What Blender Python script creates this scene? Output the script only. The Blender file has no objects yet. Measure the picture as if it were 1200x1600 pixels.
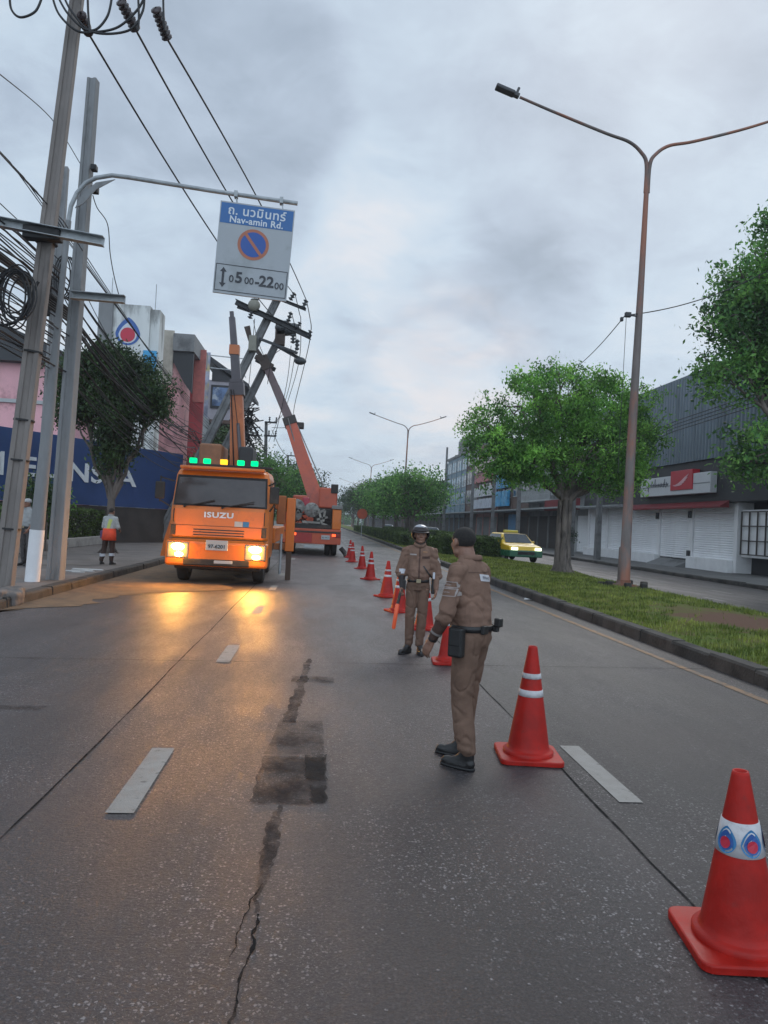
import bpy, bmesh, math, random
import numpy as np
from mathutils import Vector, Matrix, Quaternion, noise as mn
from mathutils.bvhtree import BVHTree
R = math.radians; PI = math.pi
scene = bpy.context.scene
COL = scene.collection

# ---------------------------------------------------------------- camera
FOC = 1150.0; CAM_H = 1.62
_yaw = R(4.94); _pitch = R(0.85); ROLL = 0.05
_f = Vector((math.sin(_yaw)*math.cos(_pitch), math.cos(_yaw)*math.cos(_pitch), math.sin(_pitch)))
_r0 = _f.cross(Vector((0, 0, 1))).normalized(); _u0 = _r0.cross(_f)
_c, _s = math.cos(ROLL), math.sin(ROLL)
_r = _r0*_c + _u0*_s; _u = _u0*_c - _r0*_s
CAM = Vector((0, 0, CAM_H))
cd = bpy.data.cameras.new('camera'); cam = bpy.data.objects.new('camera', cd); COL.objects.link(cam)
cd.sensor_fit = 'HORIZONTAL'; cd.sensor_width = 36; cd.lens = FOC/1200*36
cd.clip_start = 0.05; cd.clip_end = 6000
m4 = Matrix((_r, _u, -_f)).transposed().to_4x4(); m4.translation = CAM
cam.matrix_world = m4
scene.camera = cam

def ray(px, py): return _f*FOC + _r*(px-600) - _u*(py-800)
def atY(px, py, Y):
    d = ray(px, py); return CAM + d*(Y/d.y)
def atX(px, py, X):
    d = ray(px, py); return CAM + d*(X/d.x)
def atZ(px, py, z=0.0):
    d = ray(px, py); return CAM + d*((z-CAM_H)/d.z)

# ---------------------------------------------------------------- light
SUN_EL, SUN_AZ = R(38), R(25)      # azimuth from +Y towards +X
sd = bpy.data.lights.new('sun', 'SUN'); sd.energy = 0.9; sd.angle = R(25); sd.color = (1.0, 0.95, 0.90)
so = bpy.data.objects.new('sun', sd); COL.objects.link(so)
sdir = Vector((math.sin(SUN_AZ)*math.cos(SUN_EL), math.cos(SUN_AZ)*math.cos(SUN_EL), math.sin(SUN_EL)))
so.rotation_euler = sdir.to_track_quat('Z', 'Y').to_euler()

W = bpy.data.worlds.new('World'); scene.world = W; W.use_nodes = True
nt = W.node_tree; nt.nodes.clear()

class NG:
    """tiny helper for node graphs"""
    def __init__(s, nt): s.nt = nt
    def n(s, t, **kw):
        nd = s.nt.nodes.new(t)
        for k, v in kw.items():
            if k.startswith('i_'):
                key = k[2:]; key = int(key) if key.isdigit() else key.replace('_', ' ')
                s.set(nd.inputs[key], v)
            else: setattr(nd, k, v)
        return nd
    def set(s, sock, v):
        if hasattr(v, 'is_output') or isinstance(v, bpy.types.NodeSocket): s.nt.links.new(v, sock)
        elif isinstance(v, bpy.types.Node): s.nt.links.new(v.outputs[0], sock)
        else:
            if isinstance(v, (tuple, list)) and sock.type == 'RGBA' and len(v) == 3: v = (*v, 1)
            sock.default_value = v
    def math(s, op, a, b=None, c=None, clamp=False):
        nd = s.nt.nodes.new('ShaderNodeMath'); nd.operation = op; nd.use_clamp = clamp
        s.set(nd.inputs[0], a)
        if b is not None: s.set(nd.inputs[1], b)
        if c is not None: s.set(nd.inputs[2], c)
        return nd.outputs[0]
    def vmath(s, op, a, b=None):
        nd = s.nt.nodes.new('ShaderNodeVectorMath'); nd.operation = op
        s.set(nd.inputs[0], a)
        if b is not None: s.set(nd.inputs[1], b)
        return nd.outputs['Value'] if op in ('DOT_PRODUCT', 'LENGTH', 'DISTANCE') else nd.outputs[0]
    def mix(s, f, a, b, mode='MIX'):
        nd = s.nt.nodes.new('ShaderNodeMix'); nd.data_type = 'RGBA'; nd.blend_type = mode
        s.set(nd.inputs[0], f); s.set(nd.inputs[6], a); s.set(nd.inputs[7], b)
        return nd.outputs[2]
    def mapr(s, v, a, b, c=0.0, d=1.0, smooth=True):
        nd = s.nt.nodes.new('ShaderNodeMapRange'); nd.interpolation_type = 'SMOOTHSTEP' if smooth else 'LINEAR'
        s.set(nd.inputs[0], v); s.set(nd.inputs[1], a); s.set(nd.inputs[2], b); s.set(nd.inputs[3], c); s.set(nd.inputs[4], d)
        return nd.outputs[0]
    def noise(s, vec, scale, detail=4, rough=0.55, dist=0.0):
        nd = s.nt.nodes.new('ShaderNodeTexNoise'); s.set(nd.inputs['Vector'], vec)
        nd.inputs['Scale'].default_value = scale; nd.inputs['Detail'].default_value = detail
        nd.inputs['Roughness'].default_value = rough; nd.inputs['Distortion'].default_value = dist
        return nd.outputs[0]
    def scalev(s, vec, k):
        nd = s.nt.nodes.new('ShaderNodeMapping'); s.set(nd.inputs[0], vec); nd.inputs['Scale'].default_value = k
        return nd.outputs[0]

g = NG(nt)
tc = g.n('ShaderNodeTexCoord')
sky = g.n('ShaderNodeTexSky', sky_type='NISHITA', sun_disc=False, sun_elevation=SUN_EL, sun_rotation=SUN_AZ)
sky.air_density = 1.0; sky.dust_density = 2.0
sep = g.n('ShaderNodeSeparateXYZ', i_0=tc.outputs['Generated'])
zz = g.math('ADD', g.math('MAXIMUM', sep.outputs[2], 0.0), 0.22)
comb = g.n('ShaderNodeCombineXYZ')
g.set(comb.inputs[0], g.math('DIVIDE', sep.outputs[0], zz)); g.set(comb.inputs[1], g.math('DIVIDE', sep.outputs[1], zz))
cvec = comb.outputs[0]
n1 = g.noise(cvec, 1.7, 7, 0.60, 0.35)
n2 = g.noise(g.vmath('ADD', cvec, (7.3, 2.1, 4.0)), 0.85, 5, 0.55, 0.3)
def blob(px, py, deg0, deg1):
    d = ray(px, py).normalized()
    dt = g.vmath('DOT_PRODUCT', g.vmath('NORMALIZE', tc.outputs['Generated']), tuple(d))
    return g.mapr(dt, math.cos(R(deg1)), math.cos(R(deg0)))
dark = g.math('MAXIMUM', blob(200, 210, 6, 17), g.math('MULTIPLY', blob(330, 150, 2, 13), 0.8))
dark = g.math('MAXIMUM', dark, g.math('MULTIPLY', blob(760, 480, 1, 12), 0.62))
brt = g.math('MAXIMUM', g.math('MULTIPLY', blob(600, 370, 1, 11), 0.8), g.math('MULTIPLY', blob(690, 590, 0, 8), 1.0))
brt = g.math('MAXIMUM', brt, g.math('MULTIPLY', blob(300, 540, 2, 17), 1.0))
brt = g.math('MAXIMUM', brt, g.math('MULTIPLY', blob(90, 430, 2, 12), 0.9))
brt = g.math('MAXIMUM', brt, g.math('MULTIPLY', blob(30, 40, 1, 8), 0.8))
brt = g.math('MAXIMUM', brt, g.math('MULTIPLY', blob(600, 700, 2, 22), 0.35))
v = g.math('ADD', g.math('MULTIPLY', g.math('SUBTRACT', n1, 0.5), 0.95), g.math('MULTIPLY', g.math('SUBTRACT', n2, 0.5), 0.9))
n4 = g.noise(g.vmath('ADD', cvec, (4.3, 1.7, 8.0)), 4.2, 7, 0.62, 0.6)
v = g.math('ADD', v, g.math('MULTIPLY', g.math('SUBTRACT', n4, 0.5), 0.70))
v = g.math('ADD', v, 0.53)
n3 = g.noise(g.vmath('ADD', cvec, (1.3, 5.7, 2.0)), 3.4, 6, 0.6, 0.5)
edge = g.math('ADD', g.math('MULTIPLY', g.math('SUBTRACT', n1, 0.5), 1.1), g.math('MULTIPLY', g.math('SUBTRACT', n3, 0.5), 0.7))
darkm = g.mapr(g.math('ADD', dark, edge), 0.26, 0.66)
v = g.math('SUBTRACT', v, g.math('MULTIPLY', darkm, 0.30))
brm = g.mapr(g.math('ADD', brt, edge), 0.45, 0.85)
v = g.math('ADD', v, g.math('MULTIPLY', brm, 0.21))
v = g.math('ADD', v, g.math('MULTIPLY', brt, 0.14))
cr = g.n('ShaderNodeValToRGB', i_0=v)
e = cr.color_ramp.elements
e[0].position = 0.08; e[0].color = (3.7, 4.4, 5.5, 1)
e[1].position = 0.95; e[1].color = (7.7, 7.9, 8.6, 1)
x = e.new(0.36); x.color = (4.9, 5.7, 7.0, 1)
x = e.new(0.60); x.color = (5.9, 6.9, 8.2, 1)
x = e.new(0.78); x.color = (6.6, 7.4, 8.5, 1)
for el in e: el.color = (el.color[0]*.985, el.color[1]*1.012, el.color[2], 1)
warm = g.math('MULTIPLY', g.math('MULTIPLY', blob(700, 590, 0, 9), 0.60), g.mapr(edge, -0.25, 0.2))
ccol = g.mix(warm, cr.outputs[0], (8.8, 8.0, 7.9))
skyc = g.mix(0.94, sky.outputs[0], ccol)
# sky behind the camera is brightened as added fill for camera-facing surfaces
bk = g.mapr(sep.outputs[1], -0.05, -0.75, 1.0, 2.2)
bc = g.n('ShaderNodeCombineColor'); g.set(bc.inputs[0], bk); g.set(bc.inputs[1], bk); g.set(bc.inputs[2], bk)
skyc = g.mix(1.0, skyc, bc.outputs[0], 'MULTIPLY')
# ground-side of the dome stays dim
low = g.mapr(sep.outputs[2], -0.08, 0.0)
skyc = g.mix(low, (0.8, 0.8, 0.85), skyc)
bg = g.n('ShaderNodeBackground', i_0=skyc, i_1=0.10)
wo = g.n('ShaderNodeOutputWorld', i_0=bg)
scene.view_settings.view_transform = 'Standard'; scene.view_settings.look = 'None'
scene.view_settings.exposure = 0.0; scene.view_settings.gamma = 1.0
scene.render.resolution_x = 768; scene.render.resolution_y = 1024
try:
    scene.cycles.max_bounces = 6; scene.cycles.transparent_max_bounces = 6
    scene.cycles.sample_clamp_indirect = 3.0
    scene.cycles.use_denoising = True
except Exception: pass

# ---------------------------------------------------------------- materials
MATS = {}
def mat(name, base=(0.5, 0.5, 0.5), rough=0.6, metal=0.0, spec=0.5, var=0.12, vscale=3.0, bump=0.0, bscale=40.0,
        second=None, sscale=1.5, sthr=(0.5, 0.65), rvar=0.1, stretch=(1, 1, 1), coat=0.0, emit=None, estr=0.0, island=0.0):
    if name in MATS: return MATS[name]
    m = bpy.data.materials.new(name); m.use_nodes = True
    nt = m.node_tree; nt.nodes.clear(); g = NG(nt)
    tc = g.n('ShaderNodeTexCoord'); vec = g.scalev(tc.outputs['Object'], stretch)
    n = g.noise(vec, vscale, 5, 0.6)
    lo = tuple(c*(1-var) for c in base); hi = tuple(min(1, c*(1+var)) for c in base)
    col = g.mix(g.mapr(n, 0.3, 0.7), lo, hi)
    if second is not None:
        n3 = g.noise(vec, sscale, 6, 0.65)
        col = g.mix(g.mapr(n3, sthr[0], sthr[1]), col, second)
    if island:
        ri = g.n('ShaderNodeNewGeometry').outputs['Random Per Island']
        col = g.mix(1.0, col, g.n('ShaderNodeCombineColor', i_0=g.mapr(ri, 0, 1, 1-island, 1+island, False), i_1=g.mapr(ri, 0, 1, 1-island, 1+island, False), i_2=g.mapr(ri, 0, 1, 1-island, 1+island, False)).outputs[0], 'MULTIPLY')
    b = g.n('ShaderNodeBsdfPrincipled')
    g.set(b.inputs['Base Color'], col)
    g.set(b.inputs['Roughness'], g.mapr(n, 0.2, 0.8, max(0.02, rough-rvar), min(1, rough+rvar)))
    b.inputs['Metallic'].default_value = metal; b.inputs['Specular IOR Level'].default_value = spec
    b.inputs['Coat Weight'].default_value = coat
    if emit is not None:
        b.inputs['Emission Color'].default_value = (*emit, 1); b.inputs['Emission Strength'].default_value = estr
    if bump:
        bn = g.n('ShaderNodeBump'); bn.inputs['Strength'].default_value = bump; bn.inputs['Distance'].default_value = 0.02
        g.set(bn.inputs['Height'], g.noise(vec, bscale, 5, 0.6)); g.set(b.inputs['Normal'], bn.outputs[0])
    o = g.n('ShaderNodeOutputMaterial', i_0=b)
    MATS[name] = m
    return m

def leafmat(name, base, dark=0.45, trans=0.25, light=None, scale=1.2, var=0.35):
    m = bpy.data.materials.new(name); m.use_nodes = True
    nt = m.node_tree; nt.nodes.clear(); g = NG(nt)
    tc = g.n('ShaderNodeTexCoord'); ri = g.n('ShaderNodeNewGeometry').outputs['Random Per Island']
    n = g.noise(tc.outputs['Object'], scale, 3, 0.6)
    hi = light or tuple(c*1.6 for c in base)
    col = g.mix(g.mapr(n, 0.35, 0.68), tuple(c*dark for c in base), hi)
    k = g.mapr(ri, 0, 1, 1-var, 1+var, False)
    cc = g.n('ShaderNodeCombineColor'); g.set(cc.inputs[0], k); g.set(cc.inputs[1], k); g.set(cc.inputs[2], k)
    col = g.mix(1.0, col, cc.outputs[0], 'MULTIPLY')
    at = g.n('ShaderNodeAttribute', attribute_name='tone'); tn = at.outputs['Fac']     # each twig's own shade of green
    ct = g.n('ShaderNodeCombineColor'); g.set(ct.inputs[0], g.mapr(tn, 0, 1, .55, 1.65, False)); g.set(ct.inputs[1], g.mapr(tn, 0, 1, .65, 1.40, False)); g.set(ct.inputs[2], g.mapr(tn, 0, 1, .75, 1.2, False))
    col = g.mix(1.0, col, ct.outputs[0], 'MULTIPLY')
    b = g.n('ShaderNodeBsdfPrincipled'); g.set(b.inputs['Base Color'], col)
    b.inputs['Roughness'].default_value = 0.5; b.inputs['Specular IOR Level'].default_value = 0.35
    t = g.n('ShaderNodeBsdfTranslucent'); g.set(t.inputs[0], col)
    mx = g.n('ShaderNodeMixShader'); mx.inputs[0].default_value = trans
    nt.links.new(b.outputs[0], mx.inputs[1]); nt.links.new(t.outputs[0], mx.inputs[2])
    g.n('ShaderNodeOutputMaterial', i_0=mx)
    MATS[name] = m
    return m

def emis(name, color, strength):
    if name in MATS: return MATS[name]
    m = bpy.data.materials.new(name); m.use_nodes = True
    nt = m.node_tree; nt.nodes.clear(); g = NG(nt)
    e = g.n('ShaderNodeEmission', i_0=color, i_1=strength); g.n('ShaderNodeOutputMaterial', i_0=e)
    MATS[name] = m; return m

# ---------------------------------------------------------------- mesh helpers
class MB:
    def __init__(s): s.v = []; s.f = []; s.sm = []; s.mi = []; s.cur = 0; s.xf = None; s.marks = []
    def cut(s): s.marks.append((len(s.v), len(s.f))); return s
    def build_each(s, name, mats, parent=None, world=False):
        """one object per piece between cut() calls"""
        mk = [(0, 0)]+[m for m in s.marks if m[0] > 0]
        if mk[-1][0] != len(s.v): mk.append((len(s.v), len(s.f)))
        out = []
        for (v0, f0), (v1, f1) in zip(mk, mk[1:]):
            q = MB(); q.v = s.v[v0:v1]; q.f = [tuple(i-v0 for i in f) for f in s.f[f0:f1]]; q.sm = s.sm[f0:f1]; q.mi = s.mi[f0:f1]
            out.append(q.build(name, mats, parent, world))
        return out
    def add(s, vs, fs, smooth=False):
        o = len(s.v)
        if s.xf is not None: vs = [s.xf @ Vector(p) for p in vs]
        s.v += [tuple(p) for p in vs]; s.f += [tuple(i+o for i in f) for f in fs]
        s.sm += [smooth]*len(fs); s.mi += [s.cur]*len(fs); return s
    def box(s, x0, x1, y0, y1, z0, z1, M=None):
        vs = [Vector((x, y, z)) for x in (x0, x1) for y in (y0, y1) for z in (z0, z1)]
        if M is not None: vs = [M @ p for p in vs]
        return s.add(vs, [(0, 1, 3, 2), (4, 6, 7, 5), (0, 4, 5, 1), (2, 3, 7, 6), (0, 2, 6, 4), (1, 5, 7, 3)])
    def rbox(s, x0, x1, y0, y1, z0, z1, b=0.02, M=None):
        """box with chamfered edges"""
        bm = bmesh.new(); bmesh.ops.create_cube(bm, size=1.0)
        for p in bm.verts:
            p.co = Vector((x0+(x1-x0)*(p.co.x+.5), y0+(y1-y0)*(p.co.y+.5), z0+(z1-z0)*(p.co.z+.5)))
        b = min(b, 0.45*min(abs(x1-x0), abs(y1-y0), abs(z1-z0)))
        bmesh.ops.bevel(bm, geom=list(bm.edges), offset=b, segments=2, profile=0.5, affect='EDGES')
        bm.verts.index_update()
        vs = [p.co.copy() for p in bm.verts]
        if M is not None: vs = [M @ p for p in vs]
        s.add(vs, [[p.index for p in f.verts] for f in bm.faces]); bm.free(); return s
    def bar(s, p0, p1, w, h=None, up=(0, 0, 1), w1=None, h1=None):
        h = w if h is None else h; w1 = w if w1 is None else w1; h1 = h if h1 is None else h1
        p0 = Vector(p0); p1 = Vector(p1); d = (p1-p0).normalized(); up = Vector(up)
        if abs(d.dot(up)) > 0.98: up = Vector((0, 1, 0))
        a = d.cross(up).normalized(); b = a.cross(d)
        vs = []
        for p, ww, hh in ((p0, w, h), (p1, w1, h1)):
            for i, j in ((-1, -1), (1, -1), (1, 1), (-1, 1)): vs.append(p + a*(i*ww/2) + b*(j*hh/2))
        return s.add(vs, [(3, 2, 1, 0), (4, 5, 6, 7), (0, 1, 5, 4), (1, 2, 6, 5), (2, 3, 7, 6), (3, 0, 4, 7)])
    def tube(s, pts, r, n=8, caps=True, smooth=True):
        pts = [Vector(p) for p in pts]; rs = r if isinstance(r, (list, tuple)) else [r]*len(pts)
        vs = []; prev = None
        for i, p in enumerate(pts):
            a = pts[max(0, i-1)]; b = pts[min(len(pts)-1, i+1)]; d = (b-a)
            d = d.normalized() if d.length > 1e-9 else Vector((0, 0, 1))
            if prev is None:
                u = d.orthogonal().normalized()
                if abs(d.z) > 0.5:
                    u = Vector((1, 0, 0)) - d*d.x; u.normalize()
            else:
                u = prev - d*prev.dot(d); u.normalize()
            prev = u; w = d.cross(u)
            for k in range(n):
                t = 2*PI*(k+0.5)/n; vs.append(p + (u*math.cos(t)+w*math.sin(t))*rs[i])
        fs = []
        for i in range(len(pts)-1):
            for k in range(n):
                a = i*n+k; b = i*n+(k+1) % n; fs.append((a, b, b+n, a+n))
        s.add(vs, fs, smooth)
        if caps:
            s.add(vs[:n], [tuple(range(n))[::-1]]); s.add(vs[-n:], [tuple(range(n))])
        return s
    def lathe(s, prof, c=(0, 0, 0), n=24, M=None, sx=1.0, sy=1.0, smooth=True):
        vs = []
        for r, z in prof:
            for k in range(n):
                t = 2*PI*k/n; p = Vector((r*math.cos(t)*sx, r*math.sin(t)*sy, z))
                if M is not None: p = M @ p
                vs.append(p + Vector(c))
        fs = []
        for i in range(len(prof)-1):
            for k in range(n):
                a = i*n+k; b = i*n+(k+1) % n; fs.append((a, b, b+n, a+n))
        s.add(vs, fs, smooth); return s
    def cyl(s, p0, p1, r0, r1=None, n=16): return s.tube([p0, p1], [r0, r0 if r1 is None else r1], n)
    def loft(s, secs, n=24, smooth=True, caps=True, pw=2.0):
        """secs: (center, rx, ry[, rotation about z]) horizontal ellipses, pw>2 makes them boxier"""
        vs = []
        for sc in secs:
            c, rx, ry = Vector(sc[0]), sc[1], sc[2]; ro = sc[3] if len(sc) > 3 else 0
            for k in range(n):
                t = 2*PI*k/n; ct, st = math.cos(t), math.sin(t)
                x = rx*math.copysign(abs(ct)**(2/pw), ct); y = ry*math.copysign(abs(st)**(2/pw), st)
                vs.append(c + Vector((x*math.cos(ro)-y*math.sin(ro), x*math.sin(ro)+y*math.cos(ro), 0)))
        fs = []
        for i in range(len(secs)-1):
            for k in range(n):
                a = i*n+k; b = i*n+(k+1) % n; fs.append((a, b, b+n, a+n))
        if caps: fs += [tuple(range(n))[::-1], tuple(range((len(secs)-1)*n, len(secs)*n))]
        s.add(vs, fs, smooth); return s
    def ell(s, c, r, M=None, nu=16, nv=10):
        c = Vector(c); vs = []; fs = []
        for i in range(nv+1):
            ph = PI*i/nv
            for k in range(nu):
                t = 2*PI*k/nu; p = Vector((r[0]*math.sin(ph)*math.cos(t), r[1]*math.sin(ph)*math.sin(t), r[2]*math.cos(ph)))
                if M is not None: p = M @ p
                vs.append(c+p)
        for i in range(nv):
            for k in range(nu):
                a = i*nu+k; b = i*nu+(k+1) % nu; fs.append((a, a+nu, b+nu, b))
        return s.add(vs, fs, True)
    def caps(s, p0, p1, r0, r1, n=14):
        """capsule with rounded ends"""
        p0 = Vector(p0); p1 = Vector(p1); d = (p1-p0); L = d.length; d = d/max(L, 1e-6)
        pts = []; rs = []
        for k in range(5):
            a = PI/2*k/4; pts.append(p0 - d*r0*math.cos(a)); rs.append(max(1e-4, r0*math.sin(a)))
        for k in range(1, 4):
            t = k/4; pts.append(p0.lerp(p1, t)); rs.append(r0+(r1-r0)*t)
        for k in range(5):
            a = PI/2*k/4; pts.append(p1 + d*r1*math.sin(a)); rs.append(max(1e-4, r1*math.cos(a)))
        return s.tube(pts, rs, n)
    def quad(s, a, b, c, d): return s.add([a, b, c, d], [(0, 1, 2, 3)])
    def prism(s, poly, y0, y1, axis='Y', smooth=False):
        """poly in the two other axes, extruded along axis"""
        n = len(poly)
        def P(p, t):
            if axis == 'Y': return Vector((p[0], t, p[1]))
            if axis == 'X': return Vector((t, p[0], p[1]))
            return Vector((p[0], p[1], t))
        vs = [P(p, y0) for p in poly]+[P(p, y1) for p in poly]
        fs = [tuple(range(n)), tuple(range(2*n-1, n-1, -1))]
        for k in range(n): fs.append((k, k+n, (k+1) % n+n, (k+1) % n))
        return s.add(vs, fs, smooth)
    def build(s, name, mats, parent=None, world=False, fix=True):
        me = bpy.data.meshes.new(name)
        vs = s.v
        if world and parent is not None:
            L = parent.location; vs = [(p[0]-L.x, p[1]-L.y, p[2]-L.z) for p in vs]
        me.from_pydata(vs, [], s.f)
        if not isinstance(mats, (list, tuple)): mats = [mats]
        for m in mats: me.materials.append(m)
        me.polygons.foreach_set('use_smooth', s.sm); me.polygons.foreach_set('material_index', s.mi)
        if fix:
            bm = bmesh.new(); bm.from_mesh(me); bmesh.ops.recalc_face_normals(bm, faces=bm.faces); bm.to_mesh(me); bm.free()
        me.update()
        o = bpy.data.objects.new(name, me); COL.objects.link(o)
        if parent is not None: o.parent = parent
        return o

def tag(o, label=None, cat=None, group=None, kind=None):
    if label: o['label'] = label
    if cat: o['category'] = cat
    if group: o['group'] = group
    if kind: o['kind'] = kind
    return o
def thing(name, label, cat, loc=(0, 0, 0), rz=0.0, group=None):
    o = bpy.data.objects.new(name, None); COL.objects.link(o); o.location = loc; o.rotation_euler = (0, 0, rz)
    o.empty_display_size = 0.2
    return tag(o, label, cat, group)
def struct(name, mb, m, **k):
    return tag(mb.build(name, m, **k), kind='structure')
def kids(o): return [c for c in bpy.data.objects if c.parent == o]
def copy_tree(o, parent=None):
    c = o.copy(); COL.objects.link(c)
    if parent is not None: c.parent = parent
    for ch in kids(o): copy_tree(ch, c)
    return c
def again(o, loc, label, rz=None, scale=None):
    c = copy_tree(o); c.location = loc; c['label'] = label
    if rz is not None: c.rotation_euler = (0, 0, rz)
    if scale is not None: c.scale = (scale,)*3
    return c

def text_mb(txt, size, M, depth=0.004, spacing=1.0, xs=1.0, bold=0.0, align='CENTER', mb=None):
    cu = bpy.data.curves.new('t', 'FONT'); cu.body = txt; cu.size = size; cu.align_x = align; cu.align_y = 'CENTER'
    cu.extrude = depth/2; cu.space_character = spacing; cu.offset = bold; cu.resolution_u = 3
    ob = bpy.data.objects.new('t', cu); COL.objects.link(ob)
    dg = bpy.context.evaluated_depsgraph_get(); me = bpy.data.meshes.new_from_object(ob.evaluated_get(dg))
    mb = mb or MB()
    mb.add([M @ Vector((p.co.x*xs, p.co.y, p.co.z+depth/2)) for p in me.vertices], [tuple(p.vertices) for p in me.polygons])
    bpy.data.objects.remove(ob); bpy.data.curves.remove(cu); bpy.data.meshes.remove(me)
    return mb

def remesh(mb, voxel, smooth=4, disp=None):
    """union the overlapping closed pieces of mb into one continuous surface"""
    me = bpy.data.meshes.new('tmp'); me.from_pydata(mb.v, [], mb.f)
    bm = bmesh.new(); bm.from_mesh(me); bmesh.ops.remove_doubles(bm, verts=bm.verts, dist=1e-5)
    bmesh.ops.recalc_face_normals(bm, faces=bm.faces); bm.to_mesh(me); bm.free()
    ob = bpy.data.objects.new('tmp', me); COL.objects.link(ob)
    md = ob.modifiers.new('r', 'REMESH'); md.mode = 'VOXEL'; md.voxel_size = voxel; md.adaptivity = 0
    if smooth:
        sm = ob.modifiers.new('s', 'SMOOTH'); sm.factor = 0.5; sm.iterations = smooth
    dg = bpy.context.evaluated_depsgraph_get(); ev = bpy.data.meshes.new_from_object(ob.evaluated_get(dg))
    if disp:
        no = [v.normal.copy() for v in ev.vertices]
        for v, n in zip(ev.vertices, no): v.co = v.co + n*disp(v.co, n)
    out = MB(); out.v = [tuple(v.co) for v in ev.vertices]; out.f = [tuple(p.vertices) for p in ev.polygons]
    out.sm = [True]*len(out.f); out.mi = [0]*len(out.f)
    bpy.data.objects.remove(ob); bpy.data.meshes.remove(me); bpy.data.meshes.remove(ev)
    return out
# ================================================================ setting: ground, roads, kerbs, median
def road_material(name, a, b, speck=1.0, tint=None):
    m = bpy.data.materials.new(name); m.use_nodes = True
    nt = m.node_tree; nt.nodes.clear(); g = NG(nt)
    tc = g.n('ShaderNodeTexCoord'); P = tc.outputs['Object']
    sp = g.n('ShaderNodeSeparateXYZ', i_0=P)
    big = g.noise(g.scalev(P, (1, 0.35, 1)), 0.55, 5, 0.6, 0.4)
    mid = g.noise(P, 4.0, 6, 0.7)
    fine = g.noise(P, 75, 4, 0.75); grain = g.noise(P, 28, 5, 0.8)
    col = g.mix(g.mapr(big, 0.36, 0.66), a, b)
    # reddish-brown and grey lanes of wear
    wn = g.noise(g.vmath('ADD', g.scalev(P, (1.0, 0.12, 1)), (3.1, 0.4, 0)), 0.8, 4, 0.6)
    col = g.mix(g.math('MULTIPLY', g.mapr(wn, 0.45, 0.65), 0.6), col, (a[0]*0.55, a[1]*0.62, a[2]*0.66))
    rn = g.noise(g.vmath('ADD', P, (31, 4, 0)), 0.45, 3, 0.5)
    col = g.mix(g.math('MULTIPLY', g.mapr(rn, 0.48, 0.66), 0.5), col, (b[0]*1.0, b[1]*0.83, b[2]*0.80))
    col = g.mix(g.mapr(mid, 0.3, 0.75, 0.0, 0.35), col, (a[0]*0.6, a[1]*0.6, a[2]*0.6))
    col = g.mix(g.mapr(fine, 0.40, 0.72, 0.0, 0.55), col, (b[0]*2.3, b[1]*2.2, b[2]*2.2))
    col = g.mix(g.mapr(grain, 0.50, 0.34, 0.0, 0.65), col, (a[0]*0.35, a[1]*0.35, a[2]*0.36))
    wob = g.n('ShaderNodeTexNoise'); g.set(wob.inputs['Vector'], P); wob.inputs['Scale'].default_value = 85; wob.inputs['Detail'].default_value = 2
    PW = g.vmath('ADD', P, g.vmath('MULTIPLY', wob.outputs['Color'], (0.022, 0.022, 0)))
    # exposed pale aggregate, in drifts
    def specks(scale, thr, r, seed):
        vo = g.n('ShaderNodeTexVoronoi'); g.set(vo.inputs['Vector'], g.vmath('ADD', PW, (seed, seed*.7, 0))); vo.inputs['Scale'].default_value = scale
        rnd = g.n('ShaderNodeSeparateColor', i_0=vo.outputs['Color'])
        return g.math('MULTIPLY', g.math('GREATER_THAN', rnd.outputs[0], thr), g.mapr(vo.outputs['Distance'], r, r*0.55))
    # slab-by-slab tone: lanes between the long joints, cast in 10 m bays
    lane = g.math('ADD', g.math('GREATER_THAN', sp.outputs[0], -1.45), g.math('GREATER_THAN', sp.outputs[0], 1.73))
    bay = g.math('FLOOR', g.math('DIVIDE', g.math('SUBTRACT', sp.outputs[1], 8.25), 10.2))
    cb = g.n('ShaderNodeCombineXYZ'); g.set(cb.inputs[0], lane); g.set(cb.inputs[1], bay)
    wn_ = g.n('ShaderNodeTexWhiteNoise', noise_dimensions='3D'); g.set(wn_.inputs['Vector'], cb.outputs[0])
    tone = g.math('ADD', g.mapr(wn_.outputs['Value'], 0, 1, 0.88, 1.12, False), g.math('MULTIPLY', g.math('GREATER_THAN', sp.outputs[0], 1.73), -0.26))
    band = g.mapr(g.math('ABSOLUTE', g.math('SUBTRACT', sp.outputs[0], g.math('ADD', 0.75, g.math('MULTIPLY', g.math('SUBTRACT', big, .5), 1.5)))), 0.15, 0.75, -0.20, 0.0)
    tone = g.math('ADD', tone, band)
    tcx = g.n('ShaderNodeCombineColor'); g.set(tcx.inputs[0], tone); g.set(tcx.inputs[1], tone); g.set(tcx.inputs[2], tone)
    col = g.mix(1.0, col, tcx.outputs[0], 'MULTIPLY')
    drift = g.mapr(g.noise(g.vmath('ADD', g.scalev(P, (1, 0.5, 1)), (5, 9, 0)), 0.9, 4, 0.6), 0.40, 0.62, 0.12, 1.0)
    s1 = g.math('MULTIPLY', specks(58, 0.74, 0.45, 0), drift)
    s2 = g.math('MULTIPLY', specks(120, 0.72, 0.45, 3), g.math('MULTIPLY', drift, 0.7))
    s3 = g.math('MULTIPLY', specks(38, 0.93, 0.25, 8), 0.9)
    sk = g.math('MAXIMUM', g.math('MAXIMUM', s1, s2), s3)
    col = g.mix(g.math('MULTIPLY', sk, 0.62*speck), col, (0.40, 0.37, 0.37))
    bs = g.n('ShaderNodeBsdfPrincipled'); g.set(bs.inputs['Base Color'], col)
    wet = g.mapr(g.noise(g.scalev(P, (1, 0.3, 1)), 1.1, 5, 0.65), 0.35, 0.65)
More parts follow.
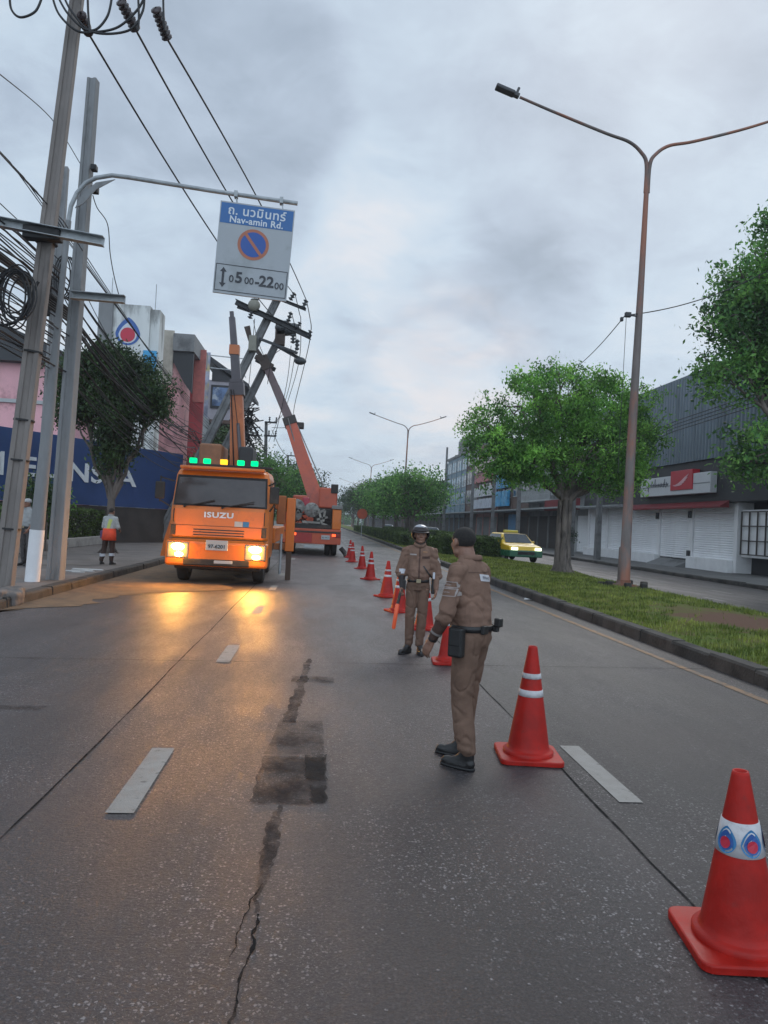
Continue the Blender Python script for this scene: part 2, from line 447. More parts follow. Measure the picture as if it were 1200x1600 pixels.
    g.set(bs.inputs['Roughness'], g.math('ADD', g.math('ADD', g.math('MULTIPLY', wet, 0.16), 0.30), g.mapr(grain, 0.35, 0.65, 0.0, 0.16)))
    bs.inputs['Specular IOR Level'].default_value = 0.5
    bn = g.n('ShaderNodeBump'); bn.inputs['Strength'].default_value = 0.9; bn.inputs['Distance'].default_value = 0.010
    hgt = g.math('ADD', g.math('ADD', g.math('MULTIPLY', fine, 0.7), g.math('MULTIPLY', grain, 0.9)), g.math('MULTIPLY', sk, 0.25))
    g.set(bn.inputs['Height'], hgt); g.set(bs.inputs['Normal'], bn.outputs[0])
    g.n('ShaderNodeOutputMaterial', i_0=bs); return m

M_road = road_material('wet_worn_concrete_road', (0.036, 0.0315, 0.0325), (0.063, 0.055, 0.0565))
M_road2 = road_material('side_road_surface', (0.055, 0.051, 0.051), (0.082, 0.077, 0.077), 0.3)
M_pave = mat('pavement_concrete', (0.15, 0.13, 0.12), 0.75, var=0.25, vscale=1.2, bump=0.4, bscale=30, second=(0.10, 0.085, 0.07), sscale=0.8, sthr=(0.5, 0.68))
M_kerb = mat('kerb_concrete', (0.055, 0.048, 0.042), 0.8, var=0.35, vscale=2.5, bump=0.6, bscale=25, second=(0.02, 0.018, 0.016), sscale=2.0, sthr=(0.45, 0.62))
M_white_mark = mat('road_paint_white', (0.25, 0.24, 0.225), 0.6, var=0.15, vscale=8, bump=0.3, bscale=120, second=(0.12, 0.11, 0.105), sscale=14, sthr=(0.56, 0.70))
M_yel_mark = mat('road_paint_yellow', (0.26, 0.135, 0.055), 0.6, var=0.25, vscale=5, bump=0.3, bscale=120, second=(0.12, 0.085, 0.06), sscale=6, sthr=(0.42, 0.62))
M_tar = mat('joint_tar', (0.014, 0.013, 0.013), 0.95, spec=0.12, var=0.3, vscale=10)
M_patch = mat('asphalt_patch', (0.017, 0.0135, 0.0150), 0.85, spec=0.25, var=0.45, vscale=3.5, bump=0.7, bscale=70, second=(0.052, 0.044, 0.043), sscale=3.2, sthr=(0.52, 0.66))
M_soil = mat('dry_soil', (0.10, 0.065, 0.045), 0.95, var=0.3, vscale=4, bump=0.8, bscale=30)
M_far = mat('far_ground', (0.07, 0.07, 0.06), 0.95, var=0.3, vscale=0.05)
M_sand = mat('loose_sand', (0.17, 0.11, 0.065), 0.9, var=0.25, vscale=3, bump=0.6, bscale=60, second=(0.11, 0.08, 0.055), sscale=1.6, sthr=(0.5, 0.65))

struct('ground', MB().quad((-900, -300, -0.03), (900, -300, -0.03), (900, 2600, -0.03), (-900, 2600, -0.03)), M_far, fix=False)
struct('road', MB().quad((-4.8, -12, 0), (5.0, -12, 0), (5.0, 700, 0), (-4.8, 700, 0)), M_road, fix=False)
struct('side_road', MB().quad((9.1, -12, 0), (15.0, -12, 0), (15.0, 700, 0), (9.1, 700, 0)), M_road2, fix=False)

def strip(pts, w, z=0.004, jit=0.0, seed=1, taper=False):
    """flat ribbon along pts"""
    rd = random.Random(seed); mb = MB(); vs = []
    for i, p in enumerate(pts):
        a = Vector(pts[max(0, i-1)][:2]); b = Vector(pts[min(len(pts)-1, i+1)][:2]); d = (b-a).normalized(); n = Vector((-d.y, d.x))
        ww = (w[i] if isinstance(w, (list, tuple)) else w)/2*(1+rd.uniform(-jit, jit))
        c = Vector(p[:2]); l = c+n*ww; r_ = c-n*ww
        vs += [(l.x, l.y, z), (r_.x, r_.y, z)]
    mb.add(vs, [(2*i, 2*i+1, 2*i+3, 2*i+2) for i in range(len(pts)-1)]); return mb

# slab joints (long ones, then cross joints)
rd = random.Random(4)
for X, nm in ((-1.45, 1), (1.73, 2)):
    struct('road_joint', strip([(X+0.006*math.sin(y*1.3)+rd.uniform(-.004, .004), y) for y in np.arange(-1, 130, 0.35)], 0.012, 0.004, 0.35, nm), M_tar, fix=False)
for Y in (8.25, 18.4, 28.6, 38.8, 49, 59):
    struct('road_joint', strip([(x, Y+(0.10*(x+1.3) if x < 6 else 0)*0.9*(1 if Y < 9 else 0.2)+rd.uniform(-.006, .006)) for x in np.arange(-4.75, 4.9, 0.3)], 0.010 if Y < 9 else .02, 0.006, 0.7, int(Y)), M_tar, fix=False)

# lane dashes
def dash(x0, y0, L=1.12, w=0.15, slant=0.0):
    return MB().quad((x0-w/2, y0, 0.005), (x0+w/2, y0, 0.005), (x0+w/2, y0+L, 0.005), (x0-w/2, y0+L, 0.005))
for k in range(26):
    y = 4.05+4.17*k
    tag(dash(-0.985, y, w=0.15).build('lane_dash', M_white_mark, fix=False), kind='structure')
    if k in (0,) or k > 1:
        tag(dash(1.965, y+0.28).build('lane_dash', M_white_mark, fix=False), kind='structure')
struct('edge_line', strip([(4.60, y) for y in np.arange(-2, 200, 0.8)], 0.10, 0.005, 0.12, 3), M_yel_mark, fix=False)
for k in range(22):
    y = 13+4.1*k
    tag(dash(12.5, y, 1.3, 0.15).build('lane_dash', M_white_mark, fix=False), kind='structure')
    tag(dash(10.75, y+1.5, 1.1, 0.12).build('lane_dash', M_white_mark, fix=False), kind='structure')

# crack running down the middle slab and the repair patches
def wander(p0, p1, n, amp, seed):
    rd = random.Random(seed); out = []; off = 0
    for i in range(n+1):
        t = i/n; off = off*0.7+rd.uniform(-amp, amp)
        out.append((p0[0]+(p1[0]-p0[0])*t+off, p0[1]+(p1[1]-p0[1])*t))
    return out
c1 = wander((-0.22, 1.2), (-0.185, 3.05), 60, 0.011, 3)
struct('road_crack', strip(c1, [random.Random(i).uniform(0.005, 0.016)+(0.022 if 22 < i < 27 else 0) for i in range(61)], 0.004, 0.5, 5), M_tar, fix=False)
c1b = wander((-0.245, 2.75), (-0.185, 3.30), 24, 0.008, 13)
struct('road_crack', strip(c1b, 0.006, 0.0045, 0.6, 7), M_tar, fix=False)
c2 = wander((-0.185, 3.05), (-0.15, 4.2), 40, 0.012, 6)
struct('crack_filler', strip(c2, [0.020+0.06*max(0, math.sin((i-5)/35*PI))+0.02*mn.noise(Vector((i*.5, 2, 7))) if i > 5 else 0.018 for i in range(41)], 0.0045, 0.15, 8), M_patch, fix=False)
c3 = wander((-0.16, 5.9), (-0.03, 8.6), 60, 0.012, 9)
struct('crack_filler', strip(c3, [max(0.03, 0.11+0.06*mn.noise(Vector((i*.16, 3, 1)))+.03*mn.noise(Vector((i*.7, 1, 1)))-0.0008*i) for i in range(61)], 0.005, 0.10, 10), M_patch, fix=False)
def worn(m, thr=(0.50, 0.62), scale=6.0):
    """thin, worn-through filler: the road shows where it has gone"""
    nt = m.node_tree; g = NG(nt); out = [n for n in nt.nodes if n.type == 'OUTPUT_MATERIAL'][0]; bs = out.inputs[0].links[0].from_node
    tc = g.n('ShaderNodeTexCoord'); n = g.noise(g.scalev(tc.outputs['Object'], (1, .8, 1)), scale, 7, 0.7)
    mx = g.n('ShaderNodeMixShader'); g.set(mx.inputs[0], g.mapr(n, thr[0], thr[1], 0.0, 0.85)); tr = g.n('ShaderNodeBsdfTransparent')
    nt.links.new(bs.outputs[0], mx.inputs[1]); nt.links.new(tr.outputs[0], mx.inputs[2]); nt.links.new(mx.outputs[0], out.inputs[0])
worn(M_patch, (0.16, 0.70), 5.0); worn(M_tar, (0.40, 0.75), 7.0)
def patch(pts, z=0.006, m=None, seed=0, nm='road_patch'):
    rd = random.Random(seed); out = []
    for i, a in enumerate(pts):
        b = pts[(i+1) % len(pts)]
        for k in range(8):
            t = k/8; out.append((a[0]+(b[0]-a[0])*t+rd.uniform(-.012, .012), a[1]+(b[1]-a[1])*t+rd.uniform(-.018, .018), z))
    return struct(nm, MB().add(out, [tuple(range(len(out)))]), m or M_patch, fix=False)
patch([(-0.31, 4.22), (0.12, 4.22), (0.12, 5.05), (-0.30, 5.05)], 0.0065, seed=1)
M_patch2 = mat('asphalt_patch_darker', (0.010, 0.010, 0.011), 0.8, spec=0.25, var=0.4, vscale=5, bump=0.6, bscale=70)
patch([(-0.01, 4.62), (0.125, 4.6), (0.13, 5.1), (-0.02, 5.08)], 0.0085, M_patch2, 2)
patch([(0.03, 4.24), (0.12, 4.24), (0.12, 4.5), (0.03, 4.5)], 0.0085, M_patch2, 5)
M_patch3 = mat('asphalt_patch_worn', (0.026, 0.0205, 0.022), 0.8, spec=0.3, var=0.4, vscale=4, bump=0.6, bscale=70, second=(0.020, 0.017, 0.017), sscale=4)
worn(M_patch3, (0.12, 0.60), 4.5); worn(M_patch2, (0.30, 0.75), 6.0)
patch([(-0.30, 5.08), (0.11, 5.12), (0.10, 5.95), (-0.24, 5.95)], 0.0062, M_patch3, 3)
patch([(-0.20, 7.35), (0.22, 7.35), (0.22, 7.62), (-0.20, 7.62)], 0.0072, M_patch3, 4)
patch([(-2.75, 6.05), (-2.15, 6.05), (-2.12, 6.17), (-2.8, 6.16)], 0.006, M_patch3, 6)
patch([(-3.6, 5.9), (-2.95, 5.95), (-3.0, 6.08), (-3.5, 6.06)], 0.006, M_patch3, 7)
# loose sand spread on the road beside the kerb
rd = random.Random(11); out = []
for y in np.arange(11.2, 26, 0.25): out.append((-4.78, y, 0.007))
for y in np.arange(26, 11.2, -0.25):
    t = (y-11.2)/14.8
    out.append((-4.72+min(1.0, t*3.2)*1.9+(0.9 if y > 15 else 0)*min(1, (y-15)/1.5 if y > 15 else 0)+rd.uniform(-.16, .16)+0.22*math.sin(y*2.1), y, 0.007))
struct('sand_spill', MB().add(out, [tuple(range(len(out)))]), M_sand, fix=False)

# kerbs and pavements
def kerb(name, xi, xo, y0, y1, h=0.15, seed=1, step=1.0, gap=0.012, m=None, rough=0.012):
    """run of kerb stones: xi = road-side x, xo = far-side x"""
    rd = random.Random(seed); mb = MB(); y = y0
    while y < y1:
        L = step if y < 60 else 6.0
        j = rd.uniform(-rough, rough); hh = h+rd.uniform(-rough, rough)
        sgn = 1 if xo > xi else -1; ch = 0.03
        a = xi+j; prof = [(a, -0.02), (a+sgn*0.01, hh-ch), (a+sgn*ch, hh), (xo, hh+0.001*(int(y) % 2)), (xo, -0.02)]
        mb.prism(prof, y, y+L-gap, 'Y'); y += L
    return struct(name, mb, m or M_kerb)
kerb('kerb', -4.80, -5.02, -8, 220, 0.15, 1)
struct('pavement', MB().box(-9.0, -5.03, -8, 400, -0.02, 0.145), M_pave)
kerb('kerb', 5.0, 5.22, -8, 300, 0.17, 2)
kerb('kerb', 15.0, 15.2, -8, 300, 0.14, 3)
struct('pavement', MB().box(15.21, 19.6, -8, 400, -0.02, 0.135), mat('far_pavement', (0.13, 0.125, 0.12), 0.8, var=0.25, vscale=1.0, bump=0.3))
# median: soil bed with grass
def med_edge(y): return 9.45 if y < 24 else 9.45+(y-24)*0.14 if y < 30 else 10.3 if y < 32 else max(9.3, 10.3-(y-32)*.5)
mb = MB(); ys = list(np.arange(-8, 60, 1.0))+[60, 120, 300]
vs = []
for y in ys: vs += [(5.23, y, 0.15), (7.3, y, 0.21), (med_edge(y)-0.12, y, 0.13)]
mb.add(vs, [f for i in range(len(ys)-1) for f in ((3*i, 3*i+1, 3*i+4, 3*i+3), (3*i+1, 3*i+2, 3*i+5, 3*i+4))])
mg = bpy.data.materials.new('median_turf'); mg.use_nodes = True
nt_ = mg.node_tree; nt_.nodes.clear(); g = NG(nt_); tc_ = g.n('ShaderNodeTexCoord'); P = tc_.outputs['Object']
sp = g.n('ShaderNodeSeparateXYZ', i_0=P)
nz = g.noise(P, 0.9, 5, 0.6); nf = g.noise(P, 25, 4, 0.7)
gc = g.mix(g.mapr(nf, 0.3, 0.7), (0.065, 0.10, 0.016), (0.15, 0.20, 0.04)); gc = g.mix(g.mapr(g.noise(P, 2.2, 5, .7), .45, .65), gc, (0.15, 0.125, 0.05))
bare = g.mapr(nz, 0.50, 0.66)
dv = g.vmath('LENGTH', g.vmath('MULTIPLY', g.vmath('SUBTRACT', P, (7.7, 12.6, 0.2)), (0.55, 0.27, 0)))
bare = g.math('MAXIMUM', g.math('MULTIPLY', bare, 0.6), g.mapr(g.math('ADD', g.math('ADD', dv, g.math('MULTIPLY', g.math('SUBTRACT', nz, .5), 2.2)), g.math('MULTIPLY', g.math('SUBTRACT', g.noise(P, 4.5, 5, .7), .5), .7)), 0.80, 0.40))
gc = g.mix(bare, gc, (0.15, 0.085, 0.058))
bs = g.n('ShaderNodeBsdfPrincipled'); g.set(bs.inputs['Base Color'], gc); bs.inputs['Roughness'].default_value = 0.95
bs.inputs['Specular IOR Level'].default_value = 0.2
bn = g.n('ShaderNodeBump'); bn.inputs['Strength'].default_value = 0.8; bn.inputs['Distance'].default_value = 0.04; g.set(bn.inputs['Height'], nf); g.set(bs.inputs['Normal'], bn.outputs[0])
g.n('ShaderNodeOutputMaterial', i_0=bs)
struct('median', mb, mg)
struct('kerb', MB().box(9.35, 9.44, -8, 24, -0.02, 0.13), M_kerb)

# grass blades (uncountable)
M_grass = leafmat('grass_blades', (0.13, 0.20, 0.030), 0.60, 0.3, (0.27, 0.32, 0.07), 2.2, 0.4)
def grass(n, seed):
    r = np.random.RandomState(seed)
    y = 6+54*r.rand(n)**1.9; x = 5.25+r.rand(n)*(np.array([med_edge(t) for t in y])-5.4)
    bare = ((x-7.7)*0.55)**2+((y-12.6)*0.27)**2
    keep = (bare > 0.34+0.20*np.sin(x*5+y*3)+.16*np.sin(x*11-y*6)+r.rand(n)*0.30)
    clump = np.sin(x*2.3+np.sin(y*1.1)*2)+np.sin(y*1.7+x)
    keep &= (clump+r.rand(n)*3 > 0.1)
    x, y = x[keep], y[keep]; n = len(x)
    z = np.where(x < 7.3, 0.15+(x-5.23)/2.07*0.06, 0.21-(x-7.3)/2.2*0.08)
    h = 0.03+0.055*r.rand(n); w = 0.004+0.004*r.rand(n)+y*0.0004; a = r.rand(n)*2*PI; lean = (r.rand(n)-.5)*1.2
    dx, dy = np.cos(a)*w, np.sin(a)*w; tx, ty = -np.sin(a)*lean*h, np.cos(a)*lean*h
    V = np.empty((n*3, 3)); V[0::3] = np.c_[x-dx, y-dy, z-0.01]; V[1::3] = np.c_[x+dx, y+dy, z-0.01]; V[2::3] = np.c_[x+tx, y+ty, z+h]
    return V, n
def np_mesh(name, V, nf, k, m, tone=False):
    me = bpy.data.meshes.new(name); me.vertices.add(len(V)); me.vertices.foreach_set('co', V.astype(np.float32).ravel())
    me.loops.add(nf*k); me.loops.foreach_set('vertex_index', np.arange(nf*k, dtype=np.int32))
    me.polygons.add(nf); me.polygons.foreach_set('loop_start', np.arange(0, nf*k, k, dtype=np.int32))
    me.polygons.foreach_set('loop_total', np.full(nf, k, dtype=np.int32))
    me.materials.append(m); me.update(calc_edges=True); me.validate()
    if tone: at_ = me.attributes.new('tone', 'FLOAT', 'FACE'); at_.data.foreach_set('value', np.full(len(me.polygons), .4, dtype=np.float32))
    return me
V, n = grass(90000, 5)
o = bpy.data.objects.new('grass', np_mesh('grass', V, n, 3, M_grass, True)); COL.objects.link(o)
tag(o, 'short green grass growing on the road median', 'grass', kind='stuff')

# ---------------------------------------------------------------- foliage
def leaf_verts(C, r, size, squash=1.0, droop=0.0):
    """C: (n,3) leaf centres -> quads (rhombus)"""
    n = len(C); a = r.normal(size=(n, 3)); a[:, 2] -= droop; a /= np.linalg.norm(a, axis=1)[:, None]
    b = r.normal(size=(n, 3)); b -= a*(a*b).sum(1)[:, None]; b /= np.linalg.norm(b, axis=1)[:, None]
    s = size*(0.6+0.8*r.rand(n))[:, None]
    V = np.empty((n*4, 3)); V[0::4] = C-a*s; V[1::4] = C+b*s*0.45*squash; V[2::4] = C+a*s; V[3::4] = C-b*s*0.45*squash
    return V
def crown_mesh(name, blobs, nclump, per, cr, leaf, m, seed, droop=0.3, shell=0.55, flat=0.7):
    """blobs: (cx,cy,cz,rx,ry,rz) ellipsoids; leaves come in clumps near each ellipsoid's skin"""
    tones = []
    r = np.random.RandomState(seed); vol = np.array([b[3]*b[4]*b[5] for b in blobs])**0.67; vol = vol/vol.sum()
    out = []
    for b, w in zip(blobs, vol):
        k = max(1, int(nclump*w)); d = r.normal(size=(k, 3)); d /= np.linalg.norm(d, axis=1)[:, None]
        rad = (shell+(1-shell)*r.rand(k)**0.6)*(1+0.16*r.normal(size=k))
        c = np.array(b[:3])+d*rad[:, None]*np.array(b[3:6])
        cnt = per*(0.4+1.2*r.rand(k))
        for cc, q in zip(c, cnt.astype(int)):
            p = r.normal(size=(q, 3))*cr*np.array((1, 1, flat))
            p[:, 2] -= (p[:, 0]**2+p[:, 1]**2)*0.5/cr*droop*0.6
            out.append(cc+p); tones.append(np.full(q, np.clip(r.normal()*.30+.5, 0, 1)))
    C = np.concatenate(out); V = leaf_verts(C, r, leaf, droop=droop)
    me = np_mesh(name, V, len(C), 4, m); at_ = me.attributes.new('tone', 'FLOAT', 'FACE'); at_.data.foreach_set('value', np.concatenate(tones).astype(np.float32)); return me
M_bark = mat('bark_grey_brown', (0.14, 0.115, 0.10), 0.9, var=0.4, vscale=4, bump=1.0, bscale=18, stretch=(1, 1, 0.25), second=(0.055, 0.046, 0.04), sscale=5)
M_leaf_fresh = leafmat('leaves_fresh_green', (0.10, 0.26, 0.062), 0.5, 0.55, (0.26, 0.56, 0.12), 0.8)
M_leaf_mid = leafmat('leaves_mid_green', (0.075, 0.20, 0.062), 0.5, 0.5, (0.17, 0.38, 0.10), 0.6)
M_leaf_dark = leafmat('leaves_dark_green', (0.038, 0.075, 0.032), 0.55, 0.3, (0.065, 0.125, 0.045), 0.9)
M_leaf_hedge = leafmat('leaves_hedge', (0.050, 0.095, 0.022), 0.6, 0.25, (0.10, 0.17, 0.040), 1.5)

def limb(mb, p0, p1, r0, r1, seed, n=7, amp=0.08):
    rd = random.Random(seed); p0 = Vector(p0); p1 = Vector(p1); L = (p1-p0).length; pts = []; rs = []
    for i in range(n+1):
        t = i/n; j = Vector((rd.uniform(-1, 1), rd.uniform(-1, 1), rd.uniform(-.4, .4)))*amp*L*math.sin(PI*t)*0.6
        pts.append(p0.lerp(p1, t)+j); rs.append(r0+(r1-r0)*t**0.8)
    mb.tube(pts, rs, 8, caps=False); return pts
def tree(label, loc, h, trunk_r, fork, blobs, m, seed, nclump=500, per=26, cr=0.38, leaf=0.085, group=None, name='tree', multi=1, lean=(0, 0), droop=0.3, rooty=True):
    t = thing(name, label, 'tree', loc, 0, group); rd = random.Random(seed); mb = MB()
    top = Vector((lean[0], lean[1], fork))
    for k in range(multi):
        a = 2*PI*k/multi+seed; off = Vector((math.cos(a), math.sin(a), 0))*(trunk_r*0.75 if multi > 1 else 0)
        pts = [off*1.25+Vector((0, 0, -0.1)), off+Vector((0, 0, 0.25)), off*0.8+top*0.45+Vector((rd.uniform(-.08, .08), rd.uniform(-.08, .08), 0)), off+top]
        rr = trunk_r/(multi**0.4)
        mb.tube(pts, [rr*1.5, rr*1.08, rr*0.9, rr*0.72], 10, caps=False)
        if rooty:
            for q in range(4):
                b_ = a+q*1.6; e_ = Vector((math.cos(b_), math.sin(b_), 0))
                mb.tube([off+e_*rr*0.5+Vector((0, 0, .5)), off+e_*rr*1.3+Vector((0, 0, .12)), off+e_*rr*2.4+Vector((0, 0, -.05))], [rr*.3, rr*.34, rr*.12], 6, caps=False)
    for i, b in enumerate(blobs):
        s0 = top+Vector((rd.uniform(-1, 1), rd.uniform(-1, 1), 0))*trunk_r*0.5
        e_ = Vector(b[:3])+Vector((rd.uniform(-.3, .3)*b[3], rd.uniform(-.3, .3)*b[4], b[5]*0.2))
        pts = limb(mb, s0, e_, trunk_r*0.5, 0.035, seed*31+i)
        for q in range(5):
            aa = rd.uniform(0, 2*PI); st = pts[rd.randint(3, len(pts)-1)]
            e2 = Vector(b[:3])+Vector((math.cos(aa)*b[3]*.8, math.sin(aa)*b[4]*.8, rd.uniform(-.4, .9)*b[5]))
            limb(mb, st, e2, 0.05, 0.012, seed*77+i*9+q, 5)
    mb.build('trunk', M_bark, t)
    c = bpy.data.objects.new('crown', crown_mesh('crown', blobs, nclump, per, cr, leaf, m, seed, droop)); COL.objects.link(c); c.parent = t
    return t

# big tree on the median
tb = atZ(878, 894, 0.17)
S = tb.y/30.0
tree('broad spreading green tree with a fluted trunk on the median beside the lamp', tuple(tb), 9.0, 0.30, 3.0, [
    (-2.9, -.3, 5.0, 1.9, 2.0, 1.4), (-1.7, .5, 6.6, 1.9, 2.0, 1.5), (-0.2, -.6, 7.2, 1.9, 2.0, 1.5), (1.6, .2, 7.0, 1.7, 1.9, 1.4),
    (2.9, .3, 6.0, 1.2, 1.7, 1.4), (0.6, -1.3, 5.0, 1.8, 1.6, 1.3), (-1.4, -1.2, 4.7, 1.8, 1.6, 1.2), (2.3, .8, 4.6, 1.4, 1.5, 1.1), (0, 1.2, 6, 2.2, 1.8, 1.6),
    (-3.7, .3, 5.9, 1.2, 1.3, .9), (-1.9, 0, 7.9, 1.0, 1.0, .6), (-.6, 0, 8.3, .9, .9, .45), (1.3, 0, 8.0, 1.0, .9, .5), (3.6, .2, 6.0, 1.1, 1.2, 1.1), (3.1, .2, 7.4, 1.0, 1.1, .8),
    (-2.4, -.8, 4.1, 1.1, 1.1, .7), (1.6, -.8, 4.0, 1.2, 1.1, .7), (3.0, .2, 4.5, 1.1, 1.1, .8), (-3.1, 0, 5.0, 1.0, 1.0, .8)],
    M_leaf_fresh, 12, 1150, 50, 0.21, 0.072, multi=5).scale = (.80, .80, .86)
# right-hand tree leaning in over the far pavement
tree('tall dark green tree leaning in from the right edge in front of the ribbed wall', (15.0, 22.0, 0.13), 12, 0.35, 4.0, [
    (1.4, 0, 13.8, 1.6, 1.5, 1.3), (1.6, 0, 5.2, 1.6, 1.5, 1.3), (1.0, 0, 12.6, 1.5, 1.5, 1.2), (-0.2, 0, 11.9, .9, 1, .8), (2.2, 0, 11.4, 1.5, 1.5, 1.5), (-1.6, 0, 7.4, 1.0, 1.1, .7),
    (-2.3, 0, 6.6, 1.2, 1.2, .8), (-1.2, .3, 8.6, 1.5, 1.5, 1.5), (-2.0, 0, 9.4, .9, 1, .7),
    (-1.4, 0, 9.2, 1.3, 1.6, 1.9), (0.3, 0, 10.8, 1.8, 1.8, 1.8), (-0.6, -.2, 7.4, 1.6, 1.6, 1.2), (-2.4, 0, 8.3, 0.9, 1.2, .8), (1.6, 0, 8.8, 2.0, 2, 2.2), (0.9, 0, 6.0, 1.5, 1.5, 1.1),
    (-0.9, 0, 4.7, 1.4, 1.2, .8), (-1.6, 0, 3.9, .9, .9, .5), (0.3, 0.2, 3.9, 1.3, 1.2, .5), (-0.8, 0, 11.6, .8, .9, .8), (-1.9, 0, 10.3, .5, .6, .35)],
    M_leaf_mid, 21, 1500, 38, 0.27, 0.08, lean=(-0.3, 0))
# tree on the left pavement in front of the blue hoarding
tl = atY(170, 850, 25.5); tl.z = 0.14
tree('dark leafy tree on the left pavement in front of the blue hoarding', tuple(tl), 8, 0.20, 2.2, [
    (-1.2, 0, 6.9, 1.3, 1.2, 1.1), (0.6, 0, 7.0, 1.2, 1.2, .9), (-0.2, 0, 7.7, 1.1, 1.0, .7), (0.1, -.2, 5.8, 1.2, 1.1, 1.0), (1.4, 0, 6.5, .8, .8, .5), (1.5, 0, 5.9, .5, .6, .35),
    (-1.5, 0, 5.7, .9, .9, .7), (0.0, 0, 4.6, .75, .8, .8), (-0.1, 0, 3.7, .45, .5, .5), (-2.0, .1, 6.6, .7, .8, .6)],
    M_leaf_dark, 33, 1250, 32, 0.24, 0.075).scale = (.80, .85, .84)
# median trees far down the road
far_lab = ['rounded green tree on the median nearest behind the helmeted officer', 'green median tree second along the far row', 'third green tree of the far median row',
           'fourth tree of the far median row', 'fifth tree of the far median row', 'sixth tree of the far median row', 'dark tree near the end of the far median row', 'last dark tree of the far median row']
fy = [58, 67, 77, 90, 104, 122, 145, 175]
for i, y in enumerate(fy):
    rd = random.Random(50+i); sc = 1.0+0.05*i
    bl = []
    for k in range(6):
        a = k*PI/3+i; rr = 1.7*sc
        bl.append((math.cos(a)*rr, math.sin(a)*rr, (3.8+rd.uniform(-.5, .9))*sc, 1.7*sc, 1.7*sc, 1.4*sc))
    bl.append((0, 0, 4.9*sc, 1.7, 1.7, 1.2))
    tree(far_lab[i], (7.5+rd.uniform(-.3, .5), y, 0.15), 6.5, 0.22, 2.0, bl, M_leaf_mid if i < 4 else M_leaf_dark, 60+i, 330-25*i, 24, 0.42, 0.12+0.01*i, group='trees along the far median', rooty=False)
# trees beyond the trucks on the left
for i, (px, py, Y, s_, lab) in enumerate(((425, 830, 62, 1.0, 'bright green tree behind the crane truck cab on the left pavement'), (455, 828, 72, 1.0, 'green tree between the two crane trucks'),
                                   (350, 830, 66, 1.25, 'tree behind the upright crane boom'), (470, 826, 100, 1.2, 'distant dark tree beyond the red crane truck on the left'))):
    p = atY(px, py, Y); rd = random.Random(80+i); bl = []
    for k in range(5):
        a = k*1.256+i; bl.append((math.cos(a)*1.6*s_, math.sin(a)*1.5*s_, (4.4+rd.uniform(-.6, .9))*s_, 1.6*s_, 1.5*s_, 1.5*s_))
    bl.append((0, 0, 6.0*s_, 1.3, 1.3, 1.1)); bl.append((0, 0, 2.8*s_, 1.5, 1.4, 1.3))
    tree(lab, (p.x, Y, 0.1), 7, 0.2, 2.0, bl, M_leaf_mid if i == 0 else M_leaf_dark, 90+i, 320, 24, 0.4, 0.12, rooty=False)
for i in range(5):   # far closing greenery
    pass
rd = random.Random(5); bl = []
for k in range(26): bl.append((rd.uniform(-26, 30), rd.uniform(-8, 8), rd.uniform(1.5, 5), 3.5, 3, 3.2))
c = bpy.data.objects.new('distant_trees', crown_mesh('distant_trees', bl, 1300, 22, 0.9, 0.30, M_leaf_mid, 4)); COL.objects.link(c); c.location = (2, 330, 0)
tag(c, 'far-off mass of trees closing the end of the road', 'trees', kind='stuff')

# ---------------------------------------------------------------- hedges on the median
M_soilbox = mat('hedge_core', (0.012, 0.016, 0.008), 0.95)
def hedge(label, x0, x1, y0, y1, h, seed):
    t = thing('hedge', label, 'hedge', ((x0+x1)/2, (y0+y1)/2, 0.15), 0, 'clipped hedges on the median')
    a, b = (x1-x0)/2, (y1-y0)/2
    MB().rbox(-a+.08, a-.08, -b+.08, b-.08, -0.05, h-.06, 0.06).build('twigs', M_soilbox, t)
    r = np.random.RandomState(seed); d = 950
    P = []
    areas = [(2*a*2*b, 't'), (2*a*h, 'f'), (2*a*h, 'k'), (2*b*h, 'l'), (2*b*h, 'r')]
    for ar, s_ in areas:
        n = int(min(6000, ar*d)); u = r.rand(n)*2-1; w = r.rand(n)
        if s_ == 't': P.append(np.c_[u*a, (w*2-1)*b, np.full(n, h)])
        if s_ == 'f': P.append(np.c_[u*a, np.full(n, -b), w*h])
        if s_ == 'k': P.append(np.c_[u*a, np.full(n, b), w*h])
        if s_ == 'l': P.append(np.c_[np.full(n, -a), u*b, w*h])
        if s_ == 'r': P.append(np.c_[np.full(n, a), u*b, w*h])
    P = np.concatenate(P)+r.normal(size=(sum(len(p) for p in P), 3))*0.035
    P[:, 2] += 0.05*np.sin(P[:, 0]*3+seed)*np.cos(P[:, 1]*1.5)
    o = bpy.data.objects.new('foliage', np_mesh('foliage', leaf_verts(P, r, 0.055), len(P), 4, M_leaf_hedge, True)); COL.objects.link(o); o.parent = t
    return t
hl = ['clipped hedge block on the median just left of the yellow taxi', 'clipped hedge beside the kerb just right of the helmeted officer', 'hedge block crossing the median behind the helmeted officer', 
      'kerbside hedge left of the helmeted officer', 'next kerbside hedge along the median', 'hedge row behind the kerbside hedge', 'fifth hedge block down the median', 'sixth hedge block down the median', 'seventh hedge block down the median', 'farthest hedge block down the median']
hs = [(6.3, 9.4, 36.5, 38.6, .95), (5.6, 7.2, 43.5, 45.2, .75), (7.6, 9.6, 44, 47, .95), (5.5, 6.9, 48.5, 53, .8), (5.6, 7.0, 55, 61, .8), (7.8, 9.6, 51, 60, 1.0), (5.6, 7, 63, 72, .8), (5.6, 7, 75, 90, .8), (7.8, 9.6, 64, 90, 1.0), (5.6, 7, 94, 120, .8)]
for i, (a, b, c_, d, h) in enumerate(hs): hedge(hl[i], a, b, c_, d, h, 100+i)
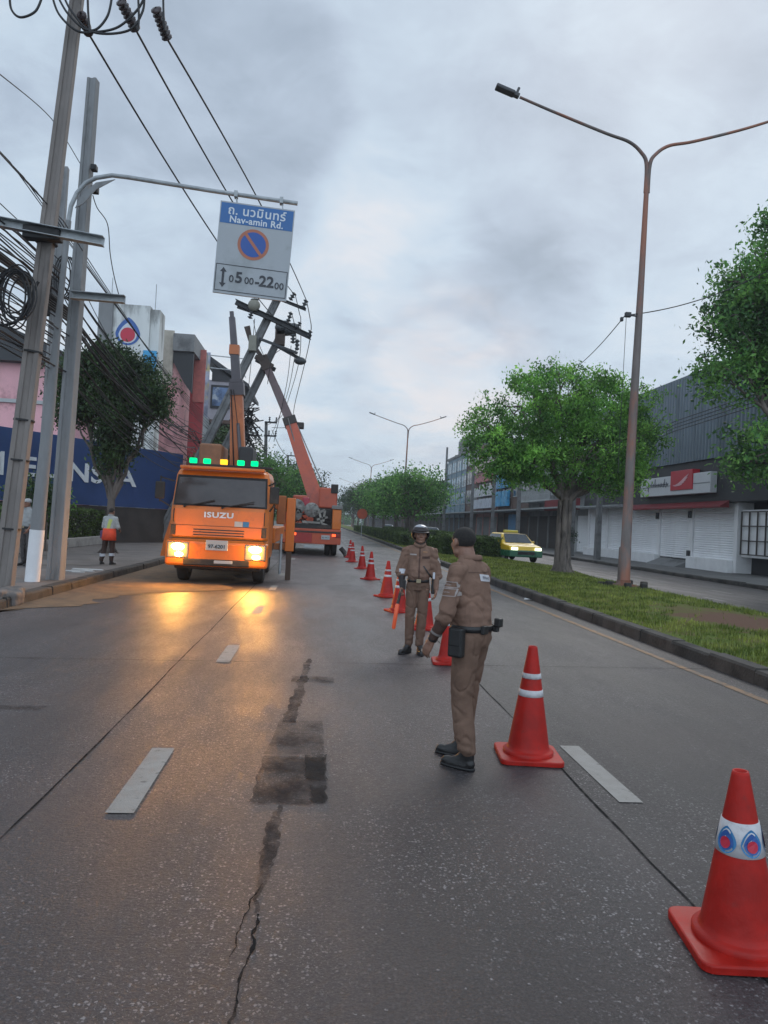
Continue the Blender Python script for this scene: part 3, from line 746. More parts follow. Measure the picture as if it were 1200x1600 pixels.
# left pavement: hedge behind a low white wall
ht = hedge('long dark hedge behind the low white wall on the left pavement', -10.6, -9.3, 19, 36, 1.35, 140); ht['group'] = ''; del ht['group']
M_lowwall = mat('low_wall_paint', (0.33, 0.31, 0.29), 0.8, var=0.2, vscale=1.5, second=(0.17, 0.15, 0.13), sscale=1.2)
tag(MB().rbox(-9.25, -9.02, 16, 37, 0.14, 0.48, 0.02).build('low_wall', M_lowwall), 'low whitish wall edging the left pavement in front of the hedge', 'wall')

for i, (px, py, Y, r_, lab) in enumerate(((48, 775, 24.5, .8, 'leafy shrub behind the low white wall, seen between the nearest poles'), (75, 780, 25.0, .65, 'yellow-green shrub beside the square grey pole above the hedge'))):
    p = atY(px, py, Y); t = thing('shrub', lab, 'shrub', (p.x, Y, .1))
    mb = MB(); mb.tube([(0, 0, 0), (0, 0, p.z)], .03, 6); mb.build('stem', M_bark, t)
    c = bpy.data.objects.new('crown', crown_mesh('crown', [(0, 0, p.z, r_, .5, .55)], 60, 20, .16, .07, (M_leaf_dark, M_leaf_mid)[i], 200+i)); COL.objects.link(c); c.parent = t
# ================================================================ buildings
M_clad = mat('ribbed_metal_cladding', (0.13, 0.165, 0.195), 0.45, metal=0.3, var=0.15, vscale=0.6, stretch=(1, 1, 0.2), second=(0.085, 0.11, 0.13), sscale=1.2, sthr=(0.45, 0.7))
M_darkfas = mat('dark_fascia', (0.030, 0.031, 0.034), 0.6, var=0.2, vscale=1)
M_shut = mat('roller_shutter_white', (0.80, 0.81, 0.83), 0.55, var=0.06, vscale=0.8, second=(0.62, 0.62, 0.62), sscale=1.6, sthr=(0.48, 0.85), stretch=(1, 1, .12))
M_wbase = mat('white_painted_base', (0.76, 0.76, 0.77), 0.7, var=0.06, vscale=1.5, second=(0.58, 0.57, 0.56), sscale=1.0, sthr=(0.55, 0.85))
M_redaw = mat('red_awning', (0.17, 0.018, 0.022), 0.7, var=0.2, vscale=2)
M_glass = mat('window_glass', (0.03, 0.04, 0.05), 0.12, var=0.2, vscale=1, spec=0.8, rvar=0.03)
M_greyw = mat('grey_render', (0.20, 0.20, 0.20), 0.8, var=0.15, vscale=0.7, second=(0.11, 0.11, 0.11), sscale=0.5, bump=0.2)
M_brownw = mat('brown_render', (0.12, 0.075, 0.06), 0.8, var=0.15, vscale=0.7, second=(0.07, 0.05, 0.045), sscale=0.5)
M_pinkw = mat('pink_render', (0.72, 0.38, 0.41), 0.75, var=0.08, vscale=0.8, second=(0.40, 0.20, 0.21), sscale=0.5, bump=0.1)
M_whitew = mat('white_render', (0.40, 0.41, 0.41), 0.75, var=0.08, vscale=0.8, second=(0.28, 0.28, 0.27), sscale=0.6, sthr=(0.5, 0.72))
M_bluew = mat('blue_panel', (0.03, 0.16, 0.34), 0.5, var=0.2, vscale=1.2)
M_steel = mat('galvanised_steel', (0.34, 0.36, 0.37), 0.5, metal=0.3, var=0.2, vscale=6)
M_black = mat('black_rubber', (0.012, 0.012, 0.013), 0.6, var=0.2)
M_bwire = mat('cable_black', (0.016, 0.016, 0.018), 0.6, var=0.1)
M_rust = mat('rusty_pole_paint', (0.20, 0.13, 0.105), 0.7, metal=0.2, var=0.2, vscale=3, second=(0.17, 0.065, 0.035), sscale=1.6, sthr=(0.42, 0.58), bump=0.2, stretch=(1, 1, .3))
M_lampgrey = mat('lamp_post_weathered', (0.155, 0.13, 0.12), 0.65, metal=0.3, var=0.3, vscale=2, second=(0.30, 0.13, 0.085), sscale=0.8, sthr=(0.44, 0.58), bump=0.2, stretch=(1, 1, .25))
M_dkbrown = mat('dark_brown_shutter', (0.045, 0.036, 0.032), 0.7, var=0.3, vscale=1.5)

def ribbed(x, y0, y1, z0, z1, pitch=0.30, d=0.05):
    """trapezoid-ribbed sheet in the plane x, facing -X"""
    mb = MB(); n = int((y1-y0)/pitch); pr = []
    for i in range(n):
        a = y0+i*pitch; pr += [(x, a), (x, a+pitch*.45), (x-d, a+pitch*.55), (x-d, a+pitch*.9)]
    pr.append((x, y0+n*pitch)); vs = [(p[0], p[1], z0) for p in pr]+[(p[0], p[1], z1) for p in pr]; k = len(pr)
    mb.add(vs, [(i, i+1, i+1+k, i+k) for i in range(k-1)]); return mb
def shutter(mb, x, y0, y1, z0, z1, p=0.11):
    """slatted roller shutter facing -X"""
    n = max(2, int((z1-z0)/p)); pr = []
    for i in range(n):
        a = z0+(z1-z0)*i/n; b = z0+(z1-z0)*(i+1)/n; pr += [(x, a), (x-0.022, a+(b-a)*.35), (x-0.022, a+(b-a)*.65)]
    pr.append((x, z1)); vs = [(p_[0], y0, p_[1]) for p_ in pr]+[(p_[0], y1, p_[1]) for p_ in pr]; k = len(pr)
    mb.add(vs, [(i, i+1, i+1+k, i+k) for i in range(k-1)]); return mb

# --- motorcycle shop with the ribbed wall
t = thing('shop_building', 'shop with a high grey ribbed metal front over white roller shutters and a white signboard', 'building', (18.4, 38, 0.13))
MB().box(19.45, 27, 27.4, 50.2, 0.0, 9.7).build('wall', M_darkfas, t, world=True)
ribbed(18.32, 27.4, 50.2, 5.45, 9.9).build('cladding', M_clad, t, world=True)
MB().box(18.33, 19.44, 27.4, 50.2, 9.72, 9.82).box(18.34, 18.40, 27.4, 50.2, 9.83, 9.93).build('parapet', M_darkfas, t, world=True)
MB().box(18.40, 19.44, 27.4, 50.2, 3.36, 5.44).build('fascia', M_darkfas, t, world=True)
aw = MB(); aw.prism([(18.38, 3.42), (17.95, 3.16), (17.95, 3.08), (18.38, 3.1)], 31.8, 42.4, 'Y'); aw.build('awning', M_redaw, t, world=True)
aw = MB(); aw.prism([(18.38, 3.5), (17.4, 3.40), (17.4, 3.32), (18.38, 3.3)], 42.7, 50.1, 'Y'); aw.build('canopy', M_steel, t, world=True)
bays = [(31.9, 35.6), (35.95, 39.2), (39.5, 43.2), (43.5, 46.6), (46.9, 49.9)]
for a, b in bays:
    s = shutter(MB(), 18.80, a, b, 0.55, 3.1).build('shutter', M_shut, t, world=True)
    MB().box(18.72, 18.82, a, b, 3.1, 3.34).build('shutter_box', M_shut, s, fix=True).location = (-18.4, -38, -0.13)
pm = MB()
for y in (31.6, 35.62, 39.22, 43.22, 46.62, 49.92): pm.box(18.70, 19.44, y, y+0.28, 0.15, 3.35).cut()
pm.build_each('pier', M_wbase, t, world=True)
MB().rbox(18.45, 18.78, 31.9, 35.7, 0.12, 0.72).build('plinth', M_wbase, t, world=True)
MB().rbox(18.45, 18.78, 39.2, 50.2, 0.12, 0.66).build('plinth', M_wbase, t, world=True)
rm = MB(); rm.prism([(17.9, 0.135), (18.78, 0.50), (18.78, 0.13)], 35.8, 39.1, 'Y'); rm.build('ramp', M_greyw, t, world=True)
# right part: grilled window and dark store
MB().box(18.8, 19.44, 27.6, 31.4, 0.9, 3.0).build('shopfront', M_wbase, t, world=True)
wf = MB()
for y in np.arange(27.7, 31.3, 0.6): wf.box(18.70, 18.75, y, y+0.05, 1.0, 2.9)
for z in (1.0, 1.6, 2.25, 2.88): wf.box(18.68, 18.695, 27.7, 31.3, z, z+0.05)
wf.build('window_grille', M_dkbrown, t, world=True)
for y, z in ((43.1, 2.9), (39.3, 2.85), (35.7, 2.9), (35.7, .9)): MB().rbox(18.58, 18.69, y, y+.22, z-.25, z+.1).build('junction_box', M_darkfas, t, world=True)
# its signboard
t = thing('shop_signboard', 'long white signboard with a red square emblem on the ribbed shop front', 'sign', (18.2, 36.7, 4.3))
MB().rbox(18.05, 18.38, 32.9, 40.4, 3.80, 4.80, 0.02).build('board', mat('signboard_white', (0.50, 0.51, 0.53), 0.4, var=0.04, vscale=2), t, world=True)
e1 = MB().rbox(18.0, 18.38, 34.5, 36.75, 4.03, 5.02, 0.015).build('emblem_panel', mat('sign_red', (0.42, 0.015, 0.03), 0.4, var=0.08), t, world=True)
wing = [(0, 0), (.25, .02), (.5, .10), (.8, .26), (1.15, .48), (1.45, .62), (1.25, .40), (1.38, .42), (1.15, .27), (1.25, .27), (1.0, .15), (1.08, .13), (.82, .05), (.86, .0), (.55, -.05), (.25, -.06)]
MB().prism([(36.5-p[0]*1.15, 4.28+p[1]*0.85) for p in wing], 17.985, 17.998, 'X').build('wing_emblem', mat('emblem_pale', (0.62, 0.35, 0.38), 0.5), t, world=True)
sq = MB(); rdq = random.Random(6)
for k in range(8):
    yc = 39.3-k*0.30; hh = .10+.05*rdq.random(); sq.tube([(18.035, yc+.12, 4.36-.02*k), (18.035, yc+.05, 4.36+hh), (18.035, yc-.03, 4.38-.05), (18.035, yc-.12, 4.40+.03)], .022, 5)
sq.tube([(18.035, 39.4, 4.3), (18.035, 39.36, 4.05)], .022, 5); sq.tube([(18.035, 38.6, 4.4), (18.035, 38.58, 4.72)], .022, 5); sq.tube([(18.035, 37.5, 4.4), (18.035, 37.46, 4.68)], .022, 5)
sq.build('lettering', mat('sign_grey_letter', (0.12, 0.13, 0.15), 0.5), t, world=True)
MB().box(18.03, 18.048, 32.95, 40.35, 4.28, 4.305).build('seam', mat('sign_grey_letter'), t, world=True)

def rhouse(label, y0, y1, h, wall, floors, z0=4.0, x=19.3, shut=None, shutn=3, cano=3.5, bal=False, roofbits=True, glass=None, canom=None, group=None, fz=3.0):
    """shophouse facing -X"""
    t = thing('shophouse', label, 'building', (x, (y0+y1)/2, 0.13), 0, group)
    MB().box(x+0.10, x+9, y0, y1-0.02, 0, h).build('wall', wall, t, world=True)
    sb = MB(); w = (y1-y0)/shutn
    for k in range(shutn):
        shutter(sb, x+0.08, y0+k*w+0.15, y0+(k+1)*w-0.15, 0.2, 2.9)
    sb.build('shutter', shut or M_shut, t, world=True)
    pb = MB()
    for k in range(shutn+1): pb.box(x-0.02, x+0.09, y0+k*w-(0.13 if k else 0), y0+k*w+(0.13 if k < shutn else -.02), 0, h-.3).cut()
    pb.build_each('pier', wall, t, world=True)
    c_ = MB(); c_.prism([(x-.02, cano+.15), (x-1.6, cano), (x-1.6, cano-.12), (x-.02, cano-.15)], y0, y1-0.1, 'Y'); c_.build('canopy', canom or M_steel, t, world=True)
    fh = (h-z0-0.3)/max(1, floors)
    for f in range(floors):
        for k in range(shutn):
            a, b = y0+k*w+0.3, y0+(k+1)*w-0.3; za, zb = z0+f*fh+0.25*fh, z0+f*fh+0.88*fh
            wn = MB(); 
            for (q0, q1, r0, r1) in ((a, b, za-.08, za), (a, b, zb, zb+.08), (a, a+.07, za, zb), (b-.07, b, za, zb), ((a+b)/2-.03, (a+b)/2+.03, za, zb)):
                wn.box(x+0.02, x+0.095, q0, q1, r0, r1)
            wo_ = wn.build('window', M_whitew, t, world=True)
            MB().box(x+0.06, x+0.098, a+.07, b-.07, za, zb).build('pane', glass or M_glass, wo_).location = (-x, -(y0+y1)/2, -0.13)
        if bal:
            bb = MB(); bb.box(x-0.9, x+0.02, y0+.1, y1-.12, z0+f*fh-.08, z0+f*fh+.06)
            for yy in np.arange(y0+.2, y1-.2, 0.22): bb.box(x-.88, x-.84, yy, yy+.04, z0+f*fh+.06, z0+f*fh+.95)
            bb.box(x-.9, x-.82, y0+.1, y1-.12, z0+f*fh+.95, z0+f*fh+1.02); bb.build('balcony', M_whitew, t, world=True)
    if roofbits: MB().box(x-.05, x+.4, y0, y1-.03, h+.002, h+.35).build('parapet', M_greyw, t, world=True)
    return t
G = 'shophouses across the side road'
a = rhouse('low shophouse with a red fascia and white shutters next to the ribbed shop', 50.4, 58.0, 6.3, M_whitew, 1, 4.6, shut=M_shut, shutn=2, bal=True, group=G)
MB().box(17.9, 18.2, 50.5, 57.8, 3.25, 4.05).build('red_fascia', M_redaw, a, world=True)
a = rhouse('shophouse with dark folding shutters and pale upstairs railings behind the big median tree', 58.1, 67.0, 7.3, M_greyw, 1, 4.2, shut=M_dkbrown, shutn=3, bal=True, group=G)
a = rhouse('dark shophouse with a blue shopfront beside the blue signs', 67.1, 73.5, 7.6, M_brownw, 1, 4.2, shut=M_dkbrown, shutn=2, bal=False, group=G)
MB().box(19.0, 19.27, 70.3, 73.2, 0.2, 3.1).build('blue_shopfront', M_bluew, a, world=True)
a = rhouse('shophouse hung with blue panels above a dark ground floor', 73.6, 79.0, 10.2, M_brownw, 2, 4.2, shut=M_dkbrown, shutn=2, group=G)
for z in (4.0, 5.9, 7.8):
    for y in (73.8, 76.5):
        MB().rbox(18.9, 19.2, y, y+2.3, z, z+1.6).build('blue_sign_panel', mat('blue_sign', (0.03, 0.25, 0.47), 0.45, var=0.35, vscale=1.6, second=(0.12, 0.42, 0.62), sscale=1.3), a, world=True)
a = rhouse('pink and white shophouse with stacked signboards left of the blue panels', 79.1, 90.0, 10.6, mat('salmon_render', (0.42, 0.20, 0.18), 0.75, var=0.15), 2, 4.2, shut=M_greyw, shutn=3, group=G)
for z, c_ in ((3.9, (0.42, 0.44, 0.5)), (5.3, (0.50, 0.50, 0.52)), (7.0, (0.40, 0.10, 0.10)), (8.3, (0.55, 0.42, 0.38))):
    MB().rbox(18.8, 19.15, 79.4, 89.8, z, z+1.1).build('signboard', mat('board_%d' % int(z*10), c_, 0.5, var=0.25, vscale=1.4), a, world=True)
a = rhouse('tall brown four-storey shophouse beyond the stacked signboards', 90.1, 97.5, 12.0, M_brownw, 3, 4.2, shut=M_dkbrown, shutn=2, group=G)
a = rhouse('tall blue-grey glazed shophouse at the left end of the far row', 97.6, 113.0, 11.6, mat('blue_grey_render', (0.15, 0.22, 0.27), 0.6, var=0.2), 3, 4.2, shut=M_dkbrown, shutn=4, glass=mat('blue_glass', (0.09, 0.22, 0.30), 0.2, var=0.4, vscale=0.5), group=G)
MB().box(19.6, 23, 99, 106, 11.97, 14.0).build('roof_room', M_greyw, a, world=True)
a = rhouse('distant grey shophouse past the blue glazed one', 113.1, 135, 8.5, M_greyw, 2, 4.2, shut=M_dkbrown, shutn=5, group=G)
a = rhouse('very distant brown shophouse near the end of the far row', 135.1, 190, 9.5, M_brownw, 2, 4.2, shut=M_dkbrown, shutn=9, group=G)
a = rhouse('last long grey building closing the far row', 190.1, 310, 9.0, M_greyw, 2, 4.2, shut=M_dkbrown, shutn=12, group=G)

# ---------------------------------------------------------------- left side
# blue hoarding with white letters
hp0 = Vector((-14.6, 23.9)); hp1 = Vector((-6.9, 37.2)); hd = (hp1-hp0).normalized(); hn = Vector((hd.y, -hd.x))
hang = math.atan2(hd.y, hd.x)
t = thing('hoarding', 'long dark blue hoarding with big white capital letters on the left', 'hoarding', (hp0.x, hp0.y, 0), hang)
Lh = (hp1-hp0).length
MB().rbox(0, Lh, 0, 0.12, 1.75, 4.5, 0.01).build('panel', mat('hoarding_blue', (0.022, 0.056, 0.165), 0.5, var=0.12, vscale=0.8), t)
MB().rbox(0.1, Lh-.1, 0.05, 0.5, 0.1, 1.74, 0.01).build('base_wall', M_dkbrown, t)
fm = MB()
for k in range(11): fm.box(k*Lh/10-.05, k*Lh/10+.05, 0.52, 0.62, 0, 4.3)
fm.build('frame', M_steel, t)
def on_hoard(px, py):
    d = ray(px, py); n3 = Vector((hn.x, hn.y, 0)); p0 = Vector((hp0.x, hp0.y, 0)); tt = (p0-CAM).dot(n3)/d.dot(n3); P = CAM+d*tt
    return (Vector((P.x, P.y))-hp0).dot(hd), P.z
M_let = mat('letter_white', (0.72, 0.73, 0.74), 0.6, var=0.08)
for ch, (xa, xb, yt, yb) in {'M': (-22, 4, 702, 742), 'E': (33, 55, 712, 745), 'U': (67, 92, 716, 748), 'N': (108, 137, 721, 754), 'S': (143, 159, 726, 756), 'A': (183, 212, 732, 761)}.items():
    u0, z1 = on_hoard(xa, yt); u1, z0 = on_hoard(xb, yb); s = (z1-z0)/0.70
    mb = text_mb(ch, 1.0, Matrix.Identity(4), 0.03, bold=0.022)
    xs = [p[0] for p in mb.v]; ys_ = [p[1] for p in mb.v]; wx = max(xs)-min(xs); wy = max(ys_)-min(ys_)
    mb.v = [((p[0]-min(xs))/wx*(u1-u0)+u0, -0.012-p[2], (p[1]-min(ys_))/wy*(z1-z0)+z0) for p in mb.v]
    mb.build('letter', M_let, t)
# shrub behind low wall left
# pink building, tower with emblem
t = thing('pink_building', 'pink building with a tall white tower carrying a blue and red drop emblem', 'building', (-14, 45, 0))
MB().box(-34, -13.9, 42, 52, 0, 9.4).build('wall', M_pinkw, t, world=True)
mb = MB(); mb.prism([(-34, 9.41), (-34, 9.7), (-19.4, 11.6), (-17.2, 11.2), (-13.9, 9.9), (-13.9, 9.41)], 41.4, 52, 'Y'); mb.build('roof', M_darkfas, t, world=True)
MB().box(-34, -13.92, 41.9, 41.995, 7.2, 7.4).build('cornice', M_whitew, t, world=True)
MB().box(-13.66, -10.75, 45, 46.6, 0, 13.9).box(-10.74, -10.2, 45.2, 46.6, 0, 13.75).build('tower', mat('tower_white', (0.62, 0.63, 0.61), 0.8, var=0.08, vscale=0.7, second=(0.25, 0.25, 0.24), sscale=0.6, stretch=(1, 1, .3)), t, world=True)
MB().box(-13.72, -12.9, 44.9, 44.995, 8, 13.95).build('louvre_panel', M_greyw, t, world=True)
def drop(s, kind):
    pts = []
    for k in range(40):
        a = -PI/2+2*PI*k/40; x = math.cos(a); y = math.sin(a)
        if kind == 'drop':
            if y > 0: x *= (1-y)**0.30; y = y*1.32
        pts.append((x*s, y*s))
    return pts
def emblem(parent, P, size, world=True, names=('emblem_drop', 'emblem_ring', 'emblem_core')):
    """P maps (x, z, depth) of the emblem to space"""
    for (s_, dz, dep, m, kd, nm) in ((1.0, 0, 0.01, mat('emblem_blue', (0.03, 0.10, 0.33), 0.5, var=0.05), 'drop', names[0]), (0.74, -0.10, 0.02, mat('emblem_white', (0.55, 0.58, 0.62), 0.5, var=0.03), 'drop', 'emblem_white_band'), 
                             (0.60, -0.14, 0.03, mat('emblem_red', (0.50, 0.02, 0.05), 0.5, var=0.05), 'disc', names[2])):
        pts = drop(s_*size, kd); mb = MB(); mb.add([P(x, z+dz*size, dep) for x, z in pts], [tuple(range(len(pts)))])
        mb.build(nm, m, parent, world=world, fix=False)
ec = atY(200, 518, 45.0)
emblem(t, lambda x, z, d: (ec.x+x, 44.99-d, ec.z+z-.1), 0.72)
mb = MB(); mb.tube([(-10.6, 45.6, 13.7), (-10.6, 45.6, 15.4)], .025, 5).cut(); mb.tube([(-13.2, 45.6, 13.8), (-13.2, 45.6, 15.6)], .025, 5); mb.build_each('antenna', M_steel, t, world=True)
lb = MB(); a0 = atY(245, 560, 45.4)
MB().box(-11.0, -10.22, 45.0-.12, 45.0-.01, 9.25, 11.2).build('light_blue_panel', mat('light_blue_sign', (0.04, 0.30, 0.55), 0.5, var=0.15), t, world=True)
MB().box(-12.1, -10.5, 44.88, 44.99, 7.6, 9.2).build('light_blue_panel', mat('light_blue_sign'), t, world=True)
# receding pink tiled building
M_ptile = mat('pink_tile', (0.60, 0.31, 0.31), 0.6, var=0.12, vscale=2, second=(0.38, 0.19, 0.20), sscale=1.5, bump=0.15, bscale=12)
t = thing('pink_shophouse', 'narrow pink tiled shophouse with a pale top floor right of the white tower', 'building', (-9.6, 51, 0))
MB().box(-18, -9.8, 50.2, 55.5, 0, 11.6).build('wall', M_ptile, t, world=True)
MB().box(-10.29, -8.9, 49.7, 55.5, 12.35, 13.5).box(-14, -10.3, 50.3, 55.4, 11.62, 13.0).build('top_floor', M_greyw, t, world=True)
MB().prism([(-10.28, 12.34), (-8.95, 12.34), (-8.95, 9.6), (-9.5, 10.3), (-10.28, 11.7)], 49.95, 50.19, 'Y').build('recess_shade_block', M_darkfas, t, world=True)  # raised dark block, its colour stands in for the shade of a recess
MB().box(-11.0, -10.31, 50.05, 50.19, 10.2, 13.75).build('end_pier', mat('cream_render', (0.40, 0.36, 0.30), 0.8), t, world=True)
t = thing('vertical_sign', 'tall narrow red sign fin standing out from the pink shophouse', 'sign', (-8.6, 52.5, 2))
MB().rbox(-9.5, -8.55, 52.4, 52.75, 3.2, 13.0, 0.03).build('fin', mat('fin_red', (0.30, 0.03, 0.035), 0.5, var=0.2, vscale=1), t, world=True)
MB().rbox(-9.3, -8.5, 52.32, 52.39, 9.4, 13.1, 0.01).build('fin_face', mat('fin_faded_red', (0.45, 0.13, 0.11), 0.5, var=0.15), t, world=True)
t = thing('corner_house', 'grey and pink house with overhanging balcony, sloped tile roof and picture boards', 'building', (-8.5, 62, 0))
MB().box(-16, -9.3, 56, 72, 0, 9.2).build('wall', M_whitew, t, world=True)
MB().box(-9.85, -7.5, 60.5, 69.5, 9.3, 12.5).build('balcony_box', mat('pale_lilac_render', (0.36, 0.34, 0.37), 0.75, var=0.1), t, world=True)
mb = MB(); mb.prism([(-10.5, 14.6), (-6.3, 12.0), (-6.3, 12.3), (-10.5, 15.0)], 60.0, 70, 'Y'); mb.prism([(-9.28, 12.42), (-7.3, 12.42), (-9.28, 13.7)], 60.4, 69.4, 'Y'); mb.build('roof', M_darkfas, t, world=True)
MB().rbox(-9.3, -7.75, 60.38, 60.48, 10.2, 12.1, 0.03).build('picture_frame', M_darkfas, t, world=True)
MB().box(-9.15, -7.9, 60.34, 60.375, 10.4, 11.9).build('picture', mat('blue_picture', (0.10, 0.16, 0.28), 0.4, var=0.6, vscale=1.2, second=(0.4, 0.45, 0.5), sscale=1.6), t, world=True)
MB().box(-9.28, -7.0, 60.3, 69, 9.0, 9.28).build('balcony_slab', M_brownw, t, world=True)
MB().rbox(-9.7, -9.35, 59.5, 59.62, 8.4, 14.5, .02).build('banner', mat('banner_faded', (0.28, 0.30, 0.38), 0.6, var=0.5, vscale=0.7, second=(0.42, 0.34, 0.16), sscale=0.5), t, world=True)
lp = MB()
for z in (14.3, 13.3): lp.tube([(-9.5, 59.6, z), (-6.8, 59.6, z-.1), (-6.5, 59.6, z-.6)], 0.05, 6)
lp.build('floodlight_arm', M_steel, t, world=True)
t = thing('shophouse', 'row of low shabby shophouses behind the upright crane boom', 'building', (-8.5, 85, 0))
MB().box(-16, -9.0, 73, 110, 0, 7.5).build('wall', M_greyw, t, world=True)
MB().box(-9.0+.01, -7.6, 73.5, 95, 6.0, 8.2).build('canopy', M_steel, t, world=True)
wm = MB()
for k in range(6): wm.box(-8.99, -8.93, 75+k*5, 78+k*5, 4.2, 5.6)
wm.build('window', M_glass, t, world=True)

# ================================================================ poles, lamps, wires
M_conc = mat('pole_concrete', (0.215, 0.19, 0.175), 0.85, var=0.15, vscale=3, bump=0.35, bscale=35, stretch=(1, 1, .3), second=(0.13, 0.115, 0.105), sscale=1.6, sthr=(0.5, 0.68))
M_conc2 = mat('pole_concrete_grey', (0.24, 0.245, 0.25), 0.85, var=0.12, vscale=3, bump=0.35, bscale=35, stretch=(1, 1, .3), second=(0.16, 0.16, 0.16), sscale=1.6, sthr=(0.5, 0.68))
def concpole(mb, p0, p1, w0, w1, rot=0.0, z_plain=2.0):
    """tapering concrete pole with a recessed groove on its faces (H-like section)"""
    p0 = Vector(p0); p1 = Vector(p1); d = (p1-p0).normalized(); a = Vector((math.cos(rot), math.sin(rot), 0)); a = (a-d*a.dot(d)).normalized(); b = d.cross(a)
    vs = []; N = 12
    for i in range(2):
        p = (p0, p1)[i]; w = (w0, w1)[i]/2; g_ = w*0.42; dp = w*0.22; c_ = w*0.12
        pr = [(-w+c_, -w), (-g_, -w), (-g_*.8, -w+dp), (g_*.8, -w+dp), (g_, -w), (w-c_, -w), (w, -w+c_), (w, w-c_), (w-c_, w), (g_, w), (g_*.8, w-dp), (-g_*.8, w-dp), (-g_, w), (-w+c_, w), (-w, w-c_), (-w, -w+c_)]
        N = len(pr); vs += [p+a*x+b*y for x, y in pr]
    fs = [(k, (k+1) % N, (k+1) % N+N, k+N) for k in range(N)]+[tuple(range(N)), tuple(range(2*N-1, N-1, -1))]
    return mb.add(vs, fs)
def insulator(mb, p, d, L=0.35, r=0.07, sheds=4):
    d = Vector(d).normalized(); q = d.to_track_quat('Z', 'Y').to_matrix().to_4x4(); M = Matrix.Translation(p) @ q; pr = [(0.02, 0)]
    for k in range(sheds):
        z = L*(k+.5)/sheds; pr += [(r*.45, z-L/sheds*.35), (r, z-L/sheds*.1), (r, z+L/sheds*.08), (r*.45, z+L/sheds*.3)]
    pr.append((0.015, L)); mb.lathe(pr, n=10, M=M); return mb
def crossarm(mb, p0, p1, w=0.10):
    p0 = Vector(p0); p1 = Vector(p1); mb.bar(p0, p1, 0.012, w); d = (p1-p0).normalized(); n = d.cross(Vector((0, 0, 1))).normalized()
    mb.bar(p0+n*0.05+Vector((0, 0, w/2)), p1+n*0.05+Vector((0, 0, w/2)), w, 0.012)
    mb.bar(p0+n*0.05-Vector((0, 0, w/2)), p1+n*0.05-Vector((0, 0, w/2)), w, 0.012)

# nearest pole
M_ins = mat('insulator_brown', (0.05, 0.032, 0.034), 0.3, var=0.2)
YA = 13.34
t = thing('utility_pole', 'nearest brown-grey concrete power pole at the left edge with a steel crossarm and cable coils', 'utility pole', (-5.3, YA, 0.14))
A0 = atY(4, 925, YA); A1 = atY(70, 400, YA); A1 = A0+(A1-A0)*(12.5/(A1.z-A0.z)); A0.z = 0.1
mb = MB(); concpole(mb, A0, A1, 0.30, 0.18, 0.12); mb.build('shaft', M_conc, t, world=True)
def onA(z, dx=0, dy=0): return A0+(A1-A0)*((z-A0.z)/(A1.z-A0.z))+Vector((dx, dy, 0))
mb = MB(); crossarm(mb, atY(-40, 341, YA-.26), atY(163, 379, YA-.26), 0.15); mb.cut(); crossarm(mb, onA(10.9, -1.2, -.2), onA(10.75, 1.6, -.2), 0.10)
mb.build_each('crossarm', M_steel, t, world=True)
mb = MB(); mb.tube([onA(6.45, 0, 0), onA(6.22, 0, 0)], 0.19, 12); mb.rbox(*[v for v in (onA(6.3).x-.3, onA(6.3).x+.32, YA-.32, YA-.1, 6.2, 6.42)]); mb.build('pole_band', M_black, t, world=True)
mb = MB()
for k, z in enumerate((4.3, 3.1, 1.2, 2.4)): mb.tube([onA(z+.01), onA(z-.02)], 0.175, 14).cut()
mb.build_each('strap', M_black, t, world=True)
mb = MB(); P1 = atY(188, 0, 13.1); P2 = atY(213, 48, 13.6); insulator(mb, P1, P2-P1, (P2-P1).length, 0.10, 7); mb.cut()
P3 = atY(243, 12, 13.1); P4 = atY(262, 62, 13.6); insulator(mb, P3, P4-P3, (P4-P3).length, 0.10, 7); mb.cut()
P5 = atY(126, 20, 13.2); P6 = atY(140, 55, 13.7); insulator(mb, P5, P6-P5, (P6-P5).length, 0.09, 4)
mb.build_each('insulator', M_ins, t, world=True)
def arcpts(pts, n=10, Y=None):
    """smooth (Catmull-Rom) path through picture points at a depth"""
    P = [atY(p[0], p[1], p[2] if len(p) > 2 else Y) for p in pts]; P = [P[0]]+P+[P[-1]]; out = []
    for i in range(1, len(P)-2):
        for k in range(n):
            u = k/n; a, b, c, d = P[i-1], P[i], P[i+1], P[i+2]
            out.append(0.5*((2*b)+(c-a)*u+(2*a-5*b+4*c-d)*u*u+(3*b-a-3*c+d)*u**3))
    out.append(P[-2]); return out
loops = [[(80, -12), (92, 22), (120, 48), (150, 50), (185, 42), (215, 15), (228, -10)], [(88, -10), (105, 20), (130, 44), (150, 46), (168, 25), (175, -5)], [(98, -10), (112, 18), (145, 50), (200, 48), (222, 20), (226, -8)],
         [(137, -5), (138, 22), (141, 52)], [(255, -5), (256, 30), (258, 48)], [(216, -5), (217, 30), (215, 48)], [(15, -8), (18, 15), (32, 27), (55, 18), (66, -5)]]
mb = MB()
for l in loops: mb.tube(arcpts(l, 8, 13.0), 0.020, 6).cut()
mb.build_each('jumper_cable', M_bwire, t, world=True)
cp = MB(); rd = random.Random(3)
for k in range(9):
    c_ = atY(24+rd.uniform(-7, 6), 462+rd.uniform(-8, 8), YA-.5); rx, rz = 0.22+rd.uniform(-.08, .1), 0.42+rd.uniform(-.1, .12); ph = rd.uniform(-.5, .5)
    cp.tube([c_+Vector((rx*math.cos(a), ph*0.1*math.sin(a*2), rz*math.sin(a))) for a in np.linspace(0, 2*PI, 30)], 0.014, 5)
cp.tube(arcpts([(60, 440), (40, 480), (28, 500), (5, 508), (-15, 500)], 6, YA-.4), 0.025, 6)
cp.build('cable_coil', M_bwire, t, world=True)
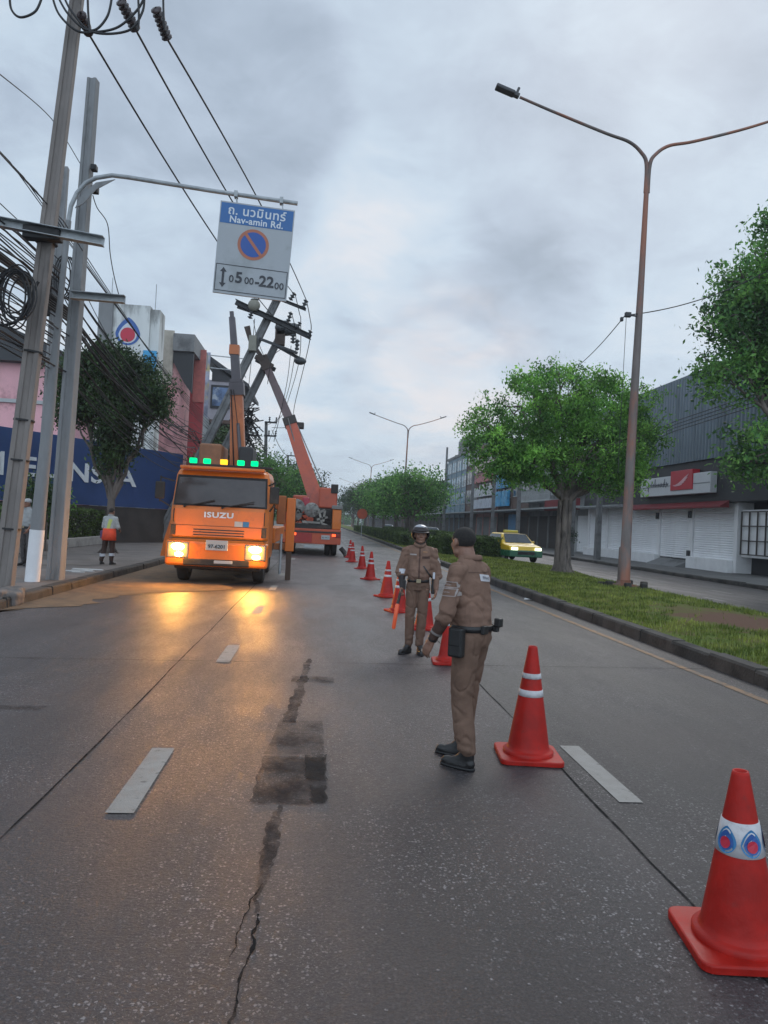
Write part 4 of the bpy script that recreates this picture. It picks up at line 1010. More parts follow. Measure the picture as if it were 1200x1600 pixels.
# second and third poles
YC = 15.43
t = thing('utility_pole', 'pale grey square concrete pole with a flat top behind the hanging road sign arm', 'utility pole', (-5.27, YC, 0.14))
C0 = Vector((-5.27, YC, 0.1)); C1 = atY(146, 125, YC)
mb = MB(); concpole(mb, C0, C1, 0.28, 0.19, -0.12); mb.build('shaft', M_conc2, t, world=True)
mb = MB(); crossarm(mb, atY(112, 462, YC-.25), atY(196, 469, YC-.25), 0.14); mb.build('crossarm', M_steel, t, world=True)
mb = MB(); mb.rbox(-4.98, -4.86, YC-.2, YC-.05, 8.45, 8.57); q = atY(149, 298, YC-.2); mb.rbox(q.x-.07, q.x+.07, YC-.3, YC-.16, q.z-.07, q.z+.07); mb.build('bracket', M_black, t, world=True)
mb = MB(); mb.tube(arcpts([(145, 305), (152, 325), (168, 350), (172, 395), (178, 430), (186, 462)], 6, YC-.2), 0.010, 5); mb.build('dropped_wire', M_bwire, t, world=True)
YB = 18.5
B0 = atY(58, 868, YB); B0.z = 0.1; B1 = atY(101, 262, YB)
t = thing('utility_pole', 'thin grey pole squeezed between the brown pole and the sign post', 'utility pole', tuple(B0))
mb = MB(); concpole(mb, B0, B1, 0.20, 0.19, 0.1); mb.build('shaft', M_conc2, t, world=True)
mb = MB()
for k in range(4):
    c_ = atY(97+k*1.5, 432, YB-.3); mb.tube([c_+Vector((.19*math.cos(a)+.02*k, .03*k, .50*math.sin(a))) for a in np.linspace(0, 2*PI, 26)], 0.018, 5)
mb.rbox(B1.x-.35, B1.x-.1, YB-.35, YB-.1, 6.2, 7.2); mb.build('cable_coil', M_bwire, t, world=True)

# sign post and hanging sign
YS = 14.84
t = thing('sign_post', 'grey steel sign post with a white-painted foot and a curved arm reaching over the road', 'sign post', (-5.5, YS, 0.14))
S0 = atY(50, 908, YS); S0.z = 0.12; S1 = atY(107, 345, YS)
pth = [S0.lerp(S1, k/6) for k in range(7)]+[atY(111, 322, YS), atY(120, 302, YS), atY(134, 286, YS), atY(150, 278, YS), atY(175, 274, YS), atY(200, 277, YS)]
mb = MB(); mb.tube([pth[0], pth[1], pth[2], pth[3]], [0.13, 0.13, 0.115, 0.10], 14); mb.tube(pth[3:7], [0.10, 0.07, 0.055, 0.055], 12); mb.build('post', M_conc2, t, world=True)
MB().tube([S0, S0.lerp(S1, 0.145)], 0.137, 14).build('white_foot', M_wbase, t, world=True)
mb = MB(); mb.tube(pth[6:]+[atY(330, 298, YS), atY(465, 318, YS)], 0.042, 10); mb.build('arm', M_steel, t, world=True)
wb = MB(); q = [atY(117, 325, YS-.01), atY(128, 303, YS-.01), atY(150, 285, YS-.01), atY(180, 280, YS-.01), atY(150, 296, YS-.01), atY(130, 318, YS-.01)]
wb.add([v for v in q]+[v+Vector((0, .02, 0)) for v in q], [(0, 1, 2, 3, 4, 5), (11, 10, 9, 8, 7, 6)]+[(k, k+6, (k+1) % 6+6, (k+1) % 6) for k in range(6)]); wb.build('gusset', M_conc2, t, world=True)

TL, TR, BL, BR = [atY(x, y, YS-.05) for x, y in ((345, 313), (461, 329), (332, 456), (447, 471))]
t = thing('road_sign', 'hanging square road sign, blue and white, with a no-parking disc and the hours 0500-2200', 'road sign', tuple((TL+TR+BL+BR)/4))
W_ = ((TR-TL).length+(BR-BL).length)/2; H_ = ((TL-BL).length+(TR-BR).length)/2
ux = ((TR-TL)+(BR-BL)).normalized(); uz = ((TL-BL)+(TR-BR)).normalized()
def SP(u, v, d=0.0):   # u 0..1 left-right, v 0..1 bottom-top
    a = BL.lerp(BR, u); b = TL.lerp(TR, u); p = a.lerp(b, v); return p+Vector((0, -d, 0))
M_sw = mat('sign_face_white', (0.36, 0.38, 0.40), 0.5, var=0.04, vscale=1.5, second=(0.31, 0.33, 0.34), sscale=1.2)
M_sb = mat('sign_face_blue', (0.025, 0.125, 0.34), 0.45, var=0.06)
mb = MB(); q = [SP(0, 0), SP(1, 0), SP(1, 1), SP(0, 1)]; mb.add(q+[p+Vector((0, .05, 0)) for p in q], [(0, 1, 2, 3), (7, 6, 5, 4), (0, 4, 5, 1), (1, 5, 6, 2), (2, 6, 7, 3), (3, 7, 4, 0)]); mb.build('panel', M_sw, t, world=True)
mb = MB(); mb.add([SP(.012, .765, .004), SP(.988, .765, .004), SP(.985, .985, .004), SP(.015, .985, .004)], [(0, 1, 2, 3)]); mb.build('blue_header', M_sb, t, world=True, fix=False)
Tm = Matrix((ux, uz, Vector((0, -1, 0)))).transposed().to_4x4()
def onsign(u, v, d=0.006): M = Tm.copy(); M.translation = SP(u, v, d); return M
M_st = mat('sign_text_white', (0.62, 0.66, 0.70), 0.5, var=0.02)
M_sk = mat('sign_text_black', (0.03, 0.032, 0.04), 0.5, var=0.05)
mb = text_mb('ถ. นวมินทร์', 0.235, onsign(.50, .905), 0.003, 1.08, 1.0, bold=0.004)
text_mb('Nav-amin Rd.', 0.185, onsign(.50, .81), 0.003, 1.05, 1.0, bold=0.004, mb=mb); mb.build('road_name', M_st, t, world=True)
cu, cv = .485, .565; cx = lambda a, r: SP(cu, cv)+ux*(math.cos(a)*r)+uz*(math.sin(a)*r)
def disc(r, d): 
    m_ = MB(); m_.add([cx(a, r)+Vector((0, -d, 0)) for a in np.linspace(0, 2*PI, 48, endpoint=False)], [tuple(range(48))]); return m_
disc(.31, .004).build('disc_rim', mat('sign_orange_red', (0.40, 0.135, 0.075), 0.5, var=0.1), t, world=True, fix=False)
disc(.25, .007).build('disc_field', mat('sign_disc_blue', (0.02, 0.085, 0.33), 0.5, var=0.05), t, world=True, fix=False)
mb = MB(); a_, b_ = cx(R(130), .27), cx(R(-50), .27); n_ = (ux*math.cos(R(40))+uz*math.sin(R(40)))*.030; o_ = Vector((0, -.010, 0))
mb.add([a_-n_+o_, b_-n_+o_, b_+n_+o_, a_+n_+o_], [(0, 1, 2, 3)]); mb.build('disc_slash', mat('sign_orange_red'), t, world=True, fix=False)
mb = MB()
def sline(u0, v0, u1, v1, w=.014):
    a, b = SP(u0, v0, .005), SP(u1, v1, .005); d = (b-a).normalized(); n = Vector((d.z, 0, -d.x))*w/2; mb.add([a-n, b-n, b+n, a+n], [(0, 1, 2, 3)])
for s_ in ((.02, .03, .98, .03), (.98, .03, .98, .315), (.98, .315, .02, .315), (.02, .315, .02, .03)): sline(*s_)
mb.build('plate_border', M_sk, t, world=True, fix=False)
mb = MB(); sline(.12, .09, .12, .27, .045)
for v, s_ in ((.285, 1), (.065, -1)):
    a = SP(.12, v, .006); mb.add([a, a-ux*.065-uz*s_*.09, a+ux*.065-uz*s_*.09], [(0, 1, 2)])
mb.build('arrow', M_sk, t, world=True, fix=False)
mb = text_mb('0', .20, onsign(.235, .165), .003, bold=.002); text_mb('5', .30, onsign(.335, .185), .003, bold=.008, mb=mb); text_mb('00', .19, onsign(.475, .165), .003, bold=.002, mb=mb)
text_mb('-', .3, onsign(.585, .17), .003, bold=.006, mb=mb); text_mb('22', .30, onsign(.71, .178), .003, bold=.008, mb=mb); text_mb('00', .19, onsign(.885, .15), .003, bold=.002, mb=mb)
mb.build('hours_text', M_sk, t, world=True)
mb = MB()
for u, px, py in ((.22, 369, 304), (.84, 440, 314)):
    top = atY(px, py, YS-.03); mb.box(top.x-.035, top.x+.035, YS-.09, YS+.05, top.z-.06, top.z+.06); mb.bar(top, SP(u, 1.0, -.02)+Vector((0, 0, -.03)), .03, .02); mb.cut()
mb.build_each('hanger', M_steel, t, world=True)

# tilted poles being lifted
M_conc3 = mat('pole_concrete_dark', (0.15, 0.15, 0.15), 0.85, var=0.2, vscale=3, bump=0.3, second=(0.09, 0.09, 0.09), sscale=1.6)
YP = 36.5
t = thing('leaning_pole', 'longer leaning concrete power pole whose top passes behind the road sign', 'utility pole', tuple(atY(239, 860, YP)), group=None)
mb = MB(); concpole(mb, atY(239, 862, YP), atY(441, 452, YP), .46, .34); mb.build('shaft', M_conc3, t, world=True)
mb = MB(); crossarm(mb, atY(425, 463, YP-.3), atY(478, 484, YP-.3), .13); crossarm(mb, atY(368, 472, YP-.3), atY(486, 527, YP-.3), .24); mb.bar(atY(371, 479, YP-.25), atY(455, 508, YP-.25), .1, .16)
mb.bar(atY(405, 529, YP-.3), atY(465, 552, YP-.3), .12, .12); mb.build('crossarm', M_darkfas, t, world=True)
mb = MB()
for (a, b, rr) in (((453, 469), (461, 457), .13), ((473, 482), (479, 468), .13), ((450, 503), (455, 487), .12), ((465, 513), (469, 503), .11), ((480, 527), (486, 516), .12), ((398, 480), (398, 466), .2), ((390, 498), (394, 486), .13), ((458, 522), (458, 537), .14), ((465, 530), (464, 548), .12)):
    p, q = atY(*a, YP-.35), atY(*b, YP-.35); insulator(mb, p, q-p, (q-p).length, rr, 3); mb.cut()
mb.build_each('insulator', mat('insulator_grey', (0.05, 0.055, 0.06), 0.35), t, world=True)
mb = MB(); q = atY(397, 477, YP-.4); mb.ell(q, (.3, .2, .3)); q = atY(393, 533, YP-.3); mb.rbox(q.x-.12, q.x+.25, YP-.5, YP-.2, q.z-.5, q.z+.25); mb.build('switch_box', mat('tan_grey', (0.22, 0.21, 0.17), 0.6), t, world=True)
YQ = 38.2
t = thing('leaning_pole', 'shorter leaning concrete pole gripped by the red crane boom', 'utility pole', tuple(atY(272, 860, YQ)))
mb = MB(); concpole(mb, atY(272, 862, YQ), atY(447, 506, YQ), .42, .32); mb.build('shaft', M_conc3, t, world=True)
mb = MB(); crossarm(mb, atY(433, 541, YQ-.3), atY(476, 565, YQ-.3), .15); mb.bar(atY(400, 562, YQ-.3), atY(430, 578, YQ-.3), .2, .2); mb.bar(atY(433, 518, YQ-.25), atY(462, 516, YQ-.25), .5, .4)
mb.build('crossarm', M_darkfas, t, world=True)
mb = MB(); q = atY(469, 564, YQ-.35); mb.ell(q, (.32, .2, .2)); 
for px, py in ((446, 508), (452, 516), (438, 512), (459, 512)): mb.cut(); mb.ell(atY(px, py, YQ-.4), (.28, .2, .24))
mb.build_each('insulator', mat('insulator_grey'), t, world=True)
mb = MB(); mb.rbox(*[v for v in (atY(440, 524, YQ).x-.3, atY(440, 524, YQ).x+.2, YQ-.5, YQ-.15, atY(440, 524, YQ).z-.6, atY(440, 524, YQ).z+.5)]); mb.build('transformer', mat('rusty_box', (0.09, 0.065, 0.055), 0.8), t, world=True)
# clump of broken gear and branches behind the boom
mb = MB(); rd = random.Random(9)
for k in range(70):
    p = atY(rd.uniform(376, 396), rd.uniform(640, 690), YQ); mb.tube([p, p+Vector((rd.uniform(-.5, .5), rd.uniform(-.3, .3), rd.uniform(-.5, .5))), p+Vector((rd.uniform(-.8, .8), rd.uniform(-.3, .3), rd.uniform(-1.3, .3)))], .03, 5)
mb.build('tangled_cable', M_bwire, t, world=True)
tp = atY(333, 800, 44); bl = [(0, 0, 5.2, .9, .8, 1.2), (.6, 0, 4.2, .9, .8, 1.1), (-.8, 0, 3.8, .9, .8, 1.1), (.5, 0, 6.0, .6, .6, .6)]
tree('scrawny dark tree behind the crane truck below the leaning poles', (tp.x, 44, .14), 6, .16, 2.0, bl, M_leaf_dark, 44, 170, 22, .3, .10, rooty=False)

# far small power poles on the left
for i, (px, py, top, Y) in enumerate(((413, 830, 660, 66), (447, 828, 712, 100))):
    b_ = atY(px, py, Y); b_.z = .1; tp_ = atY(px+3, top, Y)
    t = thing('utility_pole', ('small power pole with insulator brackets seen left of the red boom', 'farther tiny power pole beyond the trees on the left')[i], 'utility pole', tuple(b_))
    mb = MB(); concpole(mb, b_, tp_, .35, .25); mb.build('shaft', M_conc3, t, world=True); w = 0.6+.2*i; mb = MB()
    for dz in (0, -1.2):
        c_ = tp_+Vector((0, 0, dz)); mb.bar(c_+Vector((-w*.2, -.2, 0)), c_+Vector((w*1.6, -.2, 0)), .12, .14)
        for x_ in (.5, 1.5): insulator(mb, c_+Vector((w*x_, -.2, 0)), (0, 0, 1), .5, .1, 3)
    mb.build('crossarm', M_darkfas, t, world=True)

# street lamps
def lamp(label, base, H=13.9, first=None):
    t = thing('street_lamp', label, 'street lamp', tuple(base), 0, 'double-armed street lamps on the median')
    mb = MB(); mb.tube([(0, 0, 0), (0.0, 0, 1.2), (0.02, 0, 1.25), (0.05, 0, 5), (0.12, 0, 9.5), (0.16, 0, 12.9)], [.18, .17, .145, .125, .09, .065], 14); mb.build('pole', M_lampgrey, t)
    MB().lathe([(0, 0), (.42, 0), (.42, .06), (.2, .10), (.19, .22)], n=16).build('base_plate', M_rust, t)
    for sx, L, zt in ((-1, 4.35, 15.0), (1, 4.1, 15.05)):
        pts = [(0.16+sx*0.03, 0, 12.3), (0.17+sx*.05, 0, 13.2), (0.17+sx*.22, 0, 13.55), (.17+sx*.6, 0, 13.85), (.17+sx*1.3, 0, 14.05), (.17+sx*(L*.65), 0, 14.55), (.17+sx*L*.88, 0, zt-.1)]
        Q = [Vector(p) for p in pts]; Q = [Q[0]]+Q+[Q[-1]]; sm_ = []
        for i_ in range(1, len(Q)-2):
            for k_ in range(6):
                u = k_/6; a, b, c, d = Q[i_-1:i_+3]; sm_.append(0.5*((2*b)+(c-a)*u+(2*a-5*b+4*c-d)*u*u+(3*b-a-3*c+d)*u**3))
        sm_.append(Q[-2])
        mb = MB(); mb.tube(sm_, [.06-.02*i_/(len(sm_)-1) for i_ in range(len(sm_))], 10); mb.build('arm', M_lampgrey, t)
        h = MB(); e_ = Vector(pts[-1]); d_ = (e_-Vector(pts[-2])).normalized(); M = Matrix.Translation(e_) @ d_.to_track_quat('X', 'Z').to_matrix().to_4x4()
        h.rbox(.02, .20, -.08, .08, -.05, .08, .03, M); h.rbox(.17, .74, -.13, .13, -.04, .07, .03, M); h.cyl(M @ Vector((.12, 0, .08)), M @ Vector((.12, 0, .26)), .04, .04, 8)
        h.build('lamp_head', mat('lamp_head_grey', (0.05, 0.05, 0.055), 0.5), t)
    return t
lb_ = atZ(974, 917, 0.15)
L1 = lamp('nearest tall rusty double-armed street lamp on the median, right of the spreading tree', lb_)
L1.scale = (1, 1, lb_.y/22.84*1.035)
for i, (y, lab) in enumerate(((83, 'second double-armed street lamp, rising behind the far median trees'), (143, 'third street lamp down the median'), (215, 'fourth, small street lamp down the median'), (290, 'faintest, farthest street lamp'))):
    again(L1, (9.3, y, .15), lab)
mb = MB(); mb.cyl((lb_.x-.02, lb_.y, .1), (lb_.x-.02, lb_.y, .2), .62, .5, 18); rdx = random.Random(2)
for k in range(7):
    a = k*.9; mb.rbox(lb_.x+math.cos(a)*.6-.09, lb_.x+math.cos(a)*.6+.09, lb_.y+math.sin(a)*.6-.08, lb_.y+math.sin(a)*.6+.08, .14, .25+rdx.uniform(0, .08), .03)
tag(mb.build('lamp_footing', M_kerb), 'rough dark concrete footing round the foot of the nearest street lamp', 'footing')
# device and wire on the nearest lamp
q = atY(983, 492, lb_.y-.1)
mb = MB(); mb.rbox(q.x-.12, q.x+.05, q.y-.06, q.y+.06, q.z-.07, q.z+.07); mb.rbox(q.x-.25, q.x-.17, q.y-.05, q.y+.05, q.z-.2, q.z-.08); mb.bar(q, q+Vector((.3, .08, 0)), .04)
tag(mb.build('wire_clamp', M_darkfas), 'small dark wire clamp fixed to the nearest street lamp', 'clamp')
def wire(pts, r, label, group=None, name='overhead_wire'):
    o = MB().tube(pts, r, 5).build(name, M_bwire); return tag(o, label, 'wire', group)
def sagline(a, b, sag, n=16): a = Vector(a); b = Vector(b); return [a.lerp(b, k/n)+Vector((0, 0, -sag*4*(k/n)*(1-k/n))) for k in range(n+1)]
wire(sagline(q, atY(1215, 415, 21), .25), .016, 'thin wire running from the nearest street lamp to the right-hand tree')
wire(sagline(q+Vector((-.1, 0, 0)), atY(905, 570, 30), .1), .014, 'thin wire running from the nearest street lamp down into the spreading tree')
wire(sagline(q+Vector((-.08, 0, 0)), q+Vector((-.12, 0, -4.5)), .0), .008, 'thin cord hanging down beside the nearest street lamp')
# three power lines to the leaning poles
wire(sagline(P6, atY(432, 500, YP), .35), .021, 'lowest of the three thick power lines sloping down from the nearest pole')
wire(sagline(P2, atY(459, 459, YP-.3), .3), .021, 'middle one of the three thick power lines sloping down from the nearest pole')
wire(sagline(P4, atY(479, 470, YP-.3), -.3), .021, 'highest, rightmost of the three thick power lines sloping down from the nearest pole')
w3 = [(479, 470, YP-.3), (484, 495, YP), (486, 518, YP), (478, 560, YP+6), (462, 625, YP+14), (452, 665, YP+24), (425, 668, 66)]
wire(arcpts(w3, 6), .022, 'slack power line curving down from the outermost insulator of the leaning pole')
wire(arcpts([(461, 459, YP-.3), (468, 490, YP), (470, 503, YP), (468, 560, YP+6), (455, 610, YP+14), (440, 650, YP+26), (418, 664, 66)], 6), .02, 'slack power line curving down behind the leaning poles')
wire(arcpts([(455, 487, YP-.3), (462, 520, YP), (460, 560, YP+6), (446, 625, YP+16), (420, 690, 66)], 6), .02, 'inner slack wire dropping behind the leaning poles')
wire(arcpts([(425, 672, 66), (438, 700, 80), (450, 714, 100)], 6), .03, 'far wire running between the two small power poles')
for k, (a, b, c_) in enumerate((((396, 500), (402, 530), (414, 560)), ((398, 498), (393, 560), (388, 610)), ((455, 540), (448, 600), (428, 690)), ((440, 545), (425, 560), (418, 600)))):
    wire(arcpts([(a[0], a[1], YP-.2), (b[0], b[1], YP), (c_[0], c_[1], YP+1)], 6), .016, 'loose wire dangling among the leaning poles', 'loose wires on the leaning poles')
# communication cables along the left pavement
rd = random.Random(17); ends = []
for k in range(44):
    x = -5.75+rd.uniform(-.35, .45); z = rd.uniform(4.3, 6.6); r_ = rd.choice((.009, .012, .014, .018))
    if k < 6: z = 5.6+.05*k; r_ = .022; x = -5.6
    a = Vector((x-.2, 3.0, z+rd.uniform(-.2, .3))); b = Vector((x, 13.6, z)); c_ = Vector((x+.1, 15.9, z-.05)); d = Vector((-6.2+rd.uniform(-.5, .5), 36+rd.uniform(-3, 3), z+rd.uniform(-1.6, .3)))
    e_ = Vector((-7.0+rd.uniform(-.6, .6), 60, z+rd.uniform(-1.2, 1.5)))
    pts = sagline(a, b, rd.uniform(.05, .35), 8)[:-1]+(sagline(b, c_, .02, 2) if k > 24 else sagline(b, c_, .02, 2)[:-1]+sagline(c_, d, rd.uniform(.1, .9), 14)[:-1]+sagline(d, e_, rd.uniform(.2, 1.2), 8))
    wire(pts, r_, 'black communication cable strung along the left pavement poles', 'bundle of communication cables on the left', 'overhead_cable')
for k in range(5):
    z = 6.9+.25*k; x = -5.2-.25*k
    wire(sagline((x, 3.5, z+.3), (x+.2, 14, z), .15)[:-1]+sagline((x+.2, 14, z), (-7, 60, z-.2), .7), .010, 'thin wire strung above the communication cables on the left', 'thin wires above the cable bundle')
wire(arcpts([(-10, 108, 9), (80, 185, 13.2), (125, 255, 15.4)], 8), .008, 'single thin wire crossing the top of the nearest pole')
# poles on the far pavement
rl = ['thin concrete pole on the far pavement between the lamp post and the tree trunk', 'slim pole close behind the spreading tree trunk', 'pole in front of the dark shophouse behind the median tree', 'pole in front of the pink and white shophouse',
      'pole in front of the tall brown shophouse', 'pole in front of the blue glazed shophouse']
for i, (px, pyb, pyt) in enumerate(((936, 883, 735), (895, 876, 640), (810, 856, 690), (770, 850, 720), (737, 846, 715), (694, 838, 700))):
    d = ray(px, 800); Y = 15.9/d.x*d.y; b_ = Vector((15.9, Y, .1)); tp_ = atX(px+3, pyt, 15.9)
    t = thing('utility_pole', rl[i], 'utility pole', tuple(b_), 0, 'poles along the far pavement'); mb = MB(); concpole(mb, b_, (15.9, Y, max(7.5, tp_.z)), .32, .22); mb.build('shaft', M_conc3, t, world=True)
    if i == 1:
        for z_, s_ in ((1.5, .45),):
            c = bpy.data.objects.new('creeper', crown_mesh('creeper', [(0, 0, 1.4, .4, .4, .5)], 20, 18, .14, .06, M_leaf_dark, 3)); COL.objects.link(c); c.parent = t
for k in range(4):
    z = 7.2-.15*k
    wire([(15.9, 20, z+.1)]+sum([sagline((15.9, a, z), (15.9, b, z), .5, 6)[1:] for a, b in ((30, 43), (43, 56), (56, 74), (74, 95), (95, 130))], []), .02, 'dark cable along the far pavement poles', 'cables along the far pavement')
# distant red round sign
q = atY(566, 803, 60); t = thing('round_sign', 'small round orange-red sign on a thin post among the far median trees', 'road sign', (q.x, 60, .15))
MB().tube([(q.x, 60, .15), (q.x, 60, q.z)], .03, 8).build('post', M_steel, t, world=True); MB().cyl((q.x, 59.93, q.z), (q.x, 59.97, q.z), .42, .42, 24).build('disc', mat('round_sign_red', (0.38, 0.06, 0.02), 0.5), t, world=True)
# ================================================================ vehicles
M_or = mat('truck_orange_paint', (0.62, 0.150, 0.010), 0.42, var=0.10, vscale=1.2, coat=0.2, second=(0.33, 0.085, 0.020), sscale=3.4, sthr=(0.54, 0.80), bump=0.05, bscale=9)
M_orr = mat('truck_red_orange_paint', (0.46, 0.075, 0.028), 0.42, var=0.12, vscale=1.2, coat=0.2, second=(0.30, 0.055, 0.03), sscale=1.6, sthr=(0.5, 0.72))
M_boom = mat('boom_orange_paint', (0.52, 0.17, 0.065), 0.5, var=0.1, vscale=1.5, second=(0.40, 0.13, 0.06), sscale=1.8)
M_boomg = mat('boom_grey_section', (0.11, 0.10, 0.11), 0.5, metal=0.3, var=0.2, vscale=1.5)
M_dark = mat('chassis_dark', (0.022, 0.020, 0.019), 0.7, var=0.3, vscale=3, second=(0.06, 0.045, 0.035), sscale=2)
M_tyre = mat('tyre_rubber', (0.016, 0.016, 0.016), 0.8, var=0.25, vscale=8, bump=0.3)
M_wsc = mat('windscreen', (0.050, 0.040, 0.038), 0.12, var=0.35, vscale=0.8, spec=0.55, rvar=0.02)
M_seal = mat('rubber_seal', (0.012, 0.012, 0.012), 0.7)
M_headl = emis('lit_headlamp', (1.0, 0.48, 0.09), 260.0)
M_ind = emis('lit_indicator', (1.0, 0.43, 0.07), 150.0)
M_green = emis('lit_green_beacon', (0.0, 0.95, 0.30), 1.5)
M_amber = emis('lit_amber_beacon', (1.0, 0.40, 0.02), 2.6)
M_tail = emis('lit_tail_lamp', (1.0, 0.10, 0.03), 2.5)
M_beige = mat('grey_housing', (0.20, 0.19, 0.18), 0.6, var=0.1)

def wheel(name, parent, x, y, z, r, w, dual=False):
    """wheel with tyre and rim; axle along X"""
    Rm = Matrix.Translation((x, y, z)) @ Matrix.Rotation(PI/2, 4, 'Y')
    t = MB(); t.lathe([(r*.58, -w/2+.01), (r*.8, -w/2), (r*.95, -w/2+.02), (r, -w/2+.06), (r, w/2-.06), (r*.95, w/2-.02), (r*.8, w/2), (r*.58, w/2-.01)], n=32, M=Rm)
    if dual: t.lathe([(r*.58, -w*1.6+.01), (r*.8, -w*1.6), (r*.95, -w*1.6+.02), (r, -w*1.6+.06), (r, -w*.6-.06), (r*.8, -w*.6)], n=32, M=Rm)
    o = t.build('wheel', M_tyre, parent, fix=False)
    MB().lathe([(0.0, -w*.28), (r*.2, -w*.28), (r*.25, -w*.1), (r*.52, -w*.05), (r*.6, -w*.42), (r*.6, w*.42), (r*.52, w*.05), (r*.25, w*.1), (r*.2, w*.28), (0, w*.28)], n=24, M=Rm).build('rim', M_beige, o, fix=False)
    return o

# ---- front crane truck (faces the camera)
YF = 17.25; XL, XR = -3.44, -1.18; XC = (XL+XR)/2
t = thing('crane_truck', 'orange crane truck facing the camera with glowing headlamps and its boom standing upright', 'crane truck', (XC, YF, 0))
# cab: side profile extruded across the width, front slightly raked
def cab_sec(z, inset, yo): return [(XL+inset, YF+yo+.10, z), (XL+inset+.10, YF+yo, z), (XR-inset-.10, YF+yo, z), (XR-inset, YF+yo+.10, z), (XR-inset*.7, YF+1.75, z), (XL+inset*.7, YF+1.75, z)]
def cab_shell(mb, secs):
    vs = []; 
    for s_ in secs: vs += cab_sec(*s_)
    n = 6; fs = []
    for i in range(len(secs)-1):
        for k in range(n): fs.append((i*n+k, i*n+(k+1) % n, (i+1)*n+(k+1) % n, (i+1)*n+k))
    fs += [tuple(range(n))[::-1], tuple(range((len(secs)-1)*n, len(secs)*n))]
    mb.add(vs, fs)
mb = MB(); cab_shell(mb, [(.62, 0.02, .02), (.70, 0, -.01), (1.02, 0, -.02), (1.06, 0, .02), (1.10, 0, .0), (1.72, .01, .05), (1.78, .012, .07), (2.52, .05, .30), (2.62, .08, .36), (2.70, .14, .46), (2.73, .32, .70)])
cab = mb.build('cab', M_or, t, world=True)
def front_y(z): return YF+(.0 if z < 1.1 else (z-1.1)/.62*.05 if z < 1.72 else .07+(z-1.78)/.74*.23)
def fq(mb, x0, x1, z0, z1, d, i0=0, i1=0):   # panel just proud of the raked front
    mb.add([(x0, front_y(z0)-d, z0), (x1, front_y(z0)-d, z0), (x1-i1, front_y(z1)-d, z1), (x0+i1, front_y(z1)-d, z1), (x0, front_y(z0)+.02, z0), (x1, front_y(z0)+.02, z0), (x1-i1, front_y(z1)+.02, z1), (x0+i1, front_y(z1)+.02, z1)],
           [(0, 1, 2, 3), (7, 6, 5, 4), (0, 4, 5, 1), (1, 5, 6, 2), (2, 6, 7, 3), (3, 7, 4, 0)])
mb = MB(); fq(mb, XL+.06, XR-.06, 1.80, 2.52, .008, 0, .035); mb.build('windscreen_seal', M_seal, t, world=True)
mb = MB(); vs = []
for j in range(7):
    for i in range(13):
        u, w_ = i/12, j/6; z = 1.84+.62*w_; xa, xb = XL+.10+.035*w_, XR-.10-.035*w_; vs.append((xa+(xb-xa)*u, front_y(z)-.012-.055*(1-(2*u-1)**2)-.012*math.sin(PI*w_), z))
mb.add(vs, [(j*13+i, j*13+i+1, (j+1)*13+i+1, (j+1)*13+i) for j in range(6) for i in range(12)], True); ws = mb.build('windscreen', M_wsc, t, world=True)
for sx in (0, 1):
    x0, x1 = (XL+.35, XL+1.0) if sx == 0 else (XR-1.05, XR-.35)
    MB().bar((x0, front_y(1.80)-.09, 1.79), (x1, front_y(1.90)-.11, 1.95), .028, .02).bar((x0-.05, front_y(1.78)-.02, 1.77), (x0, front_y(1.80)-.03, 1.80), .05, .04).build('wiper', M_seal, t, world=True)
mb = MB(); mb.rbox(XL+.16, XR-.16, YF+.10, YF+.40, 2.66, 2.73, .02); mb.build('roof_visor', M_or, t, world=True)
for k, z in enumerate((1.14, 1.20, 1.26)): mb = MB(); fq(mb, XL+.55, XR-.55, z-.012, z+.012, .004); mb.build('grille_slot', M_dark, t, world=True)
Mf = Matrix.Translation((XC-.02, front_y(1.60)-.008, 1.60)) @ Matrix.Rotation(PI/2-.08, 4, 'X')
text_mb('ISUZU', .17, Mf, .01, 1.1, 1.35, bold=.006).build('lettering', mat('letter_chrome', (0.62, 0.60, 0.58), 0.35, metal=0.3), t, world=True)
mb = MB(); fq(mb, XR-.78, XR-.60, 1.36, 1.48, .006); mb.build('sticker', M_whitew, t, world=True)
mb = MB(); fq(mb, XR-.59, XR-.45, 1.36, 1.48, .006); mb.build('sticker', M_bluew, t, world=True)
mb = MB(); fq(mb, XL+.02, XR-.02, 1.04, 1.055, .006); fq(mb, XL+.02, XR-.02, 1.345, 1.355, .003); mb.build('panel_gap', M_seal, t, world=True)
bp = MB(); bp.rbox(XL-.03, XR+.03, YF-.16, YF+.20, .42, 1.00, .06); bumper = bp.build('bumper', M_or, t, world=True)
MB().rbox(XC-.75, XC+.75, YF-.175, YF-.10, .44, .60, .03).build('bumper_grille', M_dark, t, world=True)
MB().rbox(XC-.05, XC+.37, YF-.185, YF-.15, .50, .57, .01).build('bumper_sticker', M_whitew, t, world=True)
pl = MB().rbox(XC-.25, XC+.25, YF-.20, YF-.165, .80, 1.03, .01).build('number_plate', M_whitew, t, world=True)
text_mb('97-6201', .12, Matrix.Translation((XC, YF-.203, .885)) @ Matrix.Rotation(PI/2, 4, 'X'), .003, 1.0, 1.0, .002).build('plate_number', M_seal, t, world=True)
